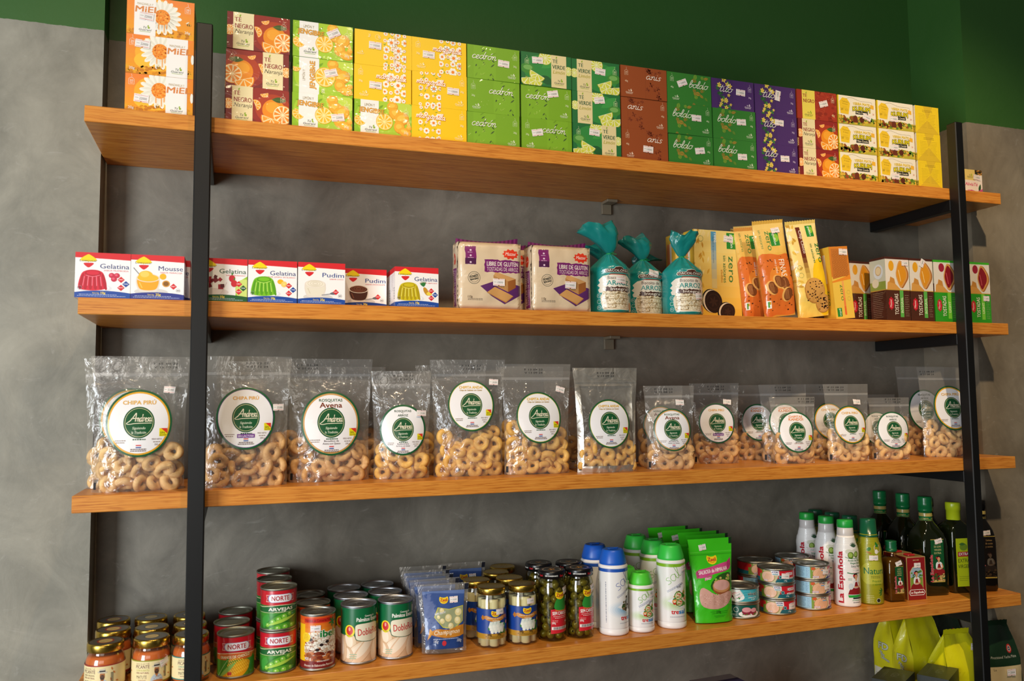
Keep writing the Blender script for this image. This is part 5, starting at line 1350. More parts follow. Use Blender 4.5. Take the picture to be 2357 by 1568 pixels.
def seal_label(kind, R):
    rc, rows, ex = KIND[kind]; cv = Cv(2 * R, 2 * R); c = R
    thick = kind in ('gold', 'tan')
    cv.ell(c, c, R, R, '#1d5a34', n=56); cv.ell(c, c, R * .94, R * .94, rc, n=56); cv.ell(c, c, R * (.89 if thick else .925), R * (.89 if thick else .925), '#eeedf0', n=56)
    y0 = c + R * .02; g = R * .47
    cv.ell(c, y0, g, g, '#17542f', n=44); cv.ring(c, y0, g * .9, R * .012, '#e6dcae', 40)
    cv.script('A', c - R * .27, y0 + R * .03, R * .125, R * .024, '#f2ead0', w=R * .19, shear=.06)
    cv.script('ndresa', c - R * .07, y0 + R * .03, R * .11, R * .022, '#f2ead0', w=R * .45, shear=.1)
    cv.stroke(crom([(c - R * .30, y0 + R * .03), (c - R * .38, y0 - R * .03), (c - R * .28, y0 - R * .05), (c - R * .1, y0 - R * .025), (c + R * .38, y0 - R * .02)], 4), R * .018, '#f2ead0')
    cv.text('Siguiendo', c, y0 - R * .20, R * .075, '#dfe6cf', w=R * .40, shear=.2, bold=.01); cv.text('la Tradici\u00f3n', c, y0 - R * .33, R * .075, '#dfe6cf', w=R * .44, shear=.2, bold=.01)
    cv.lines(c - R * .18, c - R * .50, c + R * .24, 1, .01, '#17542f', R * .035, 3)
    for t, hh, col, ww, yy in rows: cv.text(t, c, c + R * yy, R * hh, col, w=R * ww, bold=.03, out='#8a6428' if kind in ('gold', 'purple', 'yellow', 'orange') else None, ow=.012, arc=.0)
    if kind in ('tan', 'green'): cv.text('de' if kind == 'tan' else 'DE', c, c + R * .645, R * .035, '#5a4a30')
    s = R * .12; x, y = c + R * .62, c - R * .28
    cv.rect(x, y - s, x + 2 * s, y + s, '#e6d81e'); cv.poly([(x + s * .4, y + s), (x + 2 * s, y + s), (x + 2 * s, y - s * .3)], '#d83a2a'); cv.text('SIN', x + s * .8, y - s * .35, s * .5, '#3a5a1c', w=s * 1.1, bold=.02); cv.text('GLUTEN', x + s, y - s * .85, s * .35, '#3a5a1c', w=s * 1.7, bold=.02)
    cv.lines(c - R * .72, c - R * .52, c - R * .38, 2, R * .06, '#7a5a3a', R * .022, 4, 'c'); cv.text('PESO NETO', c + R * .55, c - R * .50, R * .045, '#6a4a3a', w=R * .3); cv.lines(c + R * .42, c - R * .57, c + R * .68, 1, R * .05, '#7a5a3a', R * .018, 5, 'c'); cv.text('250 g', c + R * .56, c - R * .66, R * .05, '#6a4a3a', w=R * .16)
    yy = c - R * .66
    if ex == 'SIN LACTOSA': cv.rect(c - R * .30, c - R * .62, c + R * .30, c - R * .50, '#6a2c8a'); cv.text(ex, c, c - R * .595, R * .065, '#f2eaf6', w=R * .54, bold=.02)
    elif ex:
        for k, e in enumerate(ex.split('|')): cv.text(e, c, c - R * (.57 + .08 * k), R * .055, '#5a4a50' if kind != 'orange' else '#8a4a1c', w=R * (.6 if k else .5), bold=.01)
        yy = c - R * .72
    cv.rect(c - R * .08, yy - R * .01, c + R * .08, yy + R * .02, '#d23a3a'); cv.rect(c - R * .08, yy - R * .07, c + R * .08, yy - R * .04, '#2c4a9a')
    cv.lines(c - R * .3, yy - R * .12, c + R * .3, 2, R * .05, '#6a4a3a', R * .025, 6, 'c')
    return cv

stuff = MB(); STUFF_M = []
IND = [0]
def relax(n, w, hfill, d, seed, halfw, depth):
    r = random.Random(seed); P = [[r.uniform(-w * .4, w * .4), r.uniform(-d * .25, d * .25), r.uniform(.012, hfill)] for _ in range(n)]
    for it in range(90):
        for i in range(n):
            for j in range(i):
                dx, dy, dz = P[i][0] - P[j][0], (P[i][1] - P[j][1]) * 1.55, P[i][2] - P[j][2]
                q = math.sqrt(dx * dx + dy * dy + dz * dz) + 1e-9
                if q < .0295:
                    f = (.0295 - q) / q * .5
                    P[i][0] += dx * f; P[j][0] -= dx * f; P[i][1] += dy * f / 1.55; P[j][1] -= dy * f / 1.55; P[i][2] += dz * f; P[j][2] -= dz * f
        for p in P:
            p[2] -= .0006
            hw = halfw(p[2]) - .016; p[0] = max(-hw, min(hw, p[0])); p[2] = max(.0135, p[2])
            dd = max(.001, depth(p[0], p[2]) - .0098); p[1] = max(-dd, min(dd, p[1]))
    return P

def andresa(cx, cy, w, h, d, rz, kind, label, n, ck, fill, seed, lab=(.5, .53, .36), st=None, date='F 07 12 23|V 07 12 24', indiv=True, foil=False, group='clear pouches of ring biscuits', lv=None, blab=True):
    root = tag(empty('biscuit_pouch', (cx, cy, ZC + .0003), rz), label, 'pouch', group)
    k = dict(base=.80, top=.84, side=.62, taper=.09, seed=seed, wr=.0042, curl=.35, calm=(w * lab[0], h * lab[1], w * lab[2]))
    f = pouchmap(w, h, d, **k); b = pouchmap(w, h, d, back=True, **k)
    NU, NV = 26, 34
    mb = MB(); g = lambda q: [[q(w * i / NU, h * j / NV, 0) for i in range(NU + 1)] for j in range(NV + 1)]
    for q, flip, mi in ((f, False, 0), (b, True, 1 if foil else 0)):
        G = g(q)
        for j in range(NV):
            for i in range(NU):
                mm = mi
                if foil and not flip and (i < 2 or i >= NU - 2 or j > NV * .8 or j < 2): mm = 1
                c = [G[j][i], G[j][i + 1], G[j + 1][i + 1], G[j + 1][i]]
                if flip: c = c[::-1]
                mb.add([p for p, _ in c], (.8, .8, .8), [m_ for _, m_ in c], mm)
    for i in range(12):
        u0, u1 = w * i / 12, w * (i + 1) / 12
        mb.add([f(u0, 0, 0)[0], b(u0, 0, 0)[0], b(u1, 0, 0)[0], f(u1, 0, 0)[0]], (.8, .8, .8), [Vector((0, 0, -1))] * 4)
    if date:
        dc = Cv(.055, .016)
        for i, t in enumerate(date.split('|')): dc.text(t, .027, .009 - .0072 * i, .0042, '#2a2a2a', w=.044)
        e = sub(f, w * .5 if lv is None else lv, h * .905)
        emit(mb, dc, lambda a, c, o: e(a - .0275, c, o + .0006), du=.008, dv=.006, m=2)
        mc = Cv(.005, .014, '#15151a'); emit(mb, mc, lambda a, c, o: f(a + .003, c + h * .02, o + .0006), m=2)
    link('film', mb.mesh('pouch_film', [M_CLEAR, M_FOIL, P_PAPER]), root)
    zb = MB(); zc = Cv(w * .985, .0055, '#ffffff'); zz = h * .855
    emit(zb, zc, lambda a, c, o: f(a + w * .0075, c + zz, o + .0009), du=w / 14); link('zip_strip', zb.mesh('zip_strip', [M_FOIL if foil else M_ZIP]), root)
    R = w * lab[2]; lc = memo(('seal', kind, round(R, 4)), lambda: seal_label(kind, R))
    lm = MB(); u0, v0 = w * lab[0] - R, h * lab[1] - R
    fl = f
    def lf(a, c, o):
        p, nn = fl(a + u0, c + v0, o + .0009); return (p, nn)
    emit(lm, lc, lf, du=R / 7, dv=R / 7, o0=0)
    if blab: link('round_label', lm.mesh('round_label', [P_LABEL]), root)
    if st: sticker(root, fl, st[0] * w, st[1] * h, st[2], st[3], .0045, curved=True, w=.022, h=.013)
    # the biscuits inside
    kk = dict(k); kk['wr'] = 0; ff = pouchmap(w, h, d, **kk)
    dep = lambda x, z: -ff(min(max(x / .93 + w / 2, .002), w - .002), min(z, h * .8), 0)[0].y
    hw = lambda z: w / 2 * (1 - .09 * (1 - z / h) - .05 * sin(PI * z / h)) - .004
    r = random.Random(seed + 50)
    P = relax(n, w * .85, h * fill, d, seed, hw, dep); P.sort(key=lambda p: p[1])
    nf = int(n * (.75 if indiv else 0)); rzm = Matrix.Rotation(rz, 4, 'Z')
    for i, p in enumerate(P):
        me = BISC[ck][r.randrange(5)]
        D_ = dep(p[0], p[2]); am = min(1, max(.12, (D_ - .010) / .018))
        tilt = PI / 2 + am * (r.gauss(0, .35) if r.random() < .55 else r.uniform(-1.3, 1.3))
        E_ = Matrix.Rotation(am * (r.uniform(-.5, .5) if r.random() < .6 else r.uniform(-1.4, 1.4)), 4, 'Z') @ Matrix.Rotation(tilt, 4, 'X') @ Matrix.Rotation(r.uniform(0, 6.28), 4, 'Z')
        ay = abs((E_.to_3x3() @ Vector((0, 0, 1))).y); mg = .0080 + .0115 * math.sqrt(max(0, 1 - ay * ay))
        p[1] = max(-max(0, D_ - mg), min(max(0, D_ - mg), p[1]))
        Mx = Matrix.Translation(Vector((cx, cy, ZC + .0008))) @ rzm @ Matrix.Translation(Vector(p)) @ E_ @ Matrix.Scale(r.uniform(.92, 1.04), 4)
        if i < nf and IND[0] < 300:
            IND[0] += 1
            o = bpy.data.objects.new('ring_biscuit', me); COL.objects.link(o); o.matrix_world = Mx
            tag(o, ('ring biscuit inside the ' + label)[:400], 'biscuit', 'ring biscuits in the ' + label)
        else: STUFF_M.append((me, Mx))
    return root
A_ = andresa
#   x      y     w     h     d    rz   kind
A_(.4180, .056, .180, .262, .062, .06, 'gold', 'gold-ringed pouch left of the left upright', 38, 0, .52, 1, (.49, .50, .36), (.80, .745, '25.000', -.06), 'F 15 10 23|V 15 10 24', lv=.135)
A_(.3930, .140, .180, .262, .050, .05, 'gold', 'pouch peeking out at the far left', 26, 0, .50, 2, (.5, .52, .36), None, None, False)
A_(.6140, .058, .184, .264, .062, .04, 'purple', 'purple-ringed pouch right of the left upright', 40, 2, .42, 3, (.50, .52, .34), (.87, .60, '25.000', .03), 'F 07 12 23|V 07 12 24', lv=.115)
A_(.6500, .150, .180, .258, .050, -.05, 'purple', 'dim pouch behind the purple-ringed one', 30, 2, .5, 4, (.5, .52, .34), None, None, False, blab=False)
A_(.7880, .096, .186, .262, .060, .02, 'tan', 'large tan-ringed oat pouch', 34, 2, .36, 5, (.50, .47, .365), None, 'F 31 01 24|V 31 01 25', lv=.045)
A_(.8400, .215, .180, .250, .050, -.05, 'tan', 'dim pouch behind the large oat pouch', 30, 2, .5, 6, (.5, .52, .34), None, None, False, blab=False)
A_(.9430, .090, .134, .236, .058, -.14, 'green', 'shorter rice biscuit pouch', 24, 1, .48, 7, (.52, .45, .41), (.84, .60, '25.000', .0), 'F 10 10 23|V 10 10 24', lv=.072)
A_(.9750, .152, .130, .232, .045, -.1, 'green', 'dim pouch behind the shorter rice biscuit pouch', 18, 1, .45, 8, (.5, .5, .34), None, None, False, blab=False)
A_(1.0960, .088, .174, .262, .062, -.12, 'yellow', 'pumpkin biscuit pouch with highest label', 38, 1, .52, 9, (.53, .60, .33), (.85, .80, '26.000', -.04), 'F 13 09 23|V 13 09 24', lv=.095)
A_(1.0900, .215, .174, .255, .050, -.1, 'yellow', 'dim pouch behind the high-labelled pumpkin one', 30, 1, .5, 10, (.5, .52, .34), None, None, False, blab=False)
A_(1.2550, .070, .172, .252, .062, -.06, 'yellow', 'pumpkin biscuit pouch beside the foil one', 38, 1, .55, 11, (.50, .51, .34), (.84, .76, '25.000', -.25), 'F 13 09 23|V 13 09 24', lv=.08)
A_(1.2720, .155, .172, .250, .050, -.06, 'yellow', 'dim pouch behind the one beside the foil', 30, 1, .5, 12, (.5, .52, .34), None, None, False, blab=False)
A_(1.4240, .052, .164, .243, .056, -.05, 'yellow', 'silver-edged foil pouch of ring biscuits', 26, 1, .38, 13, (.50, .46, .345), None, 'F 13 09 23|V 13 09 24', foil=True, lv=.082)
A_(1.4000, .190, .160, .240, .050, -.05, 'yellow', 'foil-edged pouch behind the silver-edged one', 22, 1, .4, 14, (.5, .46, .345), None, None, False, foil=True, blab=False)
A_(1.5930, .052, .126, .200, .052, -.26, 'tan', 'small tan-ringed oat pouch', 18, 2, .45, 15, (.52, .47, .40), (.70, .79, '17.000', -.05), 'F 11 08 23|V 11 08 24', lv=.05)
A_(1.6100, .132, .126, .202, .045, -.2, 'tan', 'small pouch behind the little oat one', 16, 2, .5, 16, (.5, .5, .40), None, 'F 11 08 23|V 11 08 24', False)
A_(1.7850, .152, .132, .208, .050, -.28, 'purple', 'small purple-ringed pouch set back', 20, 2, .5, 17, (.50, .50, .39), (.74, .76, '15.000', -.1), 'F 11 08 23|V 11 08 24', lv=.07)
A_(1.9500, .215, .128, .204, .045, -.28, 'orange', 'small rearmost pouch of the seed biscuit trio', 16, 2, .5, 18, (.55, .5, .39), None, None, False)
A_(1.9900, .140, .134, .204, .045, -.22, 'orange', 'middle pouch of the seed biscuit trio', 18, 2, .5, 19, (.50, .5, .38), None, 'F 11 08 23|V 11 08 24', False)
A_(1.9620, .066, .124, .170, .048, -.22, 'orange', 'short front pouch of the seed biscuit trio', 15, 2, .45, 20, (.52, .47, .42), None, 'F 11 08 23|V 11 08 24', lv=.10)
A_(2.1500, .160, .130, .205, .045, -.2, 'gold', 'pouch behind the small gold-ringed one', 16, 0, .5, 21, (.5, .5, .39), None, 'F 11 08 23|V 11 08 24', False)
A_(2.1360, .068, .128, .203, .050, -.2, 'gold', 'small gold-ringed pouch near the right', 20, 0, .45, 22, (.50, .47, .39), (.70, .76, '15.000', -.05), 'F 11 08 23|V 11 08 24', lv=.035)
A_(2.3250, .165, .118, .175, .040, -.2, 'green', 'small pouch behind the little rice biscuit one', 12, 2, .45, 23, (.45, .45, .40), None, None, False)
A_(2.2760, .066, .118, .166, .045, -.24, 'green', 'little rice biscuit pouch near the right upright', 14, 0, .38, 24, (.52, .47, .42), None, 'F 11 08 23|V 11 08 24', lv=.07)
A_(2.4980, .172, .168, .256, .045, -.1, 'green', 'tall pouch behind the one at the right upright', 26, 2, .5, 25, (.5, .5, .36), None, None, False)
A_(2.4900, .080, .172, .250, .055, -.14, 'gold', 'tall gold-ringed pouch behind the right upright', 30, 0, .52, 26, (.54, .54, .36), None, 'F 11 08 23|V 11 08 24', lv=.03)
# everything not shown large: one object
vs, fs, mi = [], [], []
mats = CK
for me, Mx in STUFF_M:
    i0 = len(vs); vs += [tuple(Mx @ v.co) for v in me.vertices]; k = CK.index(me.materials[0])
    for p in me.polygons: fs.append(tuple(i0 + q for q in p.vertices)); mi.append(k)
me = bpy.data.meshes.new('ring_biscuits'); me.from_pydata(vs, [], fs)
for m in mats: me.materials.append(m)
me.polygons.foreach_set('material_index', mi); me.polygons.foreach_set('use_smooth', [True] * len(fs)); me.update()
o = link('ring_biscuits', me); tag(o, 'heaped ring biscuits deeper inside the clear pouches', 'biscuits', None, 'stuff')
# ------------------------------------------------------------------ tins, jars and bottles
def can_parts(root, r, h, lidmat, body=None, tab=False, rib=True):
    R = [(0, r * .93), (.0006, r * .985), (.003, r * 1.0), (.0042, r * .965), None, (.0042, r * .965)]
    n = 7
    if rib:
        for k in range(n * 2 + 1): z = h * .34 + (h * .36) * k / (n * 2); R.append((z, r * (.965 if k % 2 == 0 else .955)))
    R += [(h - .0042, r * .965), None, (h - .0042, r * .965), (h - .003, r * 1.0), (h - .0006, r * 1.0), (h, r * .985), None, (h, r * .985), (h - .0008, r * .945), (h - .0042, r * .935), None,
          (h - .0042, r * .935), (h - .0040, r * .84), (h - .0032, r * .82), (h - .0032, r * .72), (h - .0040, r * .70), (h - .0040, r * .56), (h - .0033, r * .54), (h - .0033, r * .30), (h - .0033, r * .02)]
    key = ('can', r, h, lidmat.name, rib)
    link('can', memo(key, lambda: rings_mesh('can', R, lidmat, 48)), root)
    if tab:
        def mk():
            mb = MB(); z = h - .0028; c = S('#a8abb0')
            for (cx, rr, wdt) in ((.004, .0085, .0026), (-.009, .0035, .002)):
                n = 20
                for i in range(n):
                    a, b = 2 * PI * i / n, 2 * PI * (i + 1) / n
                    q = [(cx + rr * 1.3 * cos(a), rr * .8 * sin(a), z), (cx + rr * 1.3 * cos(b), rr * .8 * sin(b), z), (cx + (rr * 1.3 - wdt) * cos(b), (rr * .8 - wdt) * sin(b), z + .0006), (cx + (rr * 1.3 - wdt) * cos(a), (rr * .8 - wdt) * sin(a), z + .0006)]
                    mb.add(q, c); mb.add([(p[0], p[1], p[2] - .0006) for p in q[::-1]], c)
            return mb.mesh('pull_tab', [M_ALU])
        t = link('pull_tab', memo(('tab', round(h, 4)), mk), root); t.rotation_euler = (0, 0, .1)
def wrap_label(root, cv, r, z0, name='label', prof=None, mat=None, key=None, turn=0.0, step=40, o0=1.5e-4):
    def mk():
        mb = MB(); emit(mb, cv() if callable(cv) else cv, cylmap(r, (cv() if callable(cv) else cv).w, z0, prof), 2 * PI * r / step, None if prof is None else .006, o0=o0)
        return mb.mesh(name, [mat or P_LABEL])
    me = memo(('wl', key), mk) if key else mk()
    return link(name, me, root, None, (0, 0, turn))
def norte(cv, x, y, w, rot=0):
    h = w * .30
    P = lambda a, b: [(x - a, y - b), (x - a * .93, y), (x - a, y + b), (x + a, y + b), (x + a * .93, y), (x + a, y - b)]
    cv.poly(P(w * .56, h * .42), '#e9c9c0'); cv.poly(P(w * .54, h * .36), '#c3202c')
    for k, c in ((1.0, '#7f86b4'), (.93, '#eceaf0')):
        cv.poly([pt(x - w * .33 * k, y, h * .5 * k, PI / 2 + PI * i / 8) for i in range(9)] + [pt(x + w * .33 * k, y, h * .5 * k, -PI / 2 + PI * i / 8) for i in range(9)], c)
    cv.text('NORTE', x, y - h * .26, h * .56, '#b01c2a', w=w * .66, bold=.03)
def pod(cv, x, y, l, a, n=5):
    leaf(cv, x, y, l, l * .34, a, '#2f7a22'); leaf(cv, x + .001, y + .001, l * .97, l * .24, a, '#4f9c2e')
    for k in range(n):
        t = (k + .8) / (n + .6); px, py = x + cos(a) * l * t, y + sin(a) * l * t; q = l * .085 * (1.1 if 0 < k < n - 1 else .8)
        cv.ell(px, py, q, q, '#3f8a22', n=14); cv.ell(px - q * .1, py + q * .1, q * .86, q * .86, '#7fc23c', n=14); cv.ell(px - q * .3, py + q * .35, q * .3, q * .25, '#d2ecaa', n=8)
def art_pea():
    r = .0352; w, h = 2 * PI * r, .0745; cv = Cv(w, h, '#c51d2b'); c = w / 2
    cv.rect(0, 0, w, h * .62, '#2c7a2e'); P = [(k / 20 * w, h * (.60 + .03 * cos((k / 20 * w - c) * 60))) for k in range(21)]
    cv.poly([(0, 0)] + P + [(w, 0)], '#e6d6b0'); cv.poly([(0, 0)] + [(a, b - .0012) for a, b in P] + [(w, 0)], '#1d6332'); cv.grad(0, 0, w, h * .44, '#2a6a20', '#3f9430', 4)
    norte(cv, c, h * .80, .054); norte(cv, c + w / 2.2, h * .80, .04)
    cv.text('ARVEJAS', c + .001, h * .475, .0060, '#f2f0e0', w=.050, bold=.05); cv.lines(c - .015, h * .44, c + .015, 1, .002, '#dfe8c8', .0009, 2, 'c')
    cv.rect(0, h * .425, w, h * .433, '#e6d6b0')
    leaf(cv, c - .036, h * .02, .03, .02, 1.2, '#3f9a3c'); pod(cv, c - .034, h * .05, .068, .42, 5); pod(cv, c - .03, -h * .05, .066, .16, 4); leaf(cv, c - .03, h * .08, .07, .006, .28, '#a8d04a')
    pod(cv, c + .045, h * .0, .04, 1.0, 4); cv.rect(w * .78, 0, w * .84, h * .6, '#e6e2d6'); cv.rect(w * .70, h * .02, w * .705, h, '#e8c8b0')
    return cv
def art_corn():
    r = .0352; w, h = 2 * PI * r, .0745; cv = Cv(w, h, '#c01826'); c = w / 2; R = random.Random(4)
    P = [(k / 20 * w, h * (.58 + .03 * cos((k / 20 * w - c) * 55))) for k in range(21)]
    cv.poly([(0, 0)] + P + [(w, 0)], '#e6d6b0'); cv.poly([(0, 0)] + [(a, b - .0012) for a, b in P] + [(w, 0)], '#d2692a'); cv.rect(0, 0, w, h * .42, '#4a8a2a')
    norte(cv, c + .006, h * .76, .054)
    cv.text('GRANOS DE CHOCLO', c + .002, h * .47, .0052, '#f4e6c0', w=.060, bold=.04, rot=.05)
    C = crom([(c - .024, -.004), (c - .020, h * .16), (c + .002, h * .34), (c + .024, h * .41), (c + .034, h * .28), (c + .022, h * .05), (c, -.006)], 4, True); cv.poly(C, '#dfa018')
    T = []
    for i in range(16):
        for j in range(12):
            x, y = c - .022 + i * .0036 + (j % 2) * .0018, -.002 + j * .0033 + i * .0011
            if ((x - c - .004) / .026) ** 2 + ((y - h * .2) / (h * .27)) ** 2 < 1: T.append([pt(x, y, .0014, k * PI / 4) for k in range(8)])
    cv._a(T, '#f4c63c')
    leaf(cv, c - .036, -.002, .046, .013, .95, '#3f8f2c', '#a8d08a'); leaf(cv, c - .032, -.004, .05, .008, .72, '#8ac05a'); leaf(cv, c + .030, -.002, .045, .012, 1.2, '#2f7a24'); cv.rect(c - .012, h * .04, c - .004, h * .12, '#c83a2a')
    return cv
def art_ibel():
    r = .0348; w, h = 2 * PI * r, .102; cv = Cv(w, h, '#e0561e'); c = w / 2
    cv.grad(0, h * .55, w, h, '#eda22a', '#dc4a1c', 6); cv.rect(c - .033, h * .88, c + .028, h * .965, '#c8281e'); cv.text('Palmitos en Conserva Trozos', c, h * .90, .0052, '#4a1a10', w=.060, bold=.01)
    cv.rect(c - .05, 0, c - .031, h * .85, '#f2c01a')
    R = random.Random(2); cv.rect(c - .030, h * .12, c + .05, h * .66, '#8a4a2c'); cv.blobs(c - .030, h * .24, c + .046, h * .70, 120, .0014, .0042, ['#e9e0d0', '#f4efe2', '#c9a88a', '#efe8da'], 4, .6)
    cv.blobs(c - .028, h * .12, c + .045, h * .30, 18, .004, .008, ['#a8522a', '#7a2c18', '#c8743c'], 6, .5)
    for x, y in ((-.004, .36), (.004, .45), (-.018, .56), (.016, .5)): cv.ell(c + x, h * y, .0042, .003, '#2a1c1c'); 
    cv.rect(0, 0, w, h * .14, '#7a1c1c'); cv.text('Proceso de Elaboraci\u00f3n Patentado', c, h * .04, .0044, '#f2e6d8', w=.064, bold=.01); cv.text('INDUSTRIA PARAGUAYA', c + .008, h * .125, .0026, '#f2e6d8', w=.026, bold=.02)
    cv.ell(c - .028, h * .60, .0095, .0095, '#f5cf2a'); cv.lines(c - .034, h * .65, c - .022, 4, .003, '#b8862a', .0009, 2, 'c')
    cv.text('ibel', c + .017, h * .60, .0135, '#127a34', w=.031, bold=.05, out='#f2ede0', ow=.05)
    for k in range(6): leaf(cv, c + .029, h * .87, .011, .003, .2 + k * 1.05, '#127a34'); 
    cv.stroke([(c + .029, h * .87), (c + .031, h * .72)], .0014, '#127a34'); cv.text('425 g', c - .024, h * .17, .005, '#f4f0ea', w=.014, bold=.03); cv.text('185 g', c + .028, h * .19, .004, '#f4f0ea', w=.010, bold=.02)
    return cv
def art_palm():
    r = .0362; w, h = 2 * PI * r, .108; cv = Cv(w, h, '#10683c'); c = w / 2
    cv.rect(0, 0, w, h * .45, '#d8b490'); R = random.Random(9)
    for (x, y, rx, ry, a, col) in ((-.030, .38, .014, .02, .3, '#e6cba8'), (-.012, .16, .018, .034, -.9, '#efd6b8'), (.006, .26, .013, .045, -.75, '#e9c6a4'), (.028, .18, .012, .022, -.1, '#f0dcc0'), (-.034, .14, .012, .016, .4, '#d9b894'), (.045, .28, .014, .03, .2, '#e0c09c'), (-.052, .28, .014, .03, .2, '#e0c09c')):
        cv.ell(c + x, h * y, rx * 1.04, ry * 1.04, '#c09468', a); cv.ell(c + x, h * y, rx, ry, col, a); cv.ell(c + x - .002, h * y + .003, rx * .6, ry * .7, '#f4e2ca', a)
    cv.rect(0, h * .50, w, h, '#10683c')
    cv.text('Corazones de', c + .013, h * .835, .0040, '#f2f4ec', w=.022, bold=.02); cv.text('Palmitos Enteros', c + .013, h * .755, .0078, '#f6f6ee', w=.056, bold=.03)
    P = crom([(c - .018, h * .62), (c - .014, h * .70), (c + .010, h * .715), (c + .034, h * .70), (c + .040, h * .62), (c + .040, h * .46), (c + .034, h * .40), (c + .012, h * .38), (c - .012, h * .41), (c - .017, h * .48)], 3, True)
    cv.poly([(c + .011 + (a - c - .011) * 1.05, h * .55 + (b - h * .55) * 1.06) for a, b in P], '#0c5430'); cv.poly(P, '#efe6cc')
    cv.text('DobleRica', c + .014, h * .50, .0140, '#c8242a', w=.052, bold=.015, rot=.04)
    x, y = c - .030, h * .58; cv.ell(x, y, .011, .0125, '#f0d81e'); cv.ell(x, y + .001, .0075, .009, '#cc2a24'); cv.ell(x, y + .004, .0022, .004, '#e8a8a0'); cv.text('ENTERO', x, y - .0105, .0022, '#2a5a24', w=.012, bold=.02)
    cv.rect(c + .036, h * .82, c + .044, h * .94, '#e6e6e2'); cv.lines(c - .03, h * .14, c - .014, 3, .004, '#8ac0a0', .0014, 3)
    return cv
CANK = {'pea': (.0365, .083, art_pea, .0352, .0045, M_TIND, False), 'corn': (.0365, .083, art_corn, .0352, .0045, M_TIND, False), 'ibel': (.0362, .112, art_ibel, .0348, .005, M_TIN, False), 'palm': (.0375, .118, art_palm, .0362, .005, M_ALU, True)}
def can(kind, x, y, z, turn, label, group=None):
    r, h, art, lr, z0, lm, tab = CANK[kind]
    root = tag(empty('food_can', (x, y, z), turn), label, 'can', group)
    can_parts(root, r, h, lm, tab=tab, rib=False)
    cv = memo(('art', kind), art); wrap_label(root, cv, lr + .0002, z0, 'paper_label', key=kind)
    return root
G1 = 'food cans on the fourth shelf'
Z = ZD + .0003
can('corn', .602, .063, Z, -.10, 'front squat red can with sweetcorn picture', G1)
can('corn', .594, .149, Z, .25, 'middle red sweetcorn can of the row of three', G1); can('corn', .602, .240, Z, -.3, 'rearmost red sweetcorn can of the row of three', G1)
for k, (x, y, t) in enumerate(((.684, .063, 0), (.679, .144, .25), (.681, .232, -.2))):
    for j in range(2):
        w_ = ('front', 'second', 'rearmost')[k]
        can('pea', x, y, Z + j * .0833, t + .06 * j, '%s can of green peas in the %s of the stacks of two' % (('lower', 'upper')[j], w_), G1)
for k, (x, y) in enumerate(((.762, .052), (.760, .132), (.757, .212))):
    c_ = can('ibel', x, y, Z, (.0, -.5, .4)[k], '%s orange and white palm heart pieces can' % ('front', 'middle', 'rearmost')[k], G1)
    if k == 0: sticker(c_, cylmap(.0350, 2 * PI * .0350, .005), PI * .0350 - .008, .079, '16000', .02, .0012, curved=True, w=.020, h=.012)
for j, cc in enumerate((((.847, .064), (.841, .142), (.836, .220)), ((.926, .070), (.918, .150), (.914, .230)))):
    for k, (x, y) in enumerate(cc):
        can('palm', x, y, Z, (.16, .05)[j] if k == 0 else (.3 - .25 * k), '%s tall green can of whole palm hearts in the %s row' % (('front', 'middle', 'rearmost')[k], ('left', 'right')[j]), G1)

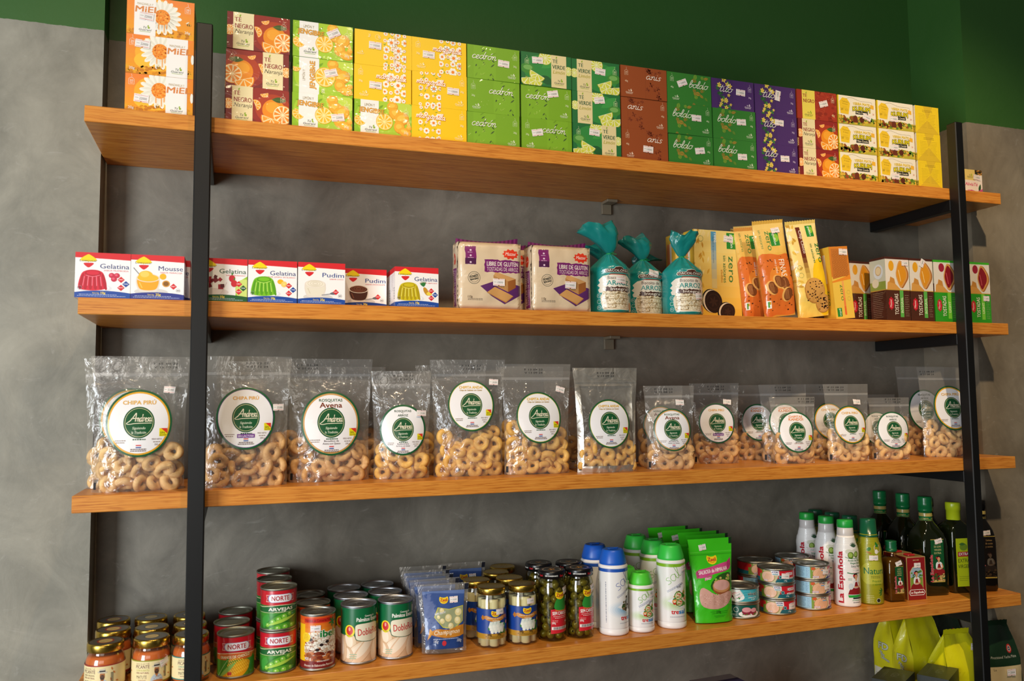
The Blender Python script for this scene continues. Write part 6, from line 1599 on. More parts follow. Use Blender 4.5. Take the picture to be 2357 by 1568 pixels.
# sauce jars
M_SAUCE = simple('orange_chilli_sauce', '#d6640a', .45); add_bump(M_SAUCE, 300, .3, .001)
def art_sauce(v):
    r = .0424; w, h = 2 * PI * r * .94, .043; cv = Cv(w, h, '#ead9a4'); c = w / 2; e = {'a': '#9a2c22', 'b': '#8f8f1c', 'c': '#2c7a70'}[v]
    cv.rect(0, 0, w, h * .05, e); cv.rect(0, h * .95, w, h, e)
    X = c - .014
    cv.text('PASTA DE AJO Y AJ\u00cd', X - .004, h * .82, .0030, '#7a4a3a', w=.030, rot=.02); cv.text('PICANTE', X - .004, h * .66, .0062, '#5c1c2a', w=.032, bold=.02)
    cv.text({'a': 'SABOR ORIGINAL', 'b': 'CON KURATU', 'c': 'CON ROMERO'}[v], X - .004, h * .54, .0034, {'a': '#7a5a3a', 'b': '#a8a82a', 'c': '#2c8a7a'}[v], w=.030, bold=.02)
    cv.text('100% NATURAL', X - .004, h * .43, .0033, '#7a2c2a', w=.030, bold=.02); cv.text('MATUTE', X - .006, h * .22, .0062, '#4a3428', w=.024); cv.rect(X - .014, h * .15, X + .004, h * .17, '#8a3a2a')
    x = c + .013     # a plain figure of a man in a hat and a pale shirt with folded arms
    cv.poly(crom([(x - .014, 0), (x - .012, h * .22), (x - .006, h * .36), (x, h * .40), (x + .007, h * .36), (x + .013, h * .22), (x + .014, 0)], 3), '#b9c6cc')
    cv.blobs(x - .010, h * .05, x + .011, h * .3, 7, .0007, .0012, ['#a83a4a', '#5a6a7a'], 3); cv.poly([(x - .004, h * .40), (x, h * .25), (x + .004, h * .40)], '#b8763f')
    cv.poly(crom([(x - .013, h * .08), (x, h * .14), (x + .013, h * .10), (x + .012, 0), (x - .013, 0)], 3, True), '#b8763f')
    cv.ell(x, h * .56, .0052, .0085, '#b07040'); cv.ell(x, h * .49, .0045, .0045, '#4a3428'); cv.ell(x, h * .525, .003, .0012, '#6a4430'); cv.rect(x - .0035, h * .585, x + .0035, h * .60, '#2c1c14')
    cv.ell(x, h * .715, .0105, .0022, '#d0c6b0', -.08); cv.rect(x - .006, h * .71, x + .006, h * .86, '#d0c6b0'); cv.rect(x - .0062, h * .725, x + .0062, h * .785, '#2a2c34')
    for a, b in ((.032, .3), (.040, .6), (.034, .75), (-.052, .5), (.048, .25)): leaf(cv, c + a, h * b, .007, .003, a * 60, '#c9793a')
    cv.lines(w * .82, h * .8, w * .95, 7, .004, '#6a5a40', .0008, 2)
    for k in range(12): cv.rect(c + .030, h * (.2 + k * .04), c + .036, h * (.2 + k * .04 + .02), '#3a3a3a'); cv.L -= 1
    return cv
def sauce_jar(x, y, v, turn, label):
    root = tag(empty('sauce_jar', (x, y, Z), turn), label, 'jar', 'sauce jars at the left end'); root.scale = (.833, .833, 1)
    r = .0420
    link('glass', memo('sg', lambda: rings_mesh('glass', [(0, r * .82), (.002, r * .93), (.006, r), (.056, r), (.063, r * .95), (.068, r * .86), (.071, r * .83), (.077, r * .83)], M_GLASS, 44)), root)
    link('sauce', memo('ss', lambda: rings_mesh('sauce', [(.003, r * .80), (.006, r * .95), (.055, r * .955), (.061, r * .91), (.066, r * .83), (.0665, r * .5)], M_SAUCE, 36)), root)
    ld = link('lid', memo('sl', lambda: rings_mesh('lid', [(.0735, .0372), (.0745, .0388), (.086, .0388), (.0885, .0378), (.0895, .0362), (.0887, .0345), (.0887, .001)], M_GOLD, 44)), root)
    def top():
        cv = Cv(.068, .068); c = .034; cv.ell(c, c, .0335, .0335, '#5b5850', n=44)
        cv.ell(c, c, .018, .018, {'a': '#a83226', 'b': '#4c4a2c', 'c': '#33302a'}[v]); cv.ell(c, c, .0145, .0145, '#d9c079'); cv.text('MATUTE', c, c - .002, .0042, '#3a2c20', w=.020, rot=.1); cv.lines(c - .006, c - .005, c + .006, 1, .002, '#3a2c20', .0008, 3, 'c')
        mb = MB(); emit(mb, cv, lambda a, b, o: Vector((a - c, b - c, .0888 + o))); return mb.mesh('lid_print', [P_LABEL])
    link('lid_print', memo(('slp', v), top), ld, None, (0, 0, -turn + .2))
    wrap_label(root, memo(('sauceart', v), lambda: art_sauce(v)), r + .0003, .010, 'paper_label', key='sauce' + v, mat=P_PAPER)
    return root
for k, (v, l, col3) in enumerate((('a', 'red-ringed lid', ((.366, .058), (.368, .146), (.359, .226))), ('b', 'green-edged label', ((.447, .060), (.440, .136), (.432, .218))), ('c', 'teal-edged label', ((.5190, .056), (.5130, .135), (.5080, .213))))):
    for j, (x, y) in enumerate(col3):
        s_ = sauce_jar(x, y, v, (-.30, .05, .12)[k] + .2 * j, '%s jar of orange chilli paste with a %s' % (('front', 'middle', 'rearmost')[j], l))
        if (k, j) == (1, 0): sticker(s_, cylmap(.0426, 2 * PI * .0426, .01), PI * .0426 + .031, .036, '', .35, .0012, curved=True, w=.022, h=.013)

# mushroom pouches
def zaeli(cv, x, y, w):
    h = w * .60
    cv.poly(crom([(x - w * .42, y + h * .52), (x - w * .25, y + h * .42), (x, y + h * .36), (x + w * .25, y + h * .42), (x + w * .42, y + h * .52), (x + w * .5, y + h * .1), (x + w * .36, y - h * .42), (x, y - h * .62), (x - w * .36, y - h * .42), (x - w * .5, y + h * .1)], 3, True), '#f2cf1a')
    cv.text('Zaeli', x, y - h * .22, h * .48, '#b51c28', w=w * .78, bold=.04); cv.stroke(crom([(x - w * .2, y - h * .30), (x, y - h * .42), (x + w * .2, y - h * .30)], 3), w * .03, '#b51c28')
def art_champ():
    w, h = .096, .118; cv = Cv(w, h, '#33508f'); cv.poly([(0, h), (0, h * .94), (w * .2, h * .97), (w, h * .93), (w, h)], '#5a74ac'); cv.rect(0, 0, w, h * .22, '#24407c')
    zaeli(cv, w * .50, h * .84, w * .22)
    W_ = [(w * .34, h * .72), (w * .62, h * .68), (w * .98, h * .73), (w * .98, h * .46), (w * .75, h * .33), (w * .45, h * .37), (w * .24, h * .55)]
    cv.poly(W_, '#d2c62a'); cv.poly([(w * .64 + (a - w * .64) * .955, h * .54 + (b - h * .54) * .93) for a, b in W_], '#9aa27c')
    for a, b, q in ((.44, .66, .055), (.86, .62, .085), (.60, .53, .085), (.84, .48, .08), (.44, .48, .06), (.66, .39, .07), (.35, .55, .04)):
        cv.ell(w * a, h * b, w * q * 1.04, w * q * .98, '#bda860'); cv.ell(w * a, h * b, w * q, w * q * .94, '#e3d49a'); cv.ell(w * a - .001, h * b + .002, w * q * .55, w * q * .5, '#f0e6ba')
    cv.poly(crom([(w * .12, h * .27), (w * .3, h * .35), (w * .6, h * .33), (w, h * .40), (w, h * .23), (w * .6, h * .19), (w * .3, h * .22)], 3, True), '#c8822a'); cv.poly([(w * .12, h * .36), (w * .05, h * .16), (w * .13, h * .22), (w * .2, h * .3)], '#d8962e')
    cv.text('Champignon', w * .56, h * .255, .0092, '#f2e8d0', w=.064, shear=.3, bold=.005, rot=.03)
    cv.text('145g', w * .27, h * .11, .0062, '#e6e9f2', w=.012, shear=.3); cv.text('100g', w * .88, h * .11, .0060, '#e6e9f2', w=.012, shear=.3); cv.ell(w * .48, h * .10, .0055, .0055, '#c8303a')
    cv.text('\u00d1AM! DEL\u00cdCIA!', w * .40, h * .60, .0040, '#e9edf6', w=.026, rot=.15, bold=.02); cv.lines(w * .2, h * .17, w * .9, 1, .003, '#c9d2ea', .0012, 3)
    return cv
def champ(x, y, rz, label, st=True, seed=1):
    w, h, d = .114, .142, .034
    root = tag(empty('mushroom_pouch', (x, y, Z), rz), label, 'pouch', 'blue mushroom pouches'); root.rotation_euler = (-.10, 0, rz); root.location.z += .0020
    def mk():
        mb = MB(); k = dict(base=.9, top=.93, side=.6, taper=.16, seed=seed, wr=.0022); f = pouchmap(w, h, d, **k); b = pouchmap(w, h, d, back=True, **k)
        ft = Cv(w, h, '#999999'); emit(mb, ft, f, w / 14, h / 16, o0=0); emit(mb, ft, lambda u, v, o: b(w - u, v, o), w / 14, h / 16, o0=0)
        bk = Cv(w, h); bk.rect(w * .07, h * .06, w * .93, h * .88, '#2b457e'); emit(mb, bk, lambda u, v, o: b(w - u, v, o - .0012), w / 14, h / 16, m=1)
        return mb.mesh('film', [M_CLEAR, P_FILM])
    link('film', memo(('chf', seed), mk), root)
    def mk2():
        mb = MB(); k = dict(base=.9, top=.93, side=.6, taper=.16, seed=seed, wr=.0022); f = pouchmap(w, h, d, **k)
        emit(mb, memo('ach', art_champ), lambda u, v, o: f(u + .009, v + .009, o + .0004), w / 14, h / 16); sq = Cv(.0085, .012, '#0e1424'); emit(mb, sq, lambda u, v, o: f(u + w * .92, v + h * .90, o + .0004), .004, .004)
        return mb.mesh('printed_front', [P_FILM])
    link('printed_front', memo(('chp', seed), mk2), root)
    if st: f = pouchmap(w, h, d, base=.9, top=.93, side=.6, taper=.16, seed=seed, wr=.0022); sticker(root, f, w * .70, h * .76, '10500', .04, .0024, curved=True, w=.019, h=.013)
    return root
champ(1.027, .044, -.12, 'frontmost blue mushroom pouch with clear edges', True, 1)
for k, (x, y) in enumerate(((1.022, .098), (1.020, .146), (1.023, .194), (1.028, .246))):
    champ(x, y, -.05 - .02 * k, 'blue mushroom pouch %s' % ('directly behind the frontmost one', 'third from the front of its row', 'fourth from the front of its row', 'rearmost of its row of five')[k], False, 1 + k % 2)
champ(1.130, .2520, -.05, 'blue mushroom pouch standing apart at the back behind the gold-lidded jars', True, 2)

# palm heart jars
M_PALM = simple('pale_palm_heart', '#e2d6a8', .5)
def art_pj():
    r = .0325; w, h = 2 * PI * r * .93, .064; cv = Cv(w, h, '#173f92'); c = w / 2; cv.rect(0, 0, w, h * .18, '#b8892a')
    cv.poly(crom([(c - .026, h * .74), (c - .02, h * .78), (c, h * .70), (c + .02, h * .78), (c + .026, h * .74), (c + .02, h * .64), (c, h * .57), (c - .02, h * .64)], 3, True), '#c8822a')
    for s_ in (-1, 1): cv.poly([(c + s_ * .022, h * .70), (c + s_ * .030, h * .80), (c + s_ * .034, h * .70), (c + s_ * .030, h * .62)], '#b8721e')
    cv.text('Palmito en conserva', c, h * .665, .0034, '#f2e8d0', w=.036, shear=.2, arc=-4); cv.text('entero', c, h * .60, .0034, '#f2e8d0', w=.014, shear=.2)
    zaeli(cv, c, h * .85, .020)
    R = random.Random(5)
    for k in range(16): cv.ell(c + .004 + R.uniform(-.018, .020), h * R.uniform(.22, .52), .0045, .0045, R.choice(['#2c7a34', '#3f9a44', '#1f6a2c']))
    for i in range(4):
        for j in range(3):
            if i + j > 4: continue
            x, y = c - .008 + i * .0078 - j * .002, h * (.24 + .085 * j) + i * .0006
            cv.poly([(x - .0036, y), (x + .0036, y), (x + .0066, y + .011), (x - .0006, y + .011)], '#dbe2d8'); cv.ell(x, y, .0037, .0037, '#f1f1e6', n=14); cv.ring(x, y, .0024, .0004, '#cfd6c4', 10)
    cv.ell(c + .029, h * .52, .0038, .0038, '#e0a05a'); cv.text('300g', c - .014, h * .12, .0042, '#2a2010', w=.009, bold=.02); cv.text('180g', c + .008, h * .12, .0042, '#2a2010', w=.009, bold=.02); cv.lines(c - .024, h * .08, c + .024, 2, .0028, '#3a2c14', .0008, 3, 'c')
    cv.lines(c + .036, h * .9, c + .054, 12, .0038, '#a8b8e0', .0007, 3); return cv
def palm_jar(x, y, turn, label, st=None, n=6):
    root = tag(empty('palm_heart_jar', (x, y, Z), turn), label, 'jar', 'gold-lidded palm heart jars')
    r = .0330
    link('glass', memo('pg', lambda: rings_mesh('glass', [(0, r * .80), (.0015, r * .92), (.005, r * .99), (.008, r), (.098, r), (.105, r * .97), (.111, r * .91), (.114, r * .885), (.119, r * .885)], M_GLASS, 44)), root)
    link('lid', memo('pl', lambda: rings_mesh('lid', [(.1140, .0300), (.115, .0315), (.1255, .0315), (.1275, .0308), (.1285, .0295), (.1278, .0275), (.1278, .001)], M_GOLD, 44)), root)
    wrap_label(root, memo('pja', art_pj), r + .0003, .021, 'paper_label', key='pj')
    if st: sticker(root, cylmap(r + .0008, 2 * PI * r, 0), PI * r + st[0], st[1], '22500', .05, .001, curved=True, w=.018, h=.012)
    ph = memo('phm', lambda: rings_mesh('palm_heart', [(0, .0088), (.001, .0104), (.098, .0098), (.0995, .0085), (.0995, .001)], M_PALM, 18))
    for k in range(n):
        a = -PI / 2 + 2 * PI * k / 6 + turn; R_ = .0207
        o = bpy.data.objects.new('palm_heart', ph); COL.objects.link(o); o.location = (x + R_ * cos(a), y + R_ * sin(a), Z + .004)
        tag(o, 'pale palm heart stick inside the ' + label, 'palm heart', 'palm hearts in the ' + label)
palm_jar(1.140, .063, -.02, 'front left palm heart jar', (.010, .079)); palm_jar(1.213, .063, .0, 'front right palm heart jar', (.008, .096)); palm_jar(1.128, .140, .1, 'palm heart jar behind the front left one', (.012, .092))
palm_jar(1.207, .135, .1, 'palm heart jar behind the front right one', None, 3); palm_jar(1.196, .206, .1, 'palm heart jar third from the front', None, 3); palm_jar(1.232, .2640, .1, 'rearmost palm heart jar near the wall', None, 3)

# olive jars
M_OLIVE = simple('green_olive', '#7a6f2a', .25); M_OLIVE.node_tree.nodes['Principled BSDF'].inputs['Coat Weight'].default_value = .5
def art_ol():
    w, h = .048, .098; cv = Cv(w, h); c = w * .5
    cv.poly([(0, 0), (0, h * .54), (w, h * .60), (w, h * .03)], '#cc2430')
    cv.poly(crom([(c - .014, h * .55), (c - .013, h * .72), (c, h * .86), (c + .014, h * .78), (c + .017, h * .62), (c + .012, h * .52)], 3, True), '#2f8a34'); cv.poly(crom([(c + .008, h * .84), (c + .017, h * .76), (c + .018, h * .6), (c + .012, h * .62)], 3, True), '#1f6a28')
    zaeli(cv, c - .001, h * .86, .025)
    cv.text('SEM CARO\u00c7O', c, h * .42, .0072, '#f6f0ea', w=.040, bold=.03); cv.lines(w * .12, h * .51, w * .9, 1, .003, '#f0c040', .0009, 2, 'c'); cv.lines(w * .1, h * .38, w * .9, 2, .0035, '#f6d8d0', .0011, 3, 'c')
    cv.text('200g', w * .14, h * .22, .0042, '#f6f0ea', w=.009, bold=.02); cv.text('100g', w * .86, h * .24, .0042, '#f6f0ea', w=.009, bold=.02); cv.lines(w * .08, h * .29, w * .4, 2, .003, '#f6d8d0', .0007, 5)
    cv.rect(w * .04, h * .09, w * .96, h * .155, '#f0e6e2'); r = random.Random(1); T = []; x = w * .12
    while x < w * .8: t = r.uniform(.0003, .0012); T.append([(x, h * .095), (x + t, h * .095), (x + t, h * .15), (x, h * .15)]); x += t + r.uniform(.0003, .0009)
    cv._a(T, '#141414'); cv.rect(w * .83, h * .7, w * .98, h * .83, '#e8e8e4'); cv.rect(w * .85, h * .7, w * .97, h * .75, '#141414'); return cv
ol_me = []
def olive_mesh():
    vs, fs = [], []; N, K = 18, 12
    for j in range(K + 1):
        t = PI * j / K
        for i in range(N): a = 2 * PI * i / N; vs.append((.0092 * sin(t) * cos(a), .0092 * sin(t) * sin(a), .0108 * cos(t) * (1 if j else .8)))
    for j in range(K):
        for i in range(N): fs.append((j * N + i, (j + 1) * N + i, (j + 1) * N + (i + 1) % N, j * N + (i + 1) % N))
    me = bpy.data.meshes.new('olive'); me.from_pydata(vs, [], fs); me.materials.append(M_OLIVE); me.materials.append(M_BKOIL)
    for p in me.polygons:
        p.use_smooth = True
        if p.index < N: p.material_index = 1
    me.update(); return me
OLM = olive_mesh()
def olive_jar(x, y, turn, label, st, rows, seed):
    root = tag(empty('olive_jar', (x, y, Z), turn), label, 'jar', 'black-lidded olive jars'); r = .0310
    link('glass', memo('og', lambda: rings_mesh('glass', [(0, r * .82), (.0015, r * .93), (.006, r), (.118, r * 1.0), (.126, r * .97), (.132, r * .90), (.136, r * .86), (.142, r * .86)], M_BRINE, 44)), root)
    ld = link('lid', memo('oli', lambda: rings_mesh('lid', [(.1375, .0300), (.1385, .0318), (.151, .0318), (.1535, .0308), (.1545, .0293), (.1538, .0275), (.1538, .001)], simple('black_jar_lid', '#0d0d0f', .28), 44)), root)
    def top():
        cv = Cv(.056, .056); c = .028; cv.ring(c, c, .023, .0006, '#8a2a28'); cv.ring(c, c, .0205, .0016, '#b8b0a0', 34); r_ = random.Random(3)
        for k in range(5): leaf(cv, c, c, .010, .004, k * 1.25, '#c98a1c')
        mb = MB(); emit(mb, cv, lambda a, b, o: Vector((a - c, b - c, .1539 + o)))
        ring = Cv(2 * PI * .0318, .008)
        for k in range(4): ring.text('SEM CONSERVANTE', .2 * (k + .5) / 4, .0025, .0030, '#e9e6e0', w=.030, bold=.03); ring.text('Zaeli', .2 * (k + .98) / 4, .0020, .004, '#c8202c', w=.009, bold=.03)
        emit(mb, ring, cylmap(.0319, 2 * PI * .0318, .141), .004); return mb.mesh('lid_print', [P_LABEL])
    link('lid_print', memo('olp', top), ld, None, (0, 0, .35))
    wrap_label(root, memo('olart', art_ol), r + .0003, .018, 'label', key='ol', turn=.24)
    if st: sticker(root, cylmap(r + .0008, 2 * PI * r, 0), PI * r + .021, .112, '16000', .25, .001, curved=True, w=.015, h=.015)
    rr = random.Random(seed); n = 0
    for j in rows:
        for i in range(6):
            a = 2 * PI * (i + .5 * (j % 2)) / 6 + rr.uniform(-.12, .12)
            if sin(a) > .45: continue
            R_ = .0192 + rr.uniform(-.0008, .0006); R_ = R_ if j < 7 else R_ * .93
            o = bpy.data.objects.new('olive', OLM); COL.objects.link(o)
            o.location = (x + R_ * cos(a), y + R_ * sin(a), Z + .0135 + j * .0158 + rr.uniform(-.001, .001)); o.rotation_euler = (rr.uniform(-.9, .9) + PI / 2 * (rr.random() < .5), rr.uniform(-.6, .6), rr.uniform(0, 6))
            tag(o, 'green olive inside the ' + label, 'olive', 'olives in the ' + label)
olive_jar(1.284, .061, .05, 'front left black-lidded olive jar', True, range(8), 1); olive_jar(1.352, .060, .05, 'front right black-lidded olive jar', True, range(8), 2)
olive_jar(1.285, .148, .3, 'rear left black-lidded olive jar', False, range(4, 8), 3); olive_jar(1.356, .132, .3, 'rear right black-lidded olive jar', False, range(5, 8), 4)
for o_ in ():
    pass
# ------------------------------------------------------------------ salt shakers
def mkrgb(*a): return a
def art_salt(kind):
    big = kind != 'small'; r = .0338 if big else .0298; H = .134 if big else .086; w, h = 2 * PI * r * .98, H; c = w / 2 + (.0 if kind != 'blue' else .017)
    A = '#1c4aa8' if kind == 'blue' else '#7ab82c'; cv = Cv(w, h, '#f0eeec'); cv.rect(0, h * .945, w, h, '#2456b4' if kind == 'blue' else '#86ba28')
    y0 = h * .36; T = '#3fa8dc' if kind == 'blue' else '#9ccc4a'
    for k in range(9):
        t = 1 - k / 9; cc = tuple(a + (b - a) * (k / 9) ** 1.2 for a, b in zip(S('#f0eeec'), S(T))); cv._a([[(c - .004 + (.050 * t) * cos(a_), y0 - .006 + (h * .17 * t) * sin(a_)) for a_ in [2 * PI * i / 26 for i in range(26)]]], cc)
    s = 1 if big else .82
    cv.poly([(c - .026 * s, y0), (c + .004, y0 + .018 * s), (c + .034, y0 + .014 * s), (c + .022 * s, y0 - .024 * s)], '#e2e4e6'); cv.poly([(c - .022 * s, y0 + .0005), (c + .004, y0 + .015 * s), (c + .030, y0 + .011 * s), (c + .020 * s, y0 - .019 * s)], '#f2f2f2')
    cols = ['#2c7a2c', '#e0622a', '#f0a060', '#c8381e', '#e9dcb8', '#5aa03a'] if kind != 'blue' else ['#4a4a34', '#7a6a48', '#3a5a2c', '#8a7a58']
    if kind == 'blue': cv.poly(crom([(c - .004, y0 + .004), (c + .002, y0 + .020), (c + .014, y0 + .030), (c + .022, y0 + .010), (c + .016, y0 - .010)], 3, True), '#6a6048')
    cv.blobs(c - .010 * s, y0 - .010 * s, c + .020 * s, y0 + .022 * s, 7, .002, .0058 * s, cols, 4, .8)
    if kind != 'blue':
        for qx, qy, qs in ((.001, .012, .0105), (.004, -.004, .0095)):
            cv.ell(c + qx, y0 + qy * s, qs * s, qs * s * .95, '#3f8a2c'); cv.ell(c + qx, y0 + qy * s, qs * s * .8, qs * s * .76, '#ead8b0'); cv.blobs(c + qx - .005 * s, y0 + (qy - .005) * s, c + qx + .005 * s, y0 + (qy + .005) * s, 4, .001, .0026 * s, ['#d8562a', '#5aa03a', '#f08a3a', '#c8b090'], 5)
        cv.poly([(c + .016 * s, y0 + .004), (c + .028 * s, y0 + .010), (c + .024 * s, y0 - .004)], '#e05a34'); leaf(cv, c + .016 * s, y0 + .020 * s, .014, .003, 1.2, '#7ab84a')
    x, y = c - .010 * s, h * .66
    cv.script('sal', x - .013 * s, y - .004, .0150 * s, .0009, A, w=.042 * s, rot=.62, shear=0)
    if kind != 'blue': cv.text('light', x + .017 * s, y - .006 * s, .0058 * s, '#5a5a60', w=.018 * s, rot=.62)
    else: cv.text('fina', x + .020, y - .004, .006, '#5a5a60', w=.015, rot=.62)
    T_ = []
    for i in range(11):
        for j in range(11 - i): X, Y = c + .011 * s + i * .0021 * s + j * .0004, h * .90 - j * .0027 * s; T_.append([pt(X, Y, .0007, k * PI / 3) for k in range(6)])
    cv._a(T_, '#8a8e98'); l = Cv(.045, .006); l.lines(0, .004, .042, 2, .0026, '#5a6a9a', .0008, 4)
    cc, ss = cos(.5), sin(.5)
    for tr, col, L in l.t: cv._a([[(c - .024 * s + a * cc - b * ss, h * .50 + a * ss + b * cc) for a, b in t] for t in tr], col)
    cv.text('tre', c - .0075 * s - .001, h * .14, .0100 * s, '#d0282a', w=.017 * s, al='c', bold=.05, out='#ffffff', ow=.03); cv.text('sal', c + .0095 * s, h * .14, .0100 * s, '#2480c4', w=.017 * s, bold=.05, out='#ffffff', ow=.03)
    cv.lines(c - .020 * s, h * .085, c + .022 * s, 1, .002, '#6a7490', .0008, 4)
    if kind == 'blue':
        for k in range(30): cv.rect(c - .053, h * (.1 + .023 * k), c - .053 + .0022, h * (.1 + .023 * k + .012 * (.4 + .6 * ((k * 7) % 5) / 5)), '#2c3a6a'); cv.L -= 1
    return cv
CAPC = {'blue': '#1a5cc4', 'green': '#36c445', 'small': '#52cc38'}
M_WHITE = simple('white_canister_plastic', '#efeceb', .38)
def salt(kind, x, y, turn, label, st=None):
    big = kind != 'small'; r = .0342 if big else .0302; b0, b1 = (.016, .150) if big else (.013, .099)
    root = tag(empty('salt_canister', (x, y, Z), turn), label, 'salt canister', 'white salt canisters')
    link('canister', memo(('sc', big), lambda: rings_mesh('canister', [(0, r * .92), (.0015, r * .985), (.004, r), (b0 - .003, r), (b0 - .0022, r * .975), (b0 - .001, r * .975), (b0, r * .985), None, (b0, r * .985), (b1, r * .985), None, (b1, r * .985), (b1 + .001, r), (b1 + .0045, r), (b1 + .0075, r * .93), (b1 + .0085, r * .86)], M_WHITE, 48)), root)
    c = b1 + .0075; hh = .0325 if big else .026
    mt = memo(('capm', kind), lambda: simple('salt_cap_' + kind, CAPC[kind], .36))
    cap = link('cap', memo(('cap', kind), lambda: rings_mesh('cap', [(c, r * .90), (c + .0015, r * .925), (c + .0065, r * .925), (c + hh - .003, r * .74), (c + hh, r * .69), (c + hh + .001, r * .64), None, (c + hh + .001, r * .64), (c + hh + .0004, r * .60), (c + hh + .0004, r * .01)], mt, 44)), root)
    mb = MB(); z = c + hh + .0004; mb.box(-.012, .012, -.0035, .0035, z, z + .0022, S(CAPC[kind]), .0008); mb.box(.004, .016, -.0012, .0012, z + .0022, z + .0032, S(CAPC[kind]), .0004)
    link('pour_flap', mb.mesh('pour_flap', [P_PLAS]), cap, None, (0, 0, .1))
    cv = memo(('sart', kind), lambda: art_salt(kind)); wrap_label(root, cv, r * .985 + .0003, b0 + .0005, 'printed_sleeve', key='salt' + kind, mat=P_LABEL)
    if st: sticker(root, cylmap(r + .0006, 2 * PI * r, 0), PI * r + st[0], st[1], '22000', .2, .001, curved=True, w=.018, h=.013)
salt('blue', 1.436, .056, .06, 'front salt canister with a blue cap'); salt('blue', 1.4240, .130, .10, 'blue-capped salt canister behind the other one')
salt('small', 1.506, .053, .06, 'short green-capped salt canister in front', (.012, .080)); salt('small', 1.499, .118, .06, 'short green-capped salt canister behind the other short one')
salt('green', 1.590, .058, -.04, 'tall green-capped salt canister in front', (.018, .140)); salt('green', 1.586, .135, -.02, 'tall green-capped salt canister second in its row'); salt('green', 1.578, .212, 0, 'tall green-capped salt canister at the back of its row')

# pink salt pouches
def art_pink():
    w, h = .120, .196; cv = Cv(w, h, '#3cc01c'); cv.rect(0, h * .80, w, h * .815, '#33a818'); cv.rect(0, h * .835, w, h * .842, '#5ad03a'); cv.rect(w * .93, h * .925, w, h, '#14301a')
    zaeli(cv, w * .5, h * .745, .030)
    cv.poly(crom([(w * .10, h * .62), (w * .4, h * .655), (w * .90, h * .71), (w * .92, h * .62), (w * .5, h * .575), (w * .12, h * .53)], 3, True), '#c84a86'); cv.poly([(w * .08, h * .52), (w * .14, h * .56), (w * .14, h * .63), (w * .07, h * .60)], '#a83468'); cv.poly([(w * .86, h * .62), (w * .97, h * .67), (w * .96, h * .76), (w * .86, h * .71)], '#a83468')
    cv.text('SALROSA do HIMALAIA', w * .49, h * .595, .0088, '#f6f0ee', w=.086, rot=.10, shear=.2, bold=.02); cv.poly([(w * .24, h * .50), (w * .42, h * .53), (w * .44, h * .56), (w * .26, h * .54)], '#c84a86'); cv.text('FINO', w * .33, h * .51, .006, '#f6f0ee', w=.017, rot=.1, bold=.02)
    cv.poly(crom([(w * .36, h * .44), (w * .60, h * .56), (w * .94, h * .57), (w * .90, h * .40), (w * .5, h * .36)], 3, True), '#2a5a1c'); cv.blobs(w * .5, h * .45, w * .9, h * .55, 7, .003, .006, ['#4a7a24', '#9ac04a', '#c9b06a'], 4)
    cv.ell(w * .66, h * .40, w * .25, h * .075, '#9a5a30'); cv.ell(w * .66, h * .43, w * .25, h * .075, '#c8905c'); cv.ell(w * .66, h * .44, w * .225, h * .06, '#dba8a0')
    cv.poly(crom([(w * .12, h * .22), (w * .10, h * .36), (w * .2, h * .42), (w * .5, h * .33), (w * .93, h * .36), (w * .86, h * .24), (w * .6, h * .17), (w * .3, h * .17)], 3, True), '#d2a294'); cv.blobs(w * .14, h * .20, w * .86, h * .34, 60, .0006, .0014, ['#b87a6c', '#e9c4b8'], 8)
    cv.text('250g', w * .52, h * .115, .0062, '#1a4a14', w=.014, bold=.01); cv.lines(w * .3, h * .13, w * .8, 2, .004, '#1f6a18', .0007, 3, 'c'); cv.lines(w * .4, h * .08, w * .7, 2, .003, '#1f6a18', .0007, 3, 'c'); return cv
def pink(x, y, rz, label, seed, st=True, h=.196):
    root = tag(empty('salt_pouch', (x, y, Z), rz), label, 'pouch', 'green salt pouches'); root.rotation_euler = (-.05, 0, rz); root.location.z += .0016
    me, f = memo(('pink', seed), lambda: bag_mesh('pouch', .120, .196, .040, memo('apink', art_pink), '#3cc01c', P_FILM, base=.85, top=.80, side=.6, taper=.16, seed=seed, wr=.0022, curl=.3))
    link('pouch', me, root)
    if st: sticker(root, f, .036, .176, '12500', .15, .0016, curved=True, w=.020, h=.014)
pink(1.7010, .050, -.05, 'frontmost green salt pouch', 1)
for k, (x, y) in enumerate(((1.728, .104), (1.732, .150), (1.712, .198), (1.700, .250))): pink(x, y, -.02, 'green salt pouch %s' % ('just behind the frontmost one', 'third from the front', 'fourth from the front', 'rearmost of the row')[k], 2 + k % 2)

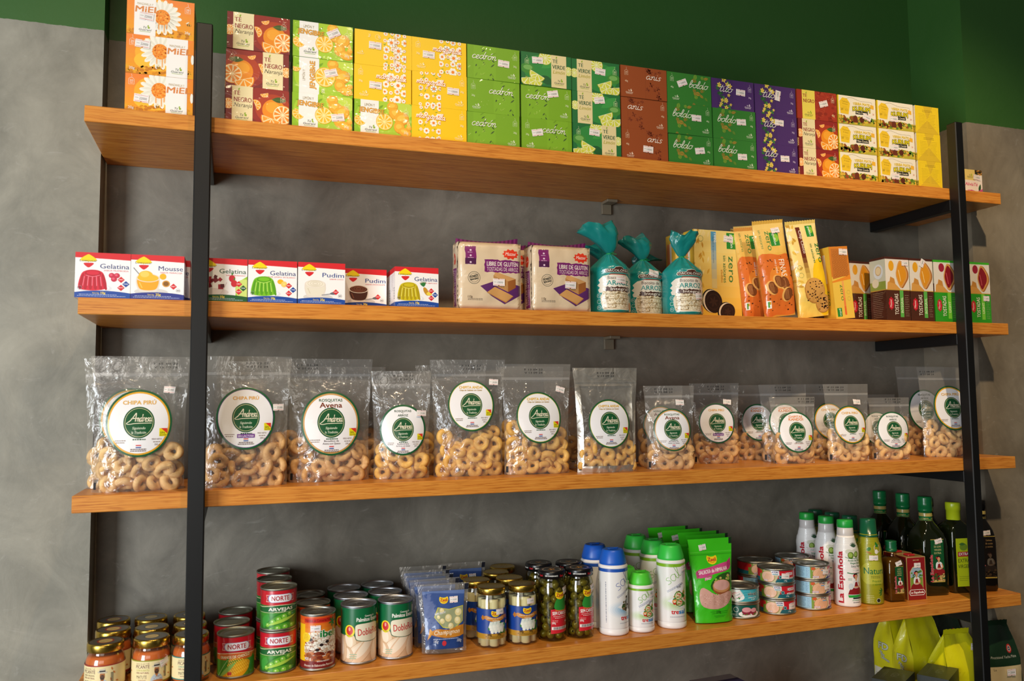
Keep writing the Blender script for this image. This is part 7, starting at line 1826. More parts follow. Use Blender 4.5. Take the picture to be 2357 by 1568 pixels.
# tuna tins
def tuna_fig(cv, x, y, s, c='#e2b490'):
    cv.ell(x, y, s * 1.05, s * .85, '#7a9a3a'); cv.ell(x, y, s, s * .8, '#b9875c'); cv.ell(x, y + s * .04, s * .95, s * .74, c)
    r = random.Random(4)
    for k in range(9): a = r.uniform(-.6, .6); cv.stroke(crom([(x - s * .7 + k * s * .16, y - s * .4 + a * s * .2), (x - s * .4 + k * s * .12, y + s * .1), (x - s * .2 + k * s * .1, y + s * .45)], 2), s * .03, '#c9946c'); cv.L -= (1 if k else 0)
def art_tuna(kind):
    r = .0445; w, h = 2 * PI * r, .0285; cv = Cv(w, h); c = w / 2
    if kind == 'teal':
        cv.rect(0, 0, w, h, '#c8202e'); cv.poly([(0, 0), (w, 0), (w, h * .40), (c - .03, h * .30), (0, h * .40)], '#1f6470'); cv.poly([(c - .055, 0), (c - .055, h), (c - .004, h), (c - .004, h * .5), (c - .012, 0)], '#c9c09a'); cv.rect(c - .055, 0, c - .042, h, '#7a9a3a')
        cv.ell(c - .052, h * .8, .006, .005, '#c8302a'); tuna_fig(cv, c - .030, h * .44, .0175, '#ecc0a4'); cv.poly([(c - .022, h), (c - .002, h), (c - .001, h * .6), (c - .018, h * .62)], '#eceaf0'); cv.text('AT\u00daN', c - .012, h * .80, .0038, '#1c2c6a', w=.015, bold=.05); cv.rect(c - .018, h * .66, c - .004, h * .72, '#1f8a9a')
        cv.ell(c + .0015, h * .45, .0048, .0048, '#2c6a74'); cv.ring(c + .0015, h * .45, .0036, .0005, '#dfe8e8'); norte(cv, c + .026, h * .72, .024); cv.text('AT\u00daN SOLID', c + .026, h * .28, .0042, '#eef2f2', w=.028, bold=.05); cv.text('170g', c + .014, h * .10, .003, '#dfe8e8', w=.008, bold=.03); norte(cv, c - .035, h * .13, .011)
    elif kind == 'blue':
        cv.rect(0, 0, w, h, '#c8202e'); cv.rect(c - .065, 0, c - .022, h, '#9ac9e2'); cv.lines(c - .060, h * .85, c - .034, 8, .0028, '#3a6a9a', .0008, 3); cv.lines(c - .032, h * .85, c - .024, 8, .0028, '#3a6a9a', .0008, 5)
        cv.rect(c - .022, 0, c + .028, h, '#dfd6c4'); cv.rect(c - .022, 0, c - .016, h, '#7a9a3a'); cv.ell(c - .014, h * .85, .006, .004, '#d05a2a'); tuna_fig(cv, c + .003, h * .40, .019, '#e6b490')
        cv.text('AT\u00daN', c + .010, h * .86, .0036, '#1c2c6a', w=.016, bold=.05); cv.lines(c + .002, h * .81, c + .020, 1, .002, '#3a4a8a', .0009, 3); cv.rect(c + .006, h * .66, c + .018, h * .73, '#4aa0d8'); norte(cv, c - .008, h * .14, .016)
        cv.poly([(c + .018, 0), (c + .05, 0), (c + .05, h * .42), (c + .036, h * .36)], '#2a2c78'); cv.text('AT\u00daN', c + .036, h * .16, .0045, '#eef0f6', w=.016, bold=.05, rot=.2); norte(cv, c + .042, h * .72, .022)
    elif kind == 'cyan':
        cv.rect(0, 0, w, h, '#3fa6b4')
        for k in range(5): cv.stroke(crom([(c - .02 + i * .012, h * (.15 + .17 * k) + .0016 * sin(i * 1.7 + k)) for i in range(8)], 2), .0008, '#6cc2cc')
        cv.poly([(c - .055, 0), (c - .055, h), (c - .012, h), (c - .002, h * .5), (c - .016, 0)], '#e2e6e2'); cv.ell(c - .026, h * .35, .025, .010, '#f2f2ee'); 
        for x in (-.038, -.022): cv.ell(c + x, h * .42, .009, .006, '#7a2034'); cv.ell(c + x, h * .58, .0085, .0055, '#dba0a8'); cv.ell(c + x, h * .60, .006, .003, '#ecc4c4')
        cv.blobs(c - .045, h * .2, c - .010, h * .32, 10, .001, .002, ['#3f8a2c'], 4); cv.text('vivaz', c + .020, h * .50, .0085, '#2a2c2c', w=.026, bold=.02, out='#e9e6da', ow=.03); cv.text('Lomitos de At\u00fan', c + .020, h * .28, .0036, '#eef4f2', w=.024, bold=.02); cv.text('en agua', c + .022, h * .14, .0034, '#eef4f2', w=.012, bold=.02)
    else:
        cv.rect(0, 0, w, h, '#0f5448'); cv.rect(c - .06, h * .1, c - .05, h * .8, '#c9c4b0'); cv.ell(c - .018, h * .62, .0062, .0062, '#dfe8e4'); cv.ell(c - .018, h * .62, .0052, .0052, '#145a4e'); cv.lines(c - .040, h * .22, c - .014, 2, .003, '#dfe8e4', .0009, 3)
        cv.ell(c + .016, h * .26, .028, .0085, '#e9ebe6'); cv.ell(c + .008, h * .45, .012, .008, '#8a2a3e'); cv.ell(c + .008, h * .62, .0115, .006, '#dc9aa2'); cv.ell(c + .027, h * .42, .009, .008, '#8a2a3e'); cv.ell(c + .027, h * .58, .0085, .005, '#dc9aa2'); cv.blobs(c - .004, h * .18, c + .036, h * .3, 10, .001, .002, ['#3f8a2c'], 4)
    return cv
def tin(kind, x, y, k, turn, label, st=None):
    root = tag(empty('tuna_tin', (x, y, Z + .0376 * k), turn), label, 'tin', 'low round tuna tins'); can_parts(root, .0463, .0372, M_TIN, tab=True, rib=False)
    cv = memo(('tart', kind), lambda: art_tuna(kind)); wrap_label(root, cv, .0448, .0044, 'paper_label', key='tuna' + kind)
    if st: sticker(root, cylmap(.0455, 2 * PI * .0455, 0), PI * .0455 + st[0], .020, st[1], st[2], .001, curved=True, w=.021, h=.013)
tin('dgreen', 1.800, .084, 0, -.45, 'dark green tuna tin under the turquoise one'); tin('cyan', 1.800, .084, 1, -.35, 'turquoise tuna tin on a dark green tin', (-.018, '16000', .5))
for k in range(3): tin('teal', 1.9060, .082, k, -.42 + .10 * (2 - k), '%s red and teal tuna tin of the left stack of three' % tier(k), ((.022, '15000', .0), None, (.014, '15000', -.1))[k])
for k in range(3): tin('blue', 2.0200, .088, k, -.30 + .05 * (k - 1) + (.12 if k == 0 else 0), '%s pale blue and peach tuna tin of the right stack of three' % tier(k), (None, (.026, '15000', .05), (.020, '15000', -.1))[k])
for k in range(2): tin('blue', 1.9120, .1800, k, .1, '%s tuna tin of the pair behind the left stack of three' % ('lower', 'upper')[k])
tin('teal', 1.9120, .1800, 2, .25, 'top tuna tin behind the left stack of three, pale blue side')
for k in range(3): tin('blue', 2.0380, .1870, k, -.9, '%s tuna tin of the stack behind the right stack of three' % tier(k))
for k in range(3): tin('teal', 1.8140, .2300, k, -.2, '%s tuna tin of the stack at the back by the wall' % tier(k))

# oil sprays
def lady(cv, x, y, s, skirt='#8a1f24', dim=False):
    """a plain seated woman in a white blouse and a red skirt"""
    H_ = '#2a1612'; sk = '#d09a72' if not dim else '#5a4c40'; bl = '#e2e6ea' if not dim else '#6a6660'
    cv.poly(crom([(x - s * .42, y), (x - s * .30, y + s * .28), (x, y + s * .42), (x + s * .30, y + s * .26), (x + s * .42, y)], 3), skirt if not dim else '#2c2420'); cv.poly(crom([(x - s * .16, y + s * .34), (x - s * .17, y + s * .64), (x, y + s * .72), (x + s * .18, y + s * .64), (x + s * .16, y + s * .34)], 3, True), bl)
    cv.poly([(x - s * .1, y + s * .40), (x, y + s * .36), (x + s * .12, y + s * .40), (x + s * .06, y + s * .62), (x - s * .05, y + s * .60)], skirt if not dim else '#3a302a'); cv.rect(x - s * .04, y + s * .66, x + s * .04, y + s * .78, sk); cv.ell(x - s * .02, y + s * .90, s * .12, s * .14, H_); cv.ell(x, y + s * .86, s * .085, s * .105, sk); cv.ell(x - s * .11, y + s * .92, s * .05, s * .05, '#b8202c' if not dim else '#4a3a34')
    cv.stroke(crom([(x + s * .17, y + s * .60), (x + s * .22, y + s * .42), (x + s * .04, y + s * .36), (x - s * .12, y + s * .38)], 3), s * .07, sk)
def art_spray():
    r = .031; w, h = 2 * PI * r, .1720; cv = Cv(w, h, '#eeecea'); c = w / 2
    x = c - .0185; cv.text('La Espa\u00f1ola', x, h * .42, .0140, '#b8142a', w=.130, rot=PI / 2, bold=.06)
    for k in range(7): leaf(cv, c + .014, h * .86, .014, .003, .5 + k * .35, '#3a5a44')
    cv.ell(c - .001, h * .80, .010, .006, '#d2d4c4'); cv.ell(c + .014, h * .80, .010, .006, '#d2d4c4')
    cv.ell(c + .003, h * .745, .0082, .0088, '#5f7a2c', .3); cv.ell(c + .002, h * .75, .0055, .006, '#9ab85a', .3); cv.ell(c + .019, h * .755, .0075, .0082, '#5f7a2c'); cv.ell(c + .018, h * .76, .005, .0055, '#9ab85a'); cv.stroke(crom([(c - .012, h * .72), (c + .004, h * .695), (c + .03, h * .70)], 3), .0012, '#1f7a3c')
    cv.text('Aceite de Oliva', c + .014, h * .655, .0052, '#1f7a3c', w=.038, bold=.02); cv.text('Virgen Extra', c + .016, h * .615, .0052, '#1f7a3c', w=.032, bold=.02); cv.text('Extra Virgin', c + .018, h * .57, .0052, '#2a2a2a', w=.030, bold=.01); cv.text('Olive Oil', c + .020, h * .535, .005, '#2a2a2a', w=.020)
    cv.stroke(crom([(c - .008, h * .49), (c + .01, h * .475), (c + .03, h * .49)], 3), .002, '#1f7a3c'); cv.lines(c - .006, h * .40, c + .004, 2, .003, '#3a9a5a', .0009, 3); lady(cv, c + .014, h * .17, .052)
    cv.ell(c + .000, h * .29, .006, .008, '#cfd6dc'); cv.poly([(c - .006, h * .125), (c + .04, h * .135), (c + .04, h * .165), (c - .008, h * .160)], '#27a03c'); cv.rect(c + .004, h * .105, c + .036, h * .125, '#1e2a24'); cv.lines(c + .002, h * .08, c + .03, 1, .003, '#3a9a5a', .0012, 3); cv.lines(c + .004, h * .05, c + .03, 1, .003, '#2a2a2a', .0012, 5); return cv
def art_nat():
    r = .0315; w, h = 2 * PI * r, .166; cv = Cv(w, h, '#9a9a1e'); c = w / 2
    cv.ell(c, h * .46, .04, .032, '#b3b43c'); cv.grad(0, 0, w, h * .3, '#8c8c18', '#9a9a1e', 4); cv.ring(c + .010, h * .85, .0095, .0014, '#d8c0c8', 18); leaf(cv, c + .004, h * .88, .012, .009, .4, '#2c7a2c'); leaf(cv, c + .010, h * .89, .010, .008, 1.9, '#2c7a2c'); cv.ell(c + .006, h * .80, .005, .006, '#e9e2d8'); cv.ell(c - .014, h * .84, .006, .0045, '#3c7a2c', .5); cv.stroke([(c - .02, h * .80), (c - .008, h * .77)], .0016, '#b83a2c')
    cv.text('Natura', c, h * .455, .0165, '#0f6a3c', w=.056, bold=.012); cv.lines(c - .012, h * .42, c + .014, 2, .004, '#4a5a1a', .0012, 3, 'c'); cv.text('Pr\u00e1ctico', c + .004, h * .33, .0056, '#3f7a1e', w=.024); cv.text('y sabroso', c + .004, h * .285, .0056, '#3f7a1e', w=.024)
    for a in (2.2, 2.7, 3.2, 3.7): leaf(cv, c + .022, h * .17, .016, .004, a, '#2c6a24')
    cv.ell(c + .022, h * .15, .006, .008, '#8a8a2c'); cv.ell(c + .026, h * .10, .005, .007, '#7a7a24'); cv.ell(c + .006, h * .05, .0055, .0055, '#e6e6d6'); cv.ell(c + .006, h * .05, .0048, .0048, '#22261c'); cv.lines(c - .024, h * .12, c - .002, 6, .0045, '#dfe0a8', .0009, 6); return cv
def waist(z, r):
    K = ((0, .985), (.004, 1), (.09, 1), (.12, .93), (.138, .96), (.150, .90), (.162, .78), (.176, .68), (.192, .64), (.2, .63))
    for (a, p), (b, q) in zip(K, K[1:]):
        if z <= b: t = (z - a) / (b - a); t = t * t * (3 - 2 * t); return r * (p + (q - p) * t)
    return r * .63
def spray(kind, x, y, turn, label, st=None):
    r = .0318; root = tag(empty('oil_spray_bottle', (x, y, Z), turn), label, 'spray bottle', 'cooking oil sprays')
    wh = kind == 'white'; zt = .178
    link('bottle', memo(('sb', wh), lambda: rings_mesh('bottle', [(0, r * .9)] + [(z / 1000, waist(z / 1000, r)) for z in [1] + list(range(4, 180, 5))] + [(zt, waist(zt, r) * .9)], M_WHITE if wh else simple('olive_yellow_spray_can', '#8f8f1c', .34), 40)), root)
    cv = memo(('spa', wh), art_spray if wh else art_nat); wrap_label(root, cv, r, .003, 'printed_sleeve', prof=lambda z: waist(z, r) + .0004, key='sp' + str(wh))
    cc = '#23a03e' if wh else '#15563a'
    if wh:
        link('neck', memo('snk', lambda: rings_mesh('neck', [(.176, .0205), (.178, .0212), (.200, .0198), (.2015, .0190)], simple('clear_neck_sleeve', '#cfcac8', .2), 32)), root)
        link('cap', memo('scp', lambda: rings_mesh('cap', [(.1995, .0200), (.2005, .0206), (.2165, .0198), (.2185, .0188), (.219, .001)], simple('bright_green_cap', cc, .32), 32)), root)
    else:
        link('cap', memo('scp2', lambda: rings_mesh('cap', [(.172, .0235), (.173, .0240), (.176, .0240), (.177, .0215), (.214, .0198), (.2175, .0185), (.218, .001)], simple('dark_green_cap', cc, .22), 32)), root)
    if st: sticker(root, cylmap(r, 2 * PI * r, 0, lambda z: waist(z, r) + .0008), PI * r + st[0], st[1], '27000' if wh else '15000', 0, .0008, curved=True, w=.024, h=.013)
spray('white', 2.117, .070, -.42, 'frontmost white oil spray with sideways red lettering', (.016, .093)); spray('white', 2.120, .146, -.42, 'middle white oil spray of the row', (.014, .088)); spray('white', 2.118, .222, -.40, 'rear white oil spray of the row', (.0, .12))
spray('olive', 2.190, .068, -.30, 'olive yellow spray with a dark green cap, at the front', (-.002, .120))
for k, (x, y) in enumerate(((2.192, .138), (2.190, .204), (2.186, .269))): spray('olive', x, y, -.3, 'dark-capped olive yellow spray %s' % ('second in its row', 'third in its row', 'rearmost in its row')[k])

# glass oil bottles
def art_esp(small=False, dark=False):
    w, h = (.050, .115) if not small else (.030, .070); B = '#14522c' if not dark else '#15100d'; cv = Cv(w, h); x0 = w * .22
    cv.rect(x0, 0, w, h, B); cv.rect(x0, h * .985, w, h, '#b8a04a'); cv.rect(x0, 0, w, h * .03, '#b8a04a'); k = 0
    for t in ('ACEITE', 'DE OLIVA', 'VIRGEN', 'EXTRA') if not dark else ('Condimento', 'de aceto', 'y aceite'): cv.text(t, (x0 + w) / 2 + w * .02, h * (.88 - .075 * k), h * .045, '#cfc88a' if not dark else '#a88a5a', w=w * (.42 if k else .36)); k += 1
    lady(cv, (x0 + w) / 2 + w * .06, h * .16, h * .44, dim=dark); cv.blobs(x0 + w * .05, h * .03, w, h * .2, 12, .0012 if small else .002, .003 if small else .0045, ['#5a3a1c', '#7a1f1c', '#4a6a2c', '#c9a86a'] if not dark else ['#2a2018', '#4a3a28'], 4)
    cv.text('La Espa\u00f1ola', w * .30, h * .33, w * .16, '#c01830', w=h * .62, rot=PI / 2, bold=.06, out='#e8d8d8', ow=.03); return cv
def sq_map(rx, yf, z0): return lambda u, v, o: Vector((u - rx, -yf - o, z0 + v))
def big_bottle(x, y, turn, label, dark=False, st=None, lab=True, s=1.0):
    root = tag(empty('oil_bottle', (x, y, Z), turn), label, 'bottle', 'tall oil bottles'); a = .0400 * s
    R = [(0, a * .86, a * .86, 4), (.002, a * .96, a * .96, 5), (.008, a, a, 6), (.130, a, a, 6), (.150, a * .97, a * .97, 5), (.165, a * .88, a * .88, 4), (.178, a * .72, a * .72, 3), (.190, a * .53, a * .53, 2.4), (.200, a * .41, a * .41, 2), (.212, a * .36, a * .36, 2), (.214, a * .35, a * .35, 2)]
    link('glass_body', memo(('bb', dark, s), lambda: rings_mesh('glass_body', R, M_BKOIL if dark else M_DKOIL, 48)), root)
    G = '#0d6a38' if not dark else '#0c0a0a'
    def cap():
        me = rings_mesh('cap', [(.196, .0172), (.197, .0175), (.222, .0166), (.2225, .0185), (.228, .0190), (.2285, .0185), (.2335, .0188), (.234, .0180), (.246, .0188), (.2475, .0188), (.252, .0188), (.257, .0188), (.261, .0186), (.2625, .017), (.2625, .001)] if not dark else
            [(.196, .0135), (.222, .0130), (.2235, .0150), (.244, .0150), (.247, .0140), (.247, .001)], simple('bottle_cap', G, .26), 32); return me
    cp = link('cap', memo(('bcap', dark), cap), root)
    def band():
        cv = Cv(2 * PI * .0176, .026); w = cv.w; cv.rect(0, .012, w, .021, '#b9a45c'); cv.rect(0, .0035, w, .0042, '#b9a45c'); cv.rect(0, .0, w, .0008, '#b9a45c')
        for k in range(34): cv.rect(w * k / 34, .0125, w * k / 34 + .0008, .0205, '#8a7838'); cv.L -= (1 if k else 0)
        if not dark:
            for k in range(4): cv.text('La Espa\u00f1ola', w * (k + .5) / 4, .0058, .0030, '#cdbb6a', w=.020)
        q = 1 if not dark else .79; mb = MB(); emit(mb, cv, cylmap(.0176, w, .197, lambda z: (.0175 - (z - .197) * .036) * q + .0003), .005); return mb.mesh('neck_band', [P_LABEL])
    link('neck_band', memo(('nb', dark), band), cp)
    if lab:
        cv = memo(('esp', dark), lambda: art_esp(False, dark)); mb = MB(); emit(mb, cv, sq_map(.029, a, .036), None, None); link('paper_label', mb.mesh('paper_label', [P_LABEL]), root)
    if st: sticker(root, sq_map(0, a, 0), st[0], st[1], '67000', st[2], .0012, w=.022, h=.013)
big_bottle(2.4150, .096, -.16, 'front dark oil bottle with a green cap and green label', st=(.005, .146, .25)); big_bottle(2.4170, .178, -.16, 'second dark oil bottle with a green cap', st=None)
big_bottle(2.4100, .2590, -.16, 'rearmost dark oil bottle with a green cap', st=None, s=.98)
big_bottle(2.4950, .1650, -.2, 'black-capped bottle half hidden behind the green-capped one', True, s=.74)
big_bottle(2.5850, .070, -.25, 'slim black bottle standing right of the right upright', True, st=(-.004, .160, .1), s=.70)
def lime():
    root = tag(empty('oil_bottle', (2.5060, .088, Z), -.15), 'dark bottle with a bright lime green cap beside the upright', 'bottle'); a = .034
    link('glass_body', rings_mesh('glass_body', [(0, a * .9, a * .9, 5), (.003, a, a, 8), (.165, a, a, 8), (.178, a * .93, a * .93, 5), (.188, a * .7, a * .7, 3), (.196, a * .5, a * .5, 2.2), (.204, a * .46, a * .46, 2)], M_DKOIL, 44), root)
    link('cap', rings_mesh('cap', [(.194, .0178), (.195, .0182), (.221, .0182), (.222, .0196), (.240, .0198), (.243, .0185), (.243, .001)], simple('lime_cap', '#b6c81e', .3), 32), root)
    cv = Cv(.046, .130, '#c2d41e'); w, h = .046, .13; cv.ell(w * .5, h * .82, .012, .010, '#7a9a2c'); leaf(cv, w * .2, h * .88, .02, .008, 0, '#4a7a34'); cv.rect(w * .1, h * .62, w * .9, h * .72, '#c0202c'); cv.text('EXTRA', w * .5, h * .645, .0075, '#f2efe6', w=.03, bold=.03); cv.text('EXTRA', w * .5, h * .5, .010, '#2a3a1c', w=.036); cv.text('VIRGEN', w * .5, h * .38, .010, '#2a3a1c', w=.038); cv.lines(w * .15, h * .2, w * .85, 3, .005, '#5a6a1c', .0009, 3)
    mb = MB(); emit(mb, cv, sq_map(.023, a, .018)); link('paper_label', mb.mesh('paper_label', [P_LABEL]), root)
lime()
def small_bottle(x, y, turn, label, lab):
    root = tag(empty('small_oil_bottle', (x, y, Z), turn), label, 'bottle', 'small amber oil bottles'); a = .0255
    link('glass_body', memo('smg', lambda: rings_mesh('glass_body', [(0, a * .92, a * .92, 8), (.002, a, a, 9), (.100, a, a, 9), (.108, a * .93, a * .93, 6), (.114, a * .72, a * .72, 3), (.119, a * .50, a * .50, 2), (.136, a * .46, a * .46, 2)], M_AMBER, 40)), root)
    link('oil', memo('smo', lambda: rings_mesh('oil', [(.004, a * .9, a * .9, 8), (.100, a * .9, a * .9, 8), (.108, a * .78, a * .78, 5), (.1125, a * .55, a * .55, 3), (.113, .001, .001, 2)], M_OIL, 32)), root)
    link('cap', memo('smc', lambda: rings_mesh('cap', [(.128, .0142), (.129, .0148), (.134, .0146), (.1345, .0136), (.139, .0148), (.1425, .0136), (.147, .0148), (.151, .0136), (.154, .0146), (.1555, .013), (.1555, .001)], simple('small_green_cap', '#0f5a34', .28), 28)), root)
    if lab: mb = MB(); emit(mb, memo('esps', lambda: art_esp(True)), sq_map(.015, a, .022)); link('paper_label', mb.mesh('paper_label', [P_LABEL]), root); sticker(root, sq_map(0, a, 0), .002, .100, '18000', .35, .0012, w=.018, h=.012)
small_bottle(2.2620, .066, -.16, 'front small amber oil bottle with a label', True); small_bottle(2.2560, .124, .1, 'small amber oil bottle behind the labelled one', False)
def oil_tin(x, y, turn, label):
    root = tag(empty('oil_tin', (x, y, Z), turn), label, 'tin', 'red oil tins'); w, d, h = .058, .042, .112
    def body():
        cv = Cv(w, h, '#8c1c20'); cv.rect(0, 0, .0016, h, '#b8a06a'); cv.rect(w - .0016, 0, w, h, '#b8a06a'); cv.rect(0, h - .0016, w, h, '#b8a06a'); cv.text('SINCE 1840', w / 2, h * .91, .0030, '#d8c890', w=.018, bold=.02)
        A = [(w * .16, h * .24), (w * .16, h * .66), (w * .3, h * .76), (w * .5, h * .80), (w * .7, h * .76), (w * .84, h * .66), (w * .84, h * .24)]
        cv.poly(A, '#c9b878'); A2 = [(w / 2 + (p - w / 2) * .92, h * .5 + (q - h * .5) * .95) for p, q in A]; cv.poly(A2, '#9ab4c4'); cv.rect(w * .185, h * .26, w * .815, h * .52, '#7a9a3a'); cv.blobs(w * .2, h * .48, w * .8, h * .66, 9, .002, .005, ['#3f6a2c', '#5a8a3a'], 3)
        lady(cv, w * .5, h * .22, h * .44); cv.poly([(w * .06, h * .17), (w * .14, h * .24), (w * .86, h * .24), (w * .94, h * .17), (w * .86, h * .10), (w * .14, h * .10)], '#e2ddd6'); cv.poly([(w * .09, h * .17), (w * .16, h * .225), (w * .84, h * .225), (w * .91, h * .17), (w * .84, h * .115), (w * .16, h * .115)], '#8c1c20'); cv.text('La Espa\u00f1ola', w * .5, h * .148, .0058, '#f2ede6', w=.040, bold=.05)
        s = Cv(d, h, '#7a181c'); s.rect(0, 0, .0016, h, '#b8a06a'); s.rect(d - .0016, 0, d, h, '#b8a06a'); s.lines(d * .2, h * .8, d * .8, 10, .006, '#c9b490', .0009, 3); t = Cv(w, d, '#b39a62'); t.rect(w * .1, d * .12, w * .9, d * .88, '#8f7a48')
        return carton_mesh('tin_body', w, d, h, cv, s, s, t, '#a8905c', P_LABEL, ch=.0022)
    link('tin_body', memo('otb', body), root); mb = MB(); mb.box(-.014, .008, .010, .032, h, h + .005, S('#a81c24'), .002); link('screw_cap', mb.mesh('screw_cap', [P_PLAS]), root)
    return root
t_ = oil_tin(2.3220, .044, -.10, 'front red oil tin with a landscape oval'); sticker(t_, mp_front(.058), .032, .090, '48000', 0, .0014, w=.020, h=.013); oil_tin(2.3300, .096, -.05, 'red oil tin mostly hidden behind the front one')

# ------------------------------------------------------------------ lowest shelf, seen at the bottom edge
ZL = ZE + .0003
def art_fd():
    w, h = .130, .285; cv = Cv(w, h, '#d2cf12'); cv.rect(0, 0, w, h * .42, '#dcd8c4'); cv.text('Yerba Mate Compuesta', w * .55, h * .53, .0062, '#4a4a12', w=.060); cv.text('sabor Menta Lim\u00f3n', w * .58, h * .49, .0062, '#4a4a12', w=.052); cv.text('FD', w * .42, h * .27, .026, '#c9c61a', w=.044, bold=.06, out='#2a2c14', ow=.05); cv.text('Menta', w * .45, h * .21, .012, '#c9c61a', w=.040, bold=.05, out='#2a2c14', ow=.05); return cv
def art_fds():
    w, h = .078, .285; cv = Cv(w, h, '#d8d414'); cv.rect(0, 0, w, h * .42, '#dcd8c4'); cv.text('FD', w * .5, h * .60, .017, '#d0d6c0', w=.036, bold=.04, out='#4a5a3a', ow=.05); cv.text('Mint', w * .42, h * .545, .0095, '#d0d6c0', w=.020, rot=-.5, bold=.03, out='#4a5a3a', ow=.05); cv.text('Lemon', w * .58, h * .505, .008, '#d0d6c0', w=.030, rot=-.25, bold=.03, out='#4a5a3a', ow=.05); cv.lines(w * .12, h * .36, w * .9, 6, .0075, '#5a5a4a', .0012, 3); return cv
def gusset(name, x, y, rz, label, w, d, h, front, side, base, st=None, topw=.62, grp=None, seed=1):
    """stand-up block bag: flat-bottomed, folded to a crimped fin at the top"""
    root = tag(empty(name, (x, y, ZL), rz), label, 'bag', grp); hb = h * .66
    def P(face, u, v):
        t = max(0, (v - hb) / (h - hb)); t = min(1, t); k = 1 - (1 - topw) * t ** 1.2; e = t ** 1.1
        q = 2 * u - 1; n = .004 * noise.noise(Vector((u * 3 + seed * 3 + face * 5, v * 20, seed)))
        hw = w / 2 * k; D = d * (1 - e) * .98 + .002
        if face == 0: return Vector((q * hw, (d / 2 - D / 2) - .006 * (1 - q * q) * (1 - t) + n, v))
        if face == 1: g = .018 * sin(PI * u) * min(1, t * 1.8) * (1 - t * .6); return Vector((-hw + g - .003 * sin(PI * u) + n, d / 2 + D / 2 - u * D, v))
        if face == 2: g = .018 * sin(PI * u) * min(1, t * 1.8) * (1 - t * .6); return Vector((hw - g + n, d / 2 - D / 2 + u * D, v))
        return Vector((-q * hw, d / 2 + D / 2 + n * .5, v))
    mb = MB()
    for face, cv in ((0, front), (1, side), (2, side), (3, Cv(w, h, base))):
        W_ = cv.w; Hc = cv.h
        def f(u, v, o, face=face, W_=W_, Hc=Hc):
            uu, vv = u / W_, v / Hc * h; p = P(face, uu, vv); a = P(face, uu + .01, vv) - P(face, uu - .01, vv); b = P(face, uu, vv + .002) - P(face, uu, vv - .002); n = a.cross(b)
            n = n.normalized() if n.length > 1e-12 else Vector((0, -1, 0)); return (p + n * o, n)
        emit(mb, cv, f, W_ / 10, Hc / 18, o0=.0002)
    n = 20; hw = w / 2 * topw
    for i in range(n):
        a, b = -hw + 2 * hw * i / n, -hw + 2 * hw * (i + 1) / n
        for s_ in (-1, 1): q = [(a, d / 2 + s_ * .001, h), (b, d / 2 + s_ * .001, h), (b, d / 2 + s_ * .0006 - .002, h + .013 + .0006 * (i % 3)), (a, d / 2 + s_ * .0006 - .002, h + .013 + .0006 * (i % 3))]; mb.add(q if s_ < 0 else q[::-1], S(base))
    mb.add([(-w / 2, .0, 0), (-w / 2, d, 0), (w / 2, d, 0), (w / 2, .0, 0)], S(base))
    link('bag_body', mb.mesh('bag_body', [P_FILM]), root)
    if st: sticker(root, lambda u, v, o: Vector((u, st[3] - o, v)), st[0], st[1], '20000', st[2], .002, w=.028, h=.018)
    return root
ff, fs_ = art_fd(), art_fds(); gr = 'yellow bags on the lowest shelf'
gusset('yerba_bag', 2.4700, .030, -.10, 'front yellow and cream bag against the right upright', .130, .078, .262, ff, fs_, '#d2cf12', (.035, .232, -.1, .012), .62, gr, 1)
gusset('yerba_bag', 2.4300, .118, .02, 'second yellow and cream bag, with the tallest peak', .120, .074, .292, ff, fs_, '#d2cf12', None, .80, gr, 2)
gusset('yerba_bag', 2.4450, .205, .06, 'leftmost and rearmost yellow and cream bag', .120, .074, .305, ff, fs_, '#c9c610', None, .75, gr, 3)
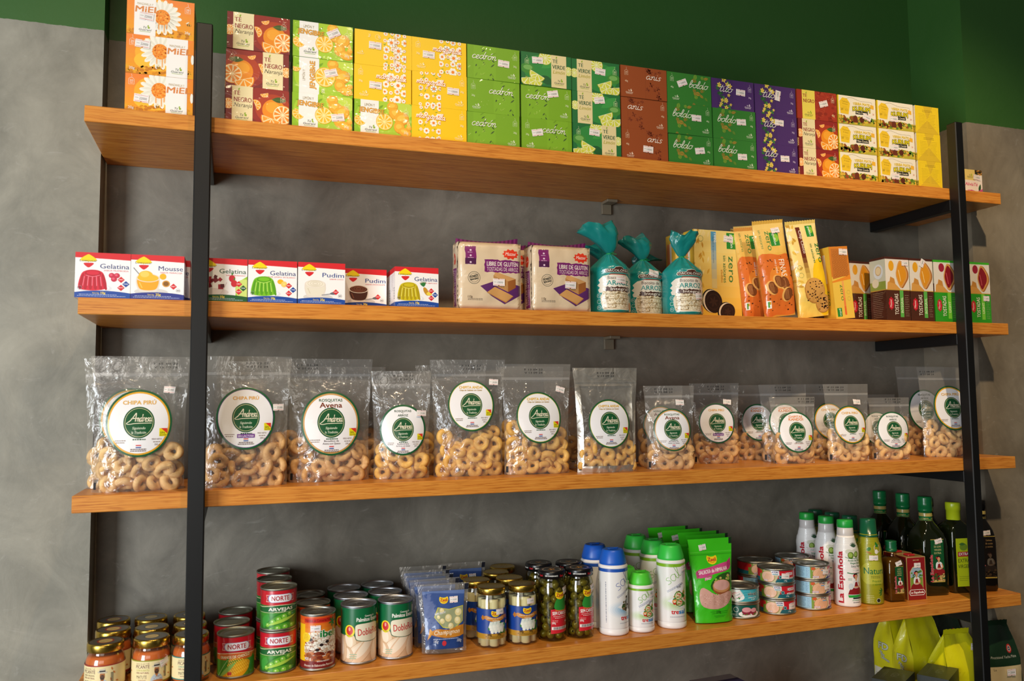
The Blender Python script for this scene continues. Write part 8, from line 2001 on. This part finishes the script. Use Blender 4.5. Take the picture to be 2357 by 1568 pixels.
def art_dk(side=False):
    w, h = (.120, .255) if not side else (.07, .255); cv = Cv(w, h, '#14331e'); cv.rect(0, 0, w, h * .60, '#d2bf92')
    if not side: cv.ell(w * .72, h * .77, .0105, .0115, '#c8302a'); cv.ell(w * .72, h * .77, .0065, .0075, '#e6dcd0'); cv.ell(w * .72, h * .77, .0048, .0056, '#2a2a50'); cv.ell(w * .72, h * .77, .002, .002, '#e6dcd0'); cv.text('Processed Yerba Mate', w * .52, h * .68, .0070, '#b8bcae', w=.088, bold=.01); cv.text('La', w * .25, h * .56, .006, '#2a2620', w=.008)
    return cv
gusset('yerba_bag', 2.6280, .060, -.12, 'dark green and tan bag right of the right upright, lowest shelf', .118, .036, .268, art_dk(), art_dk(True), '#14331e', (.018, .145, 0, -.008), .60, None, 5)
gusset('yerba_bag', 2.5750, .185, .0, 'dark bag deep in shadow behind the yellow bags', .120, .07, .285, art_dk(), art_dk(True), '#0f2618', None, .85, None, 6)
def art_mb(top=False):
    if top: cv = Cv(.115, .075, '#34392e'); cv.text('FD', .06, .025, .017, '#4a5046', w=.034, bold=.04); cv.lines(.02, .058, .10, 2, .004, '#565c50', .0009, 3); return cv
    cv = Cv(.115, .188, '#20261f'); cv.text('M\u00e9lpc', .028, .168, .0095, '#d8dcd4', w=.028, bold=.04); cv.lines(.012, .158, .045, 2, .004, '#b8bcb4', .001, 3); return cv
mbx = carton_mesh('yerba_box', .115, .075, .188, art_mb(), Cv(.075, .188, '#1c211b'), Cv(.075, .188, '#1c211b'), art_mb(True), '#20261f', P_CARD, ch=.001)
o = link('yerba_box', mbx, None, (2.2480, .010, ZL), (0, 0, .55)); tag(o, 'dark charcoal box with grey lid print, nearer the left of the two', 'box', 'dark boxes on the lowest shelf'); 
o = link('yerba_box', mbx, None, (2.3780, -.009, ZL), (0, 0, .55)); tag(o, 'dark charcoal box directly in front of the yellow bags', 'box', 'dark boxes on the lowest shelf')
nv = Cv(.120, .222, '#1a1c44'); nv.text('Con Antioxidantes', .060, .208, .008, '#c9b0a0', w=.05, shear=.3); nv.ell(.10, .2, .02, .012, '#b8c01e'); tp = Cv(.120, .06, '#24264c'); tp.rect(.0, .03, .12, .06, '#8a8a88')
o = link('yerba_box', carton_mesh('yerba_box', .120, .06, .222, nv, Cv(.06, .222, '#16183a'), None, tp, '#1a1c44', P_CARD, ch=.001), None, (1.7230, .045, ZL), (0, 0, .06)); tag(o, 'navy blue box just peeping over the bottom picture edge', 'box')
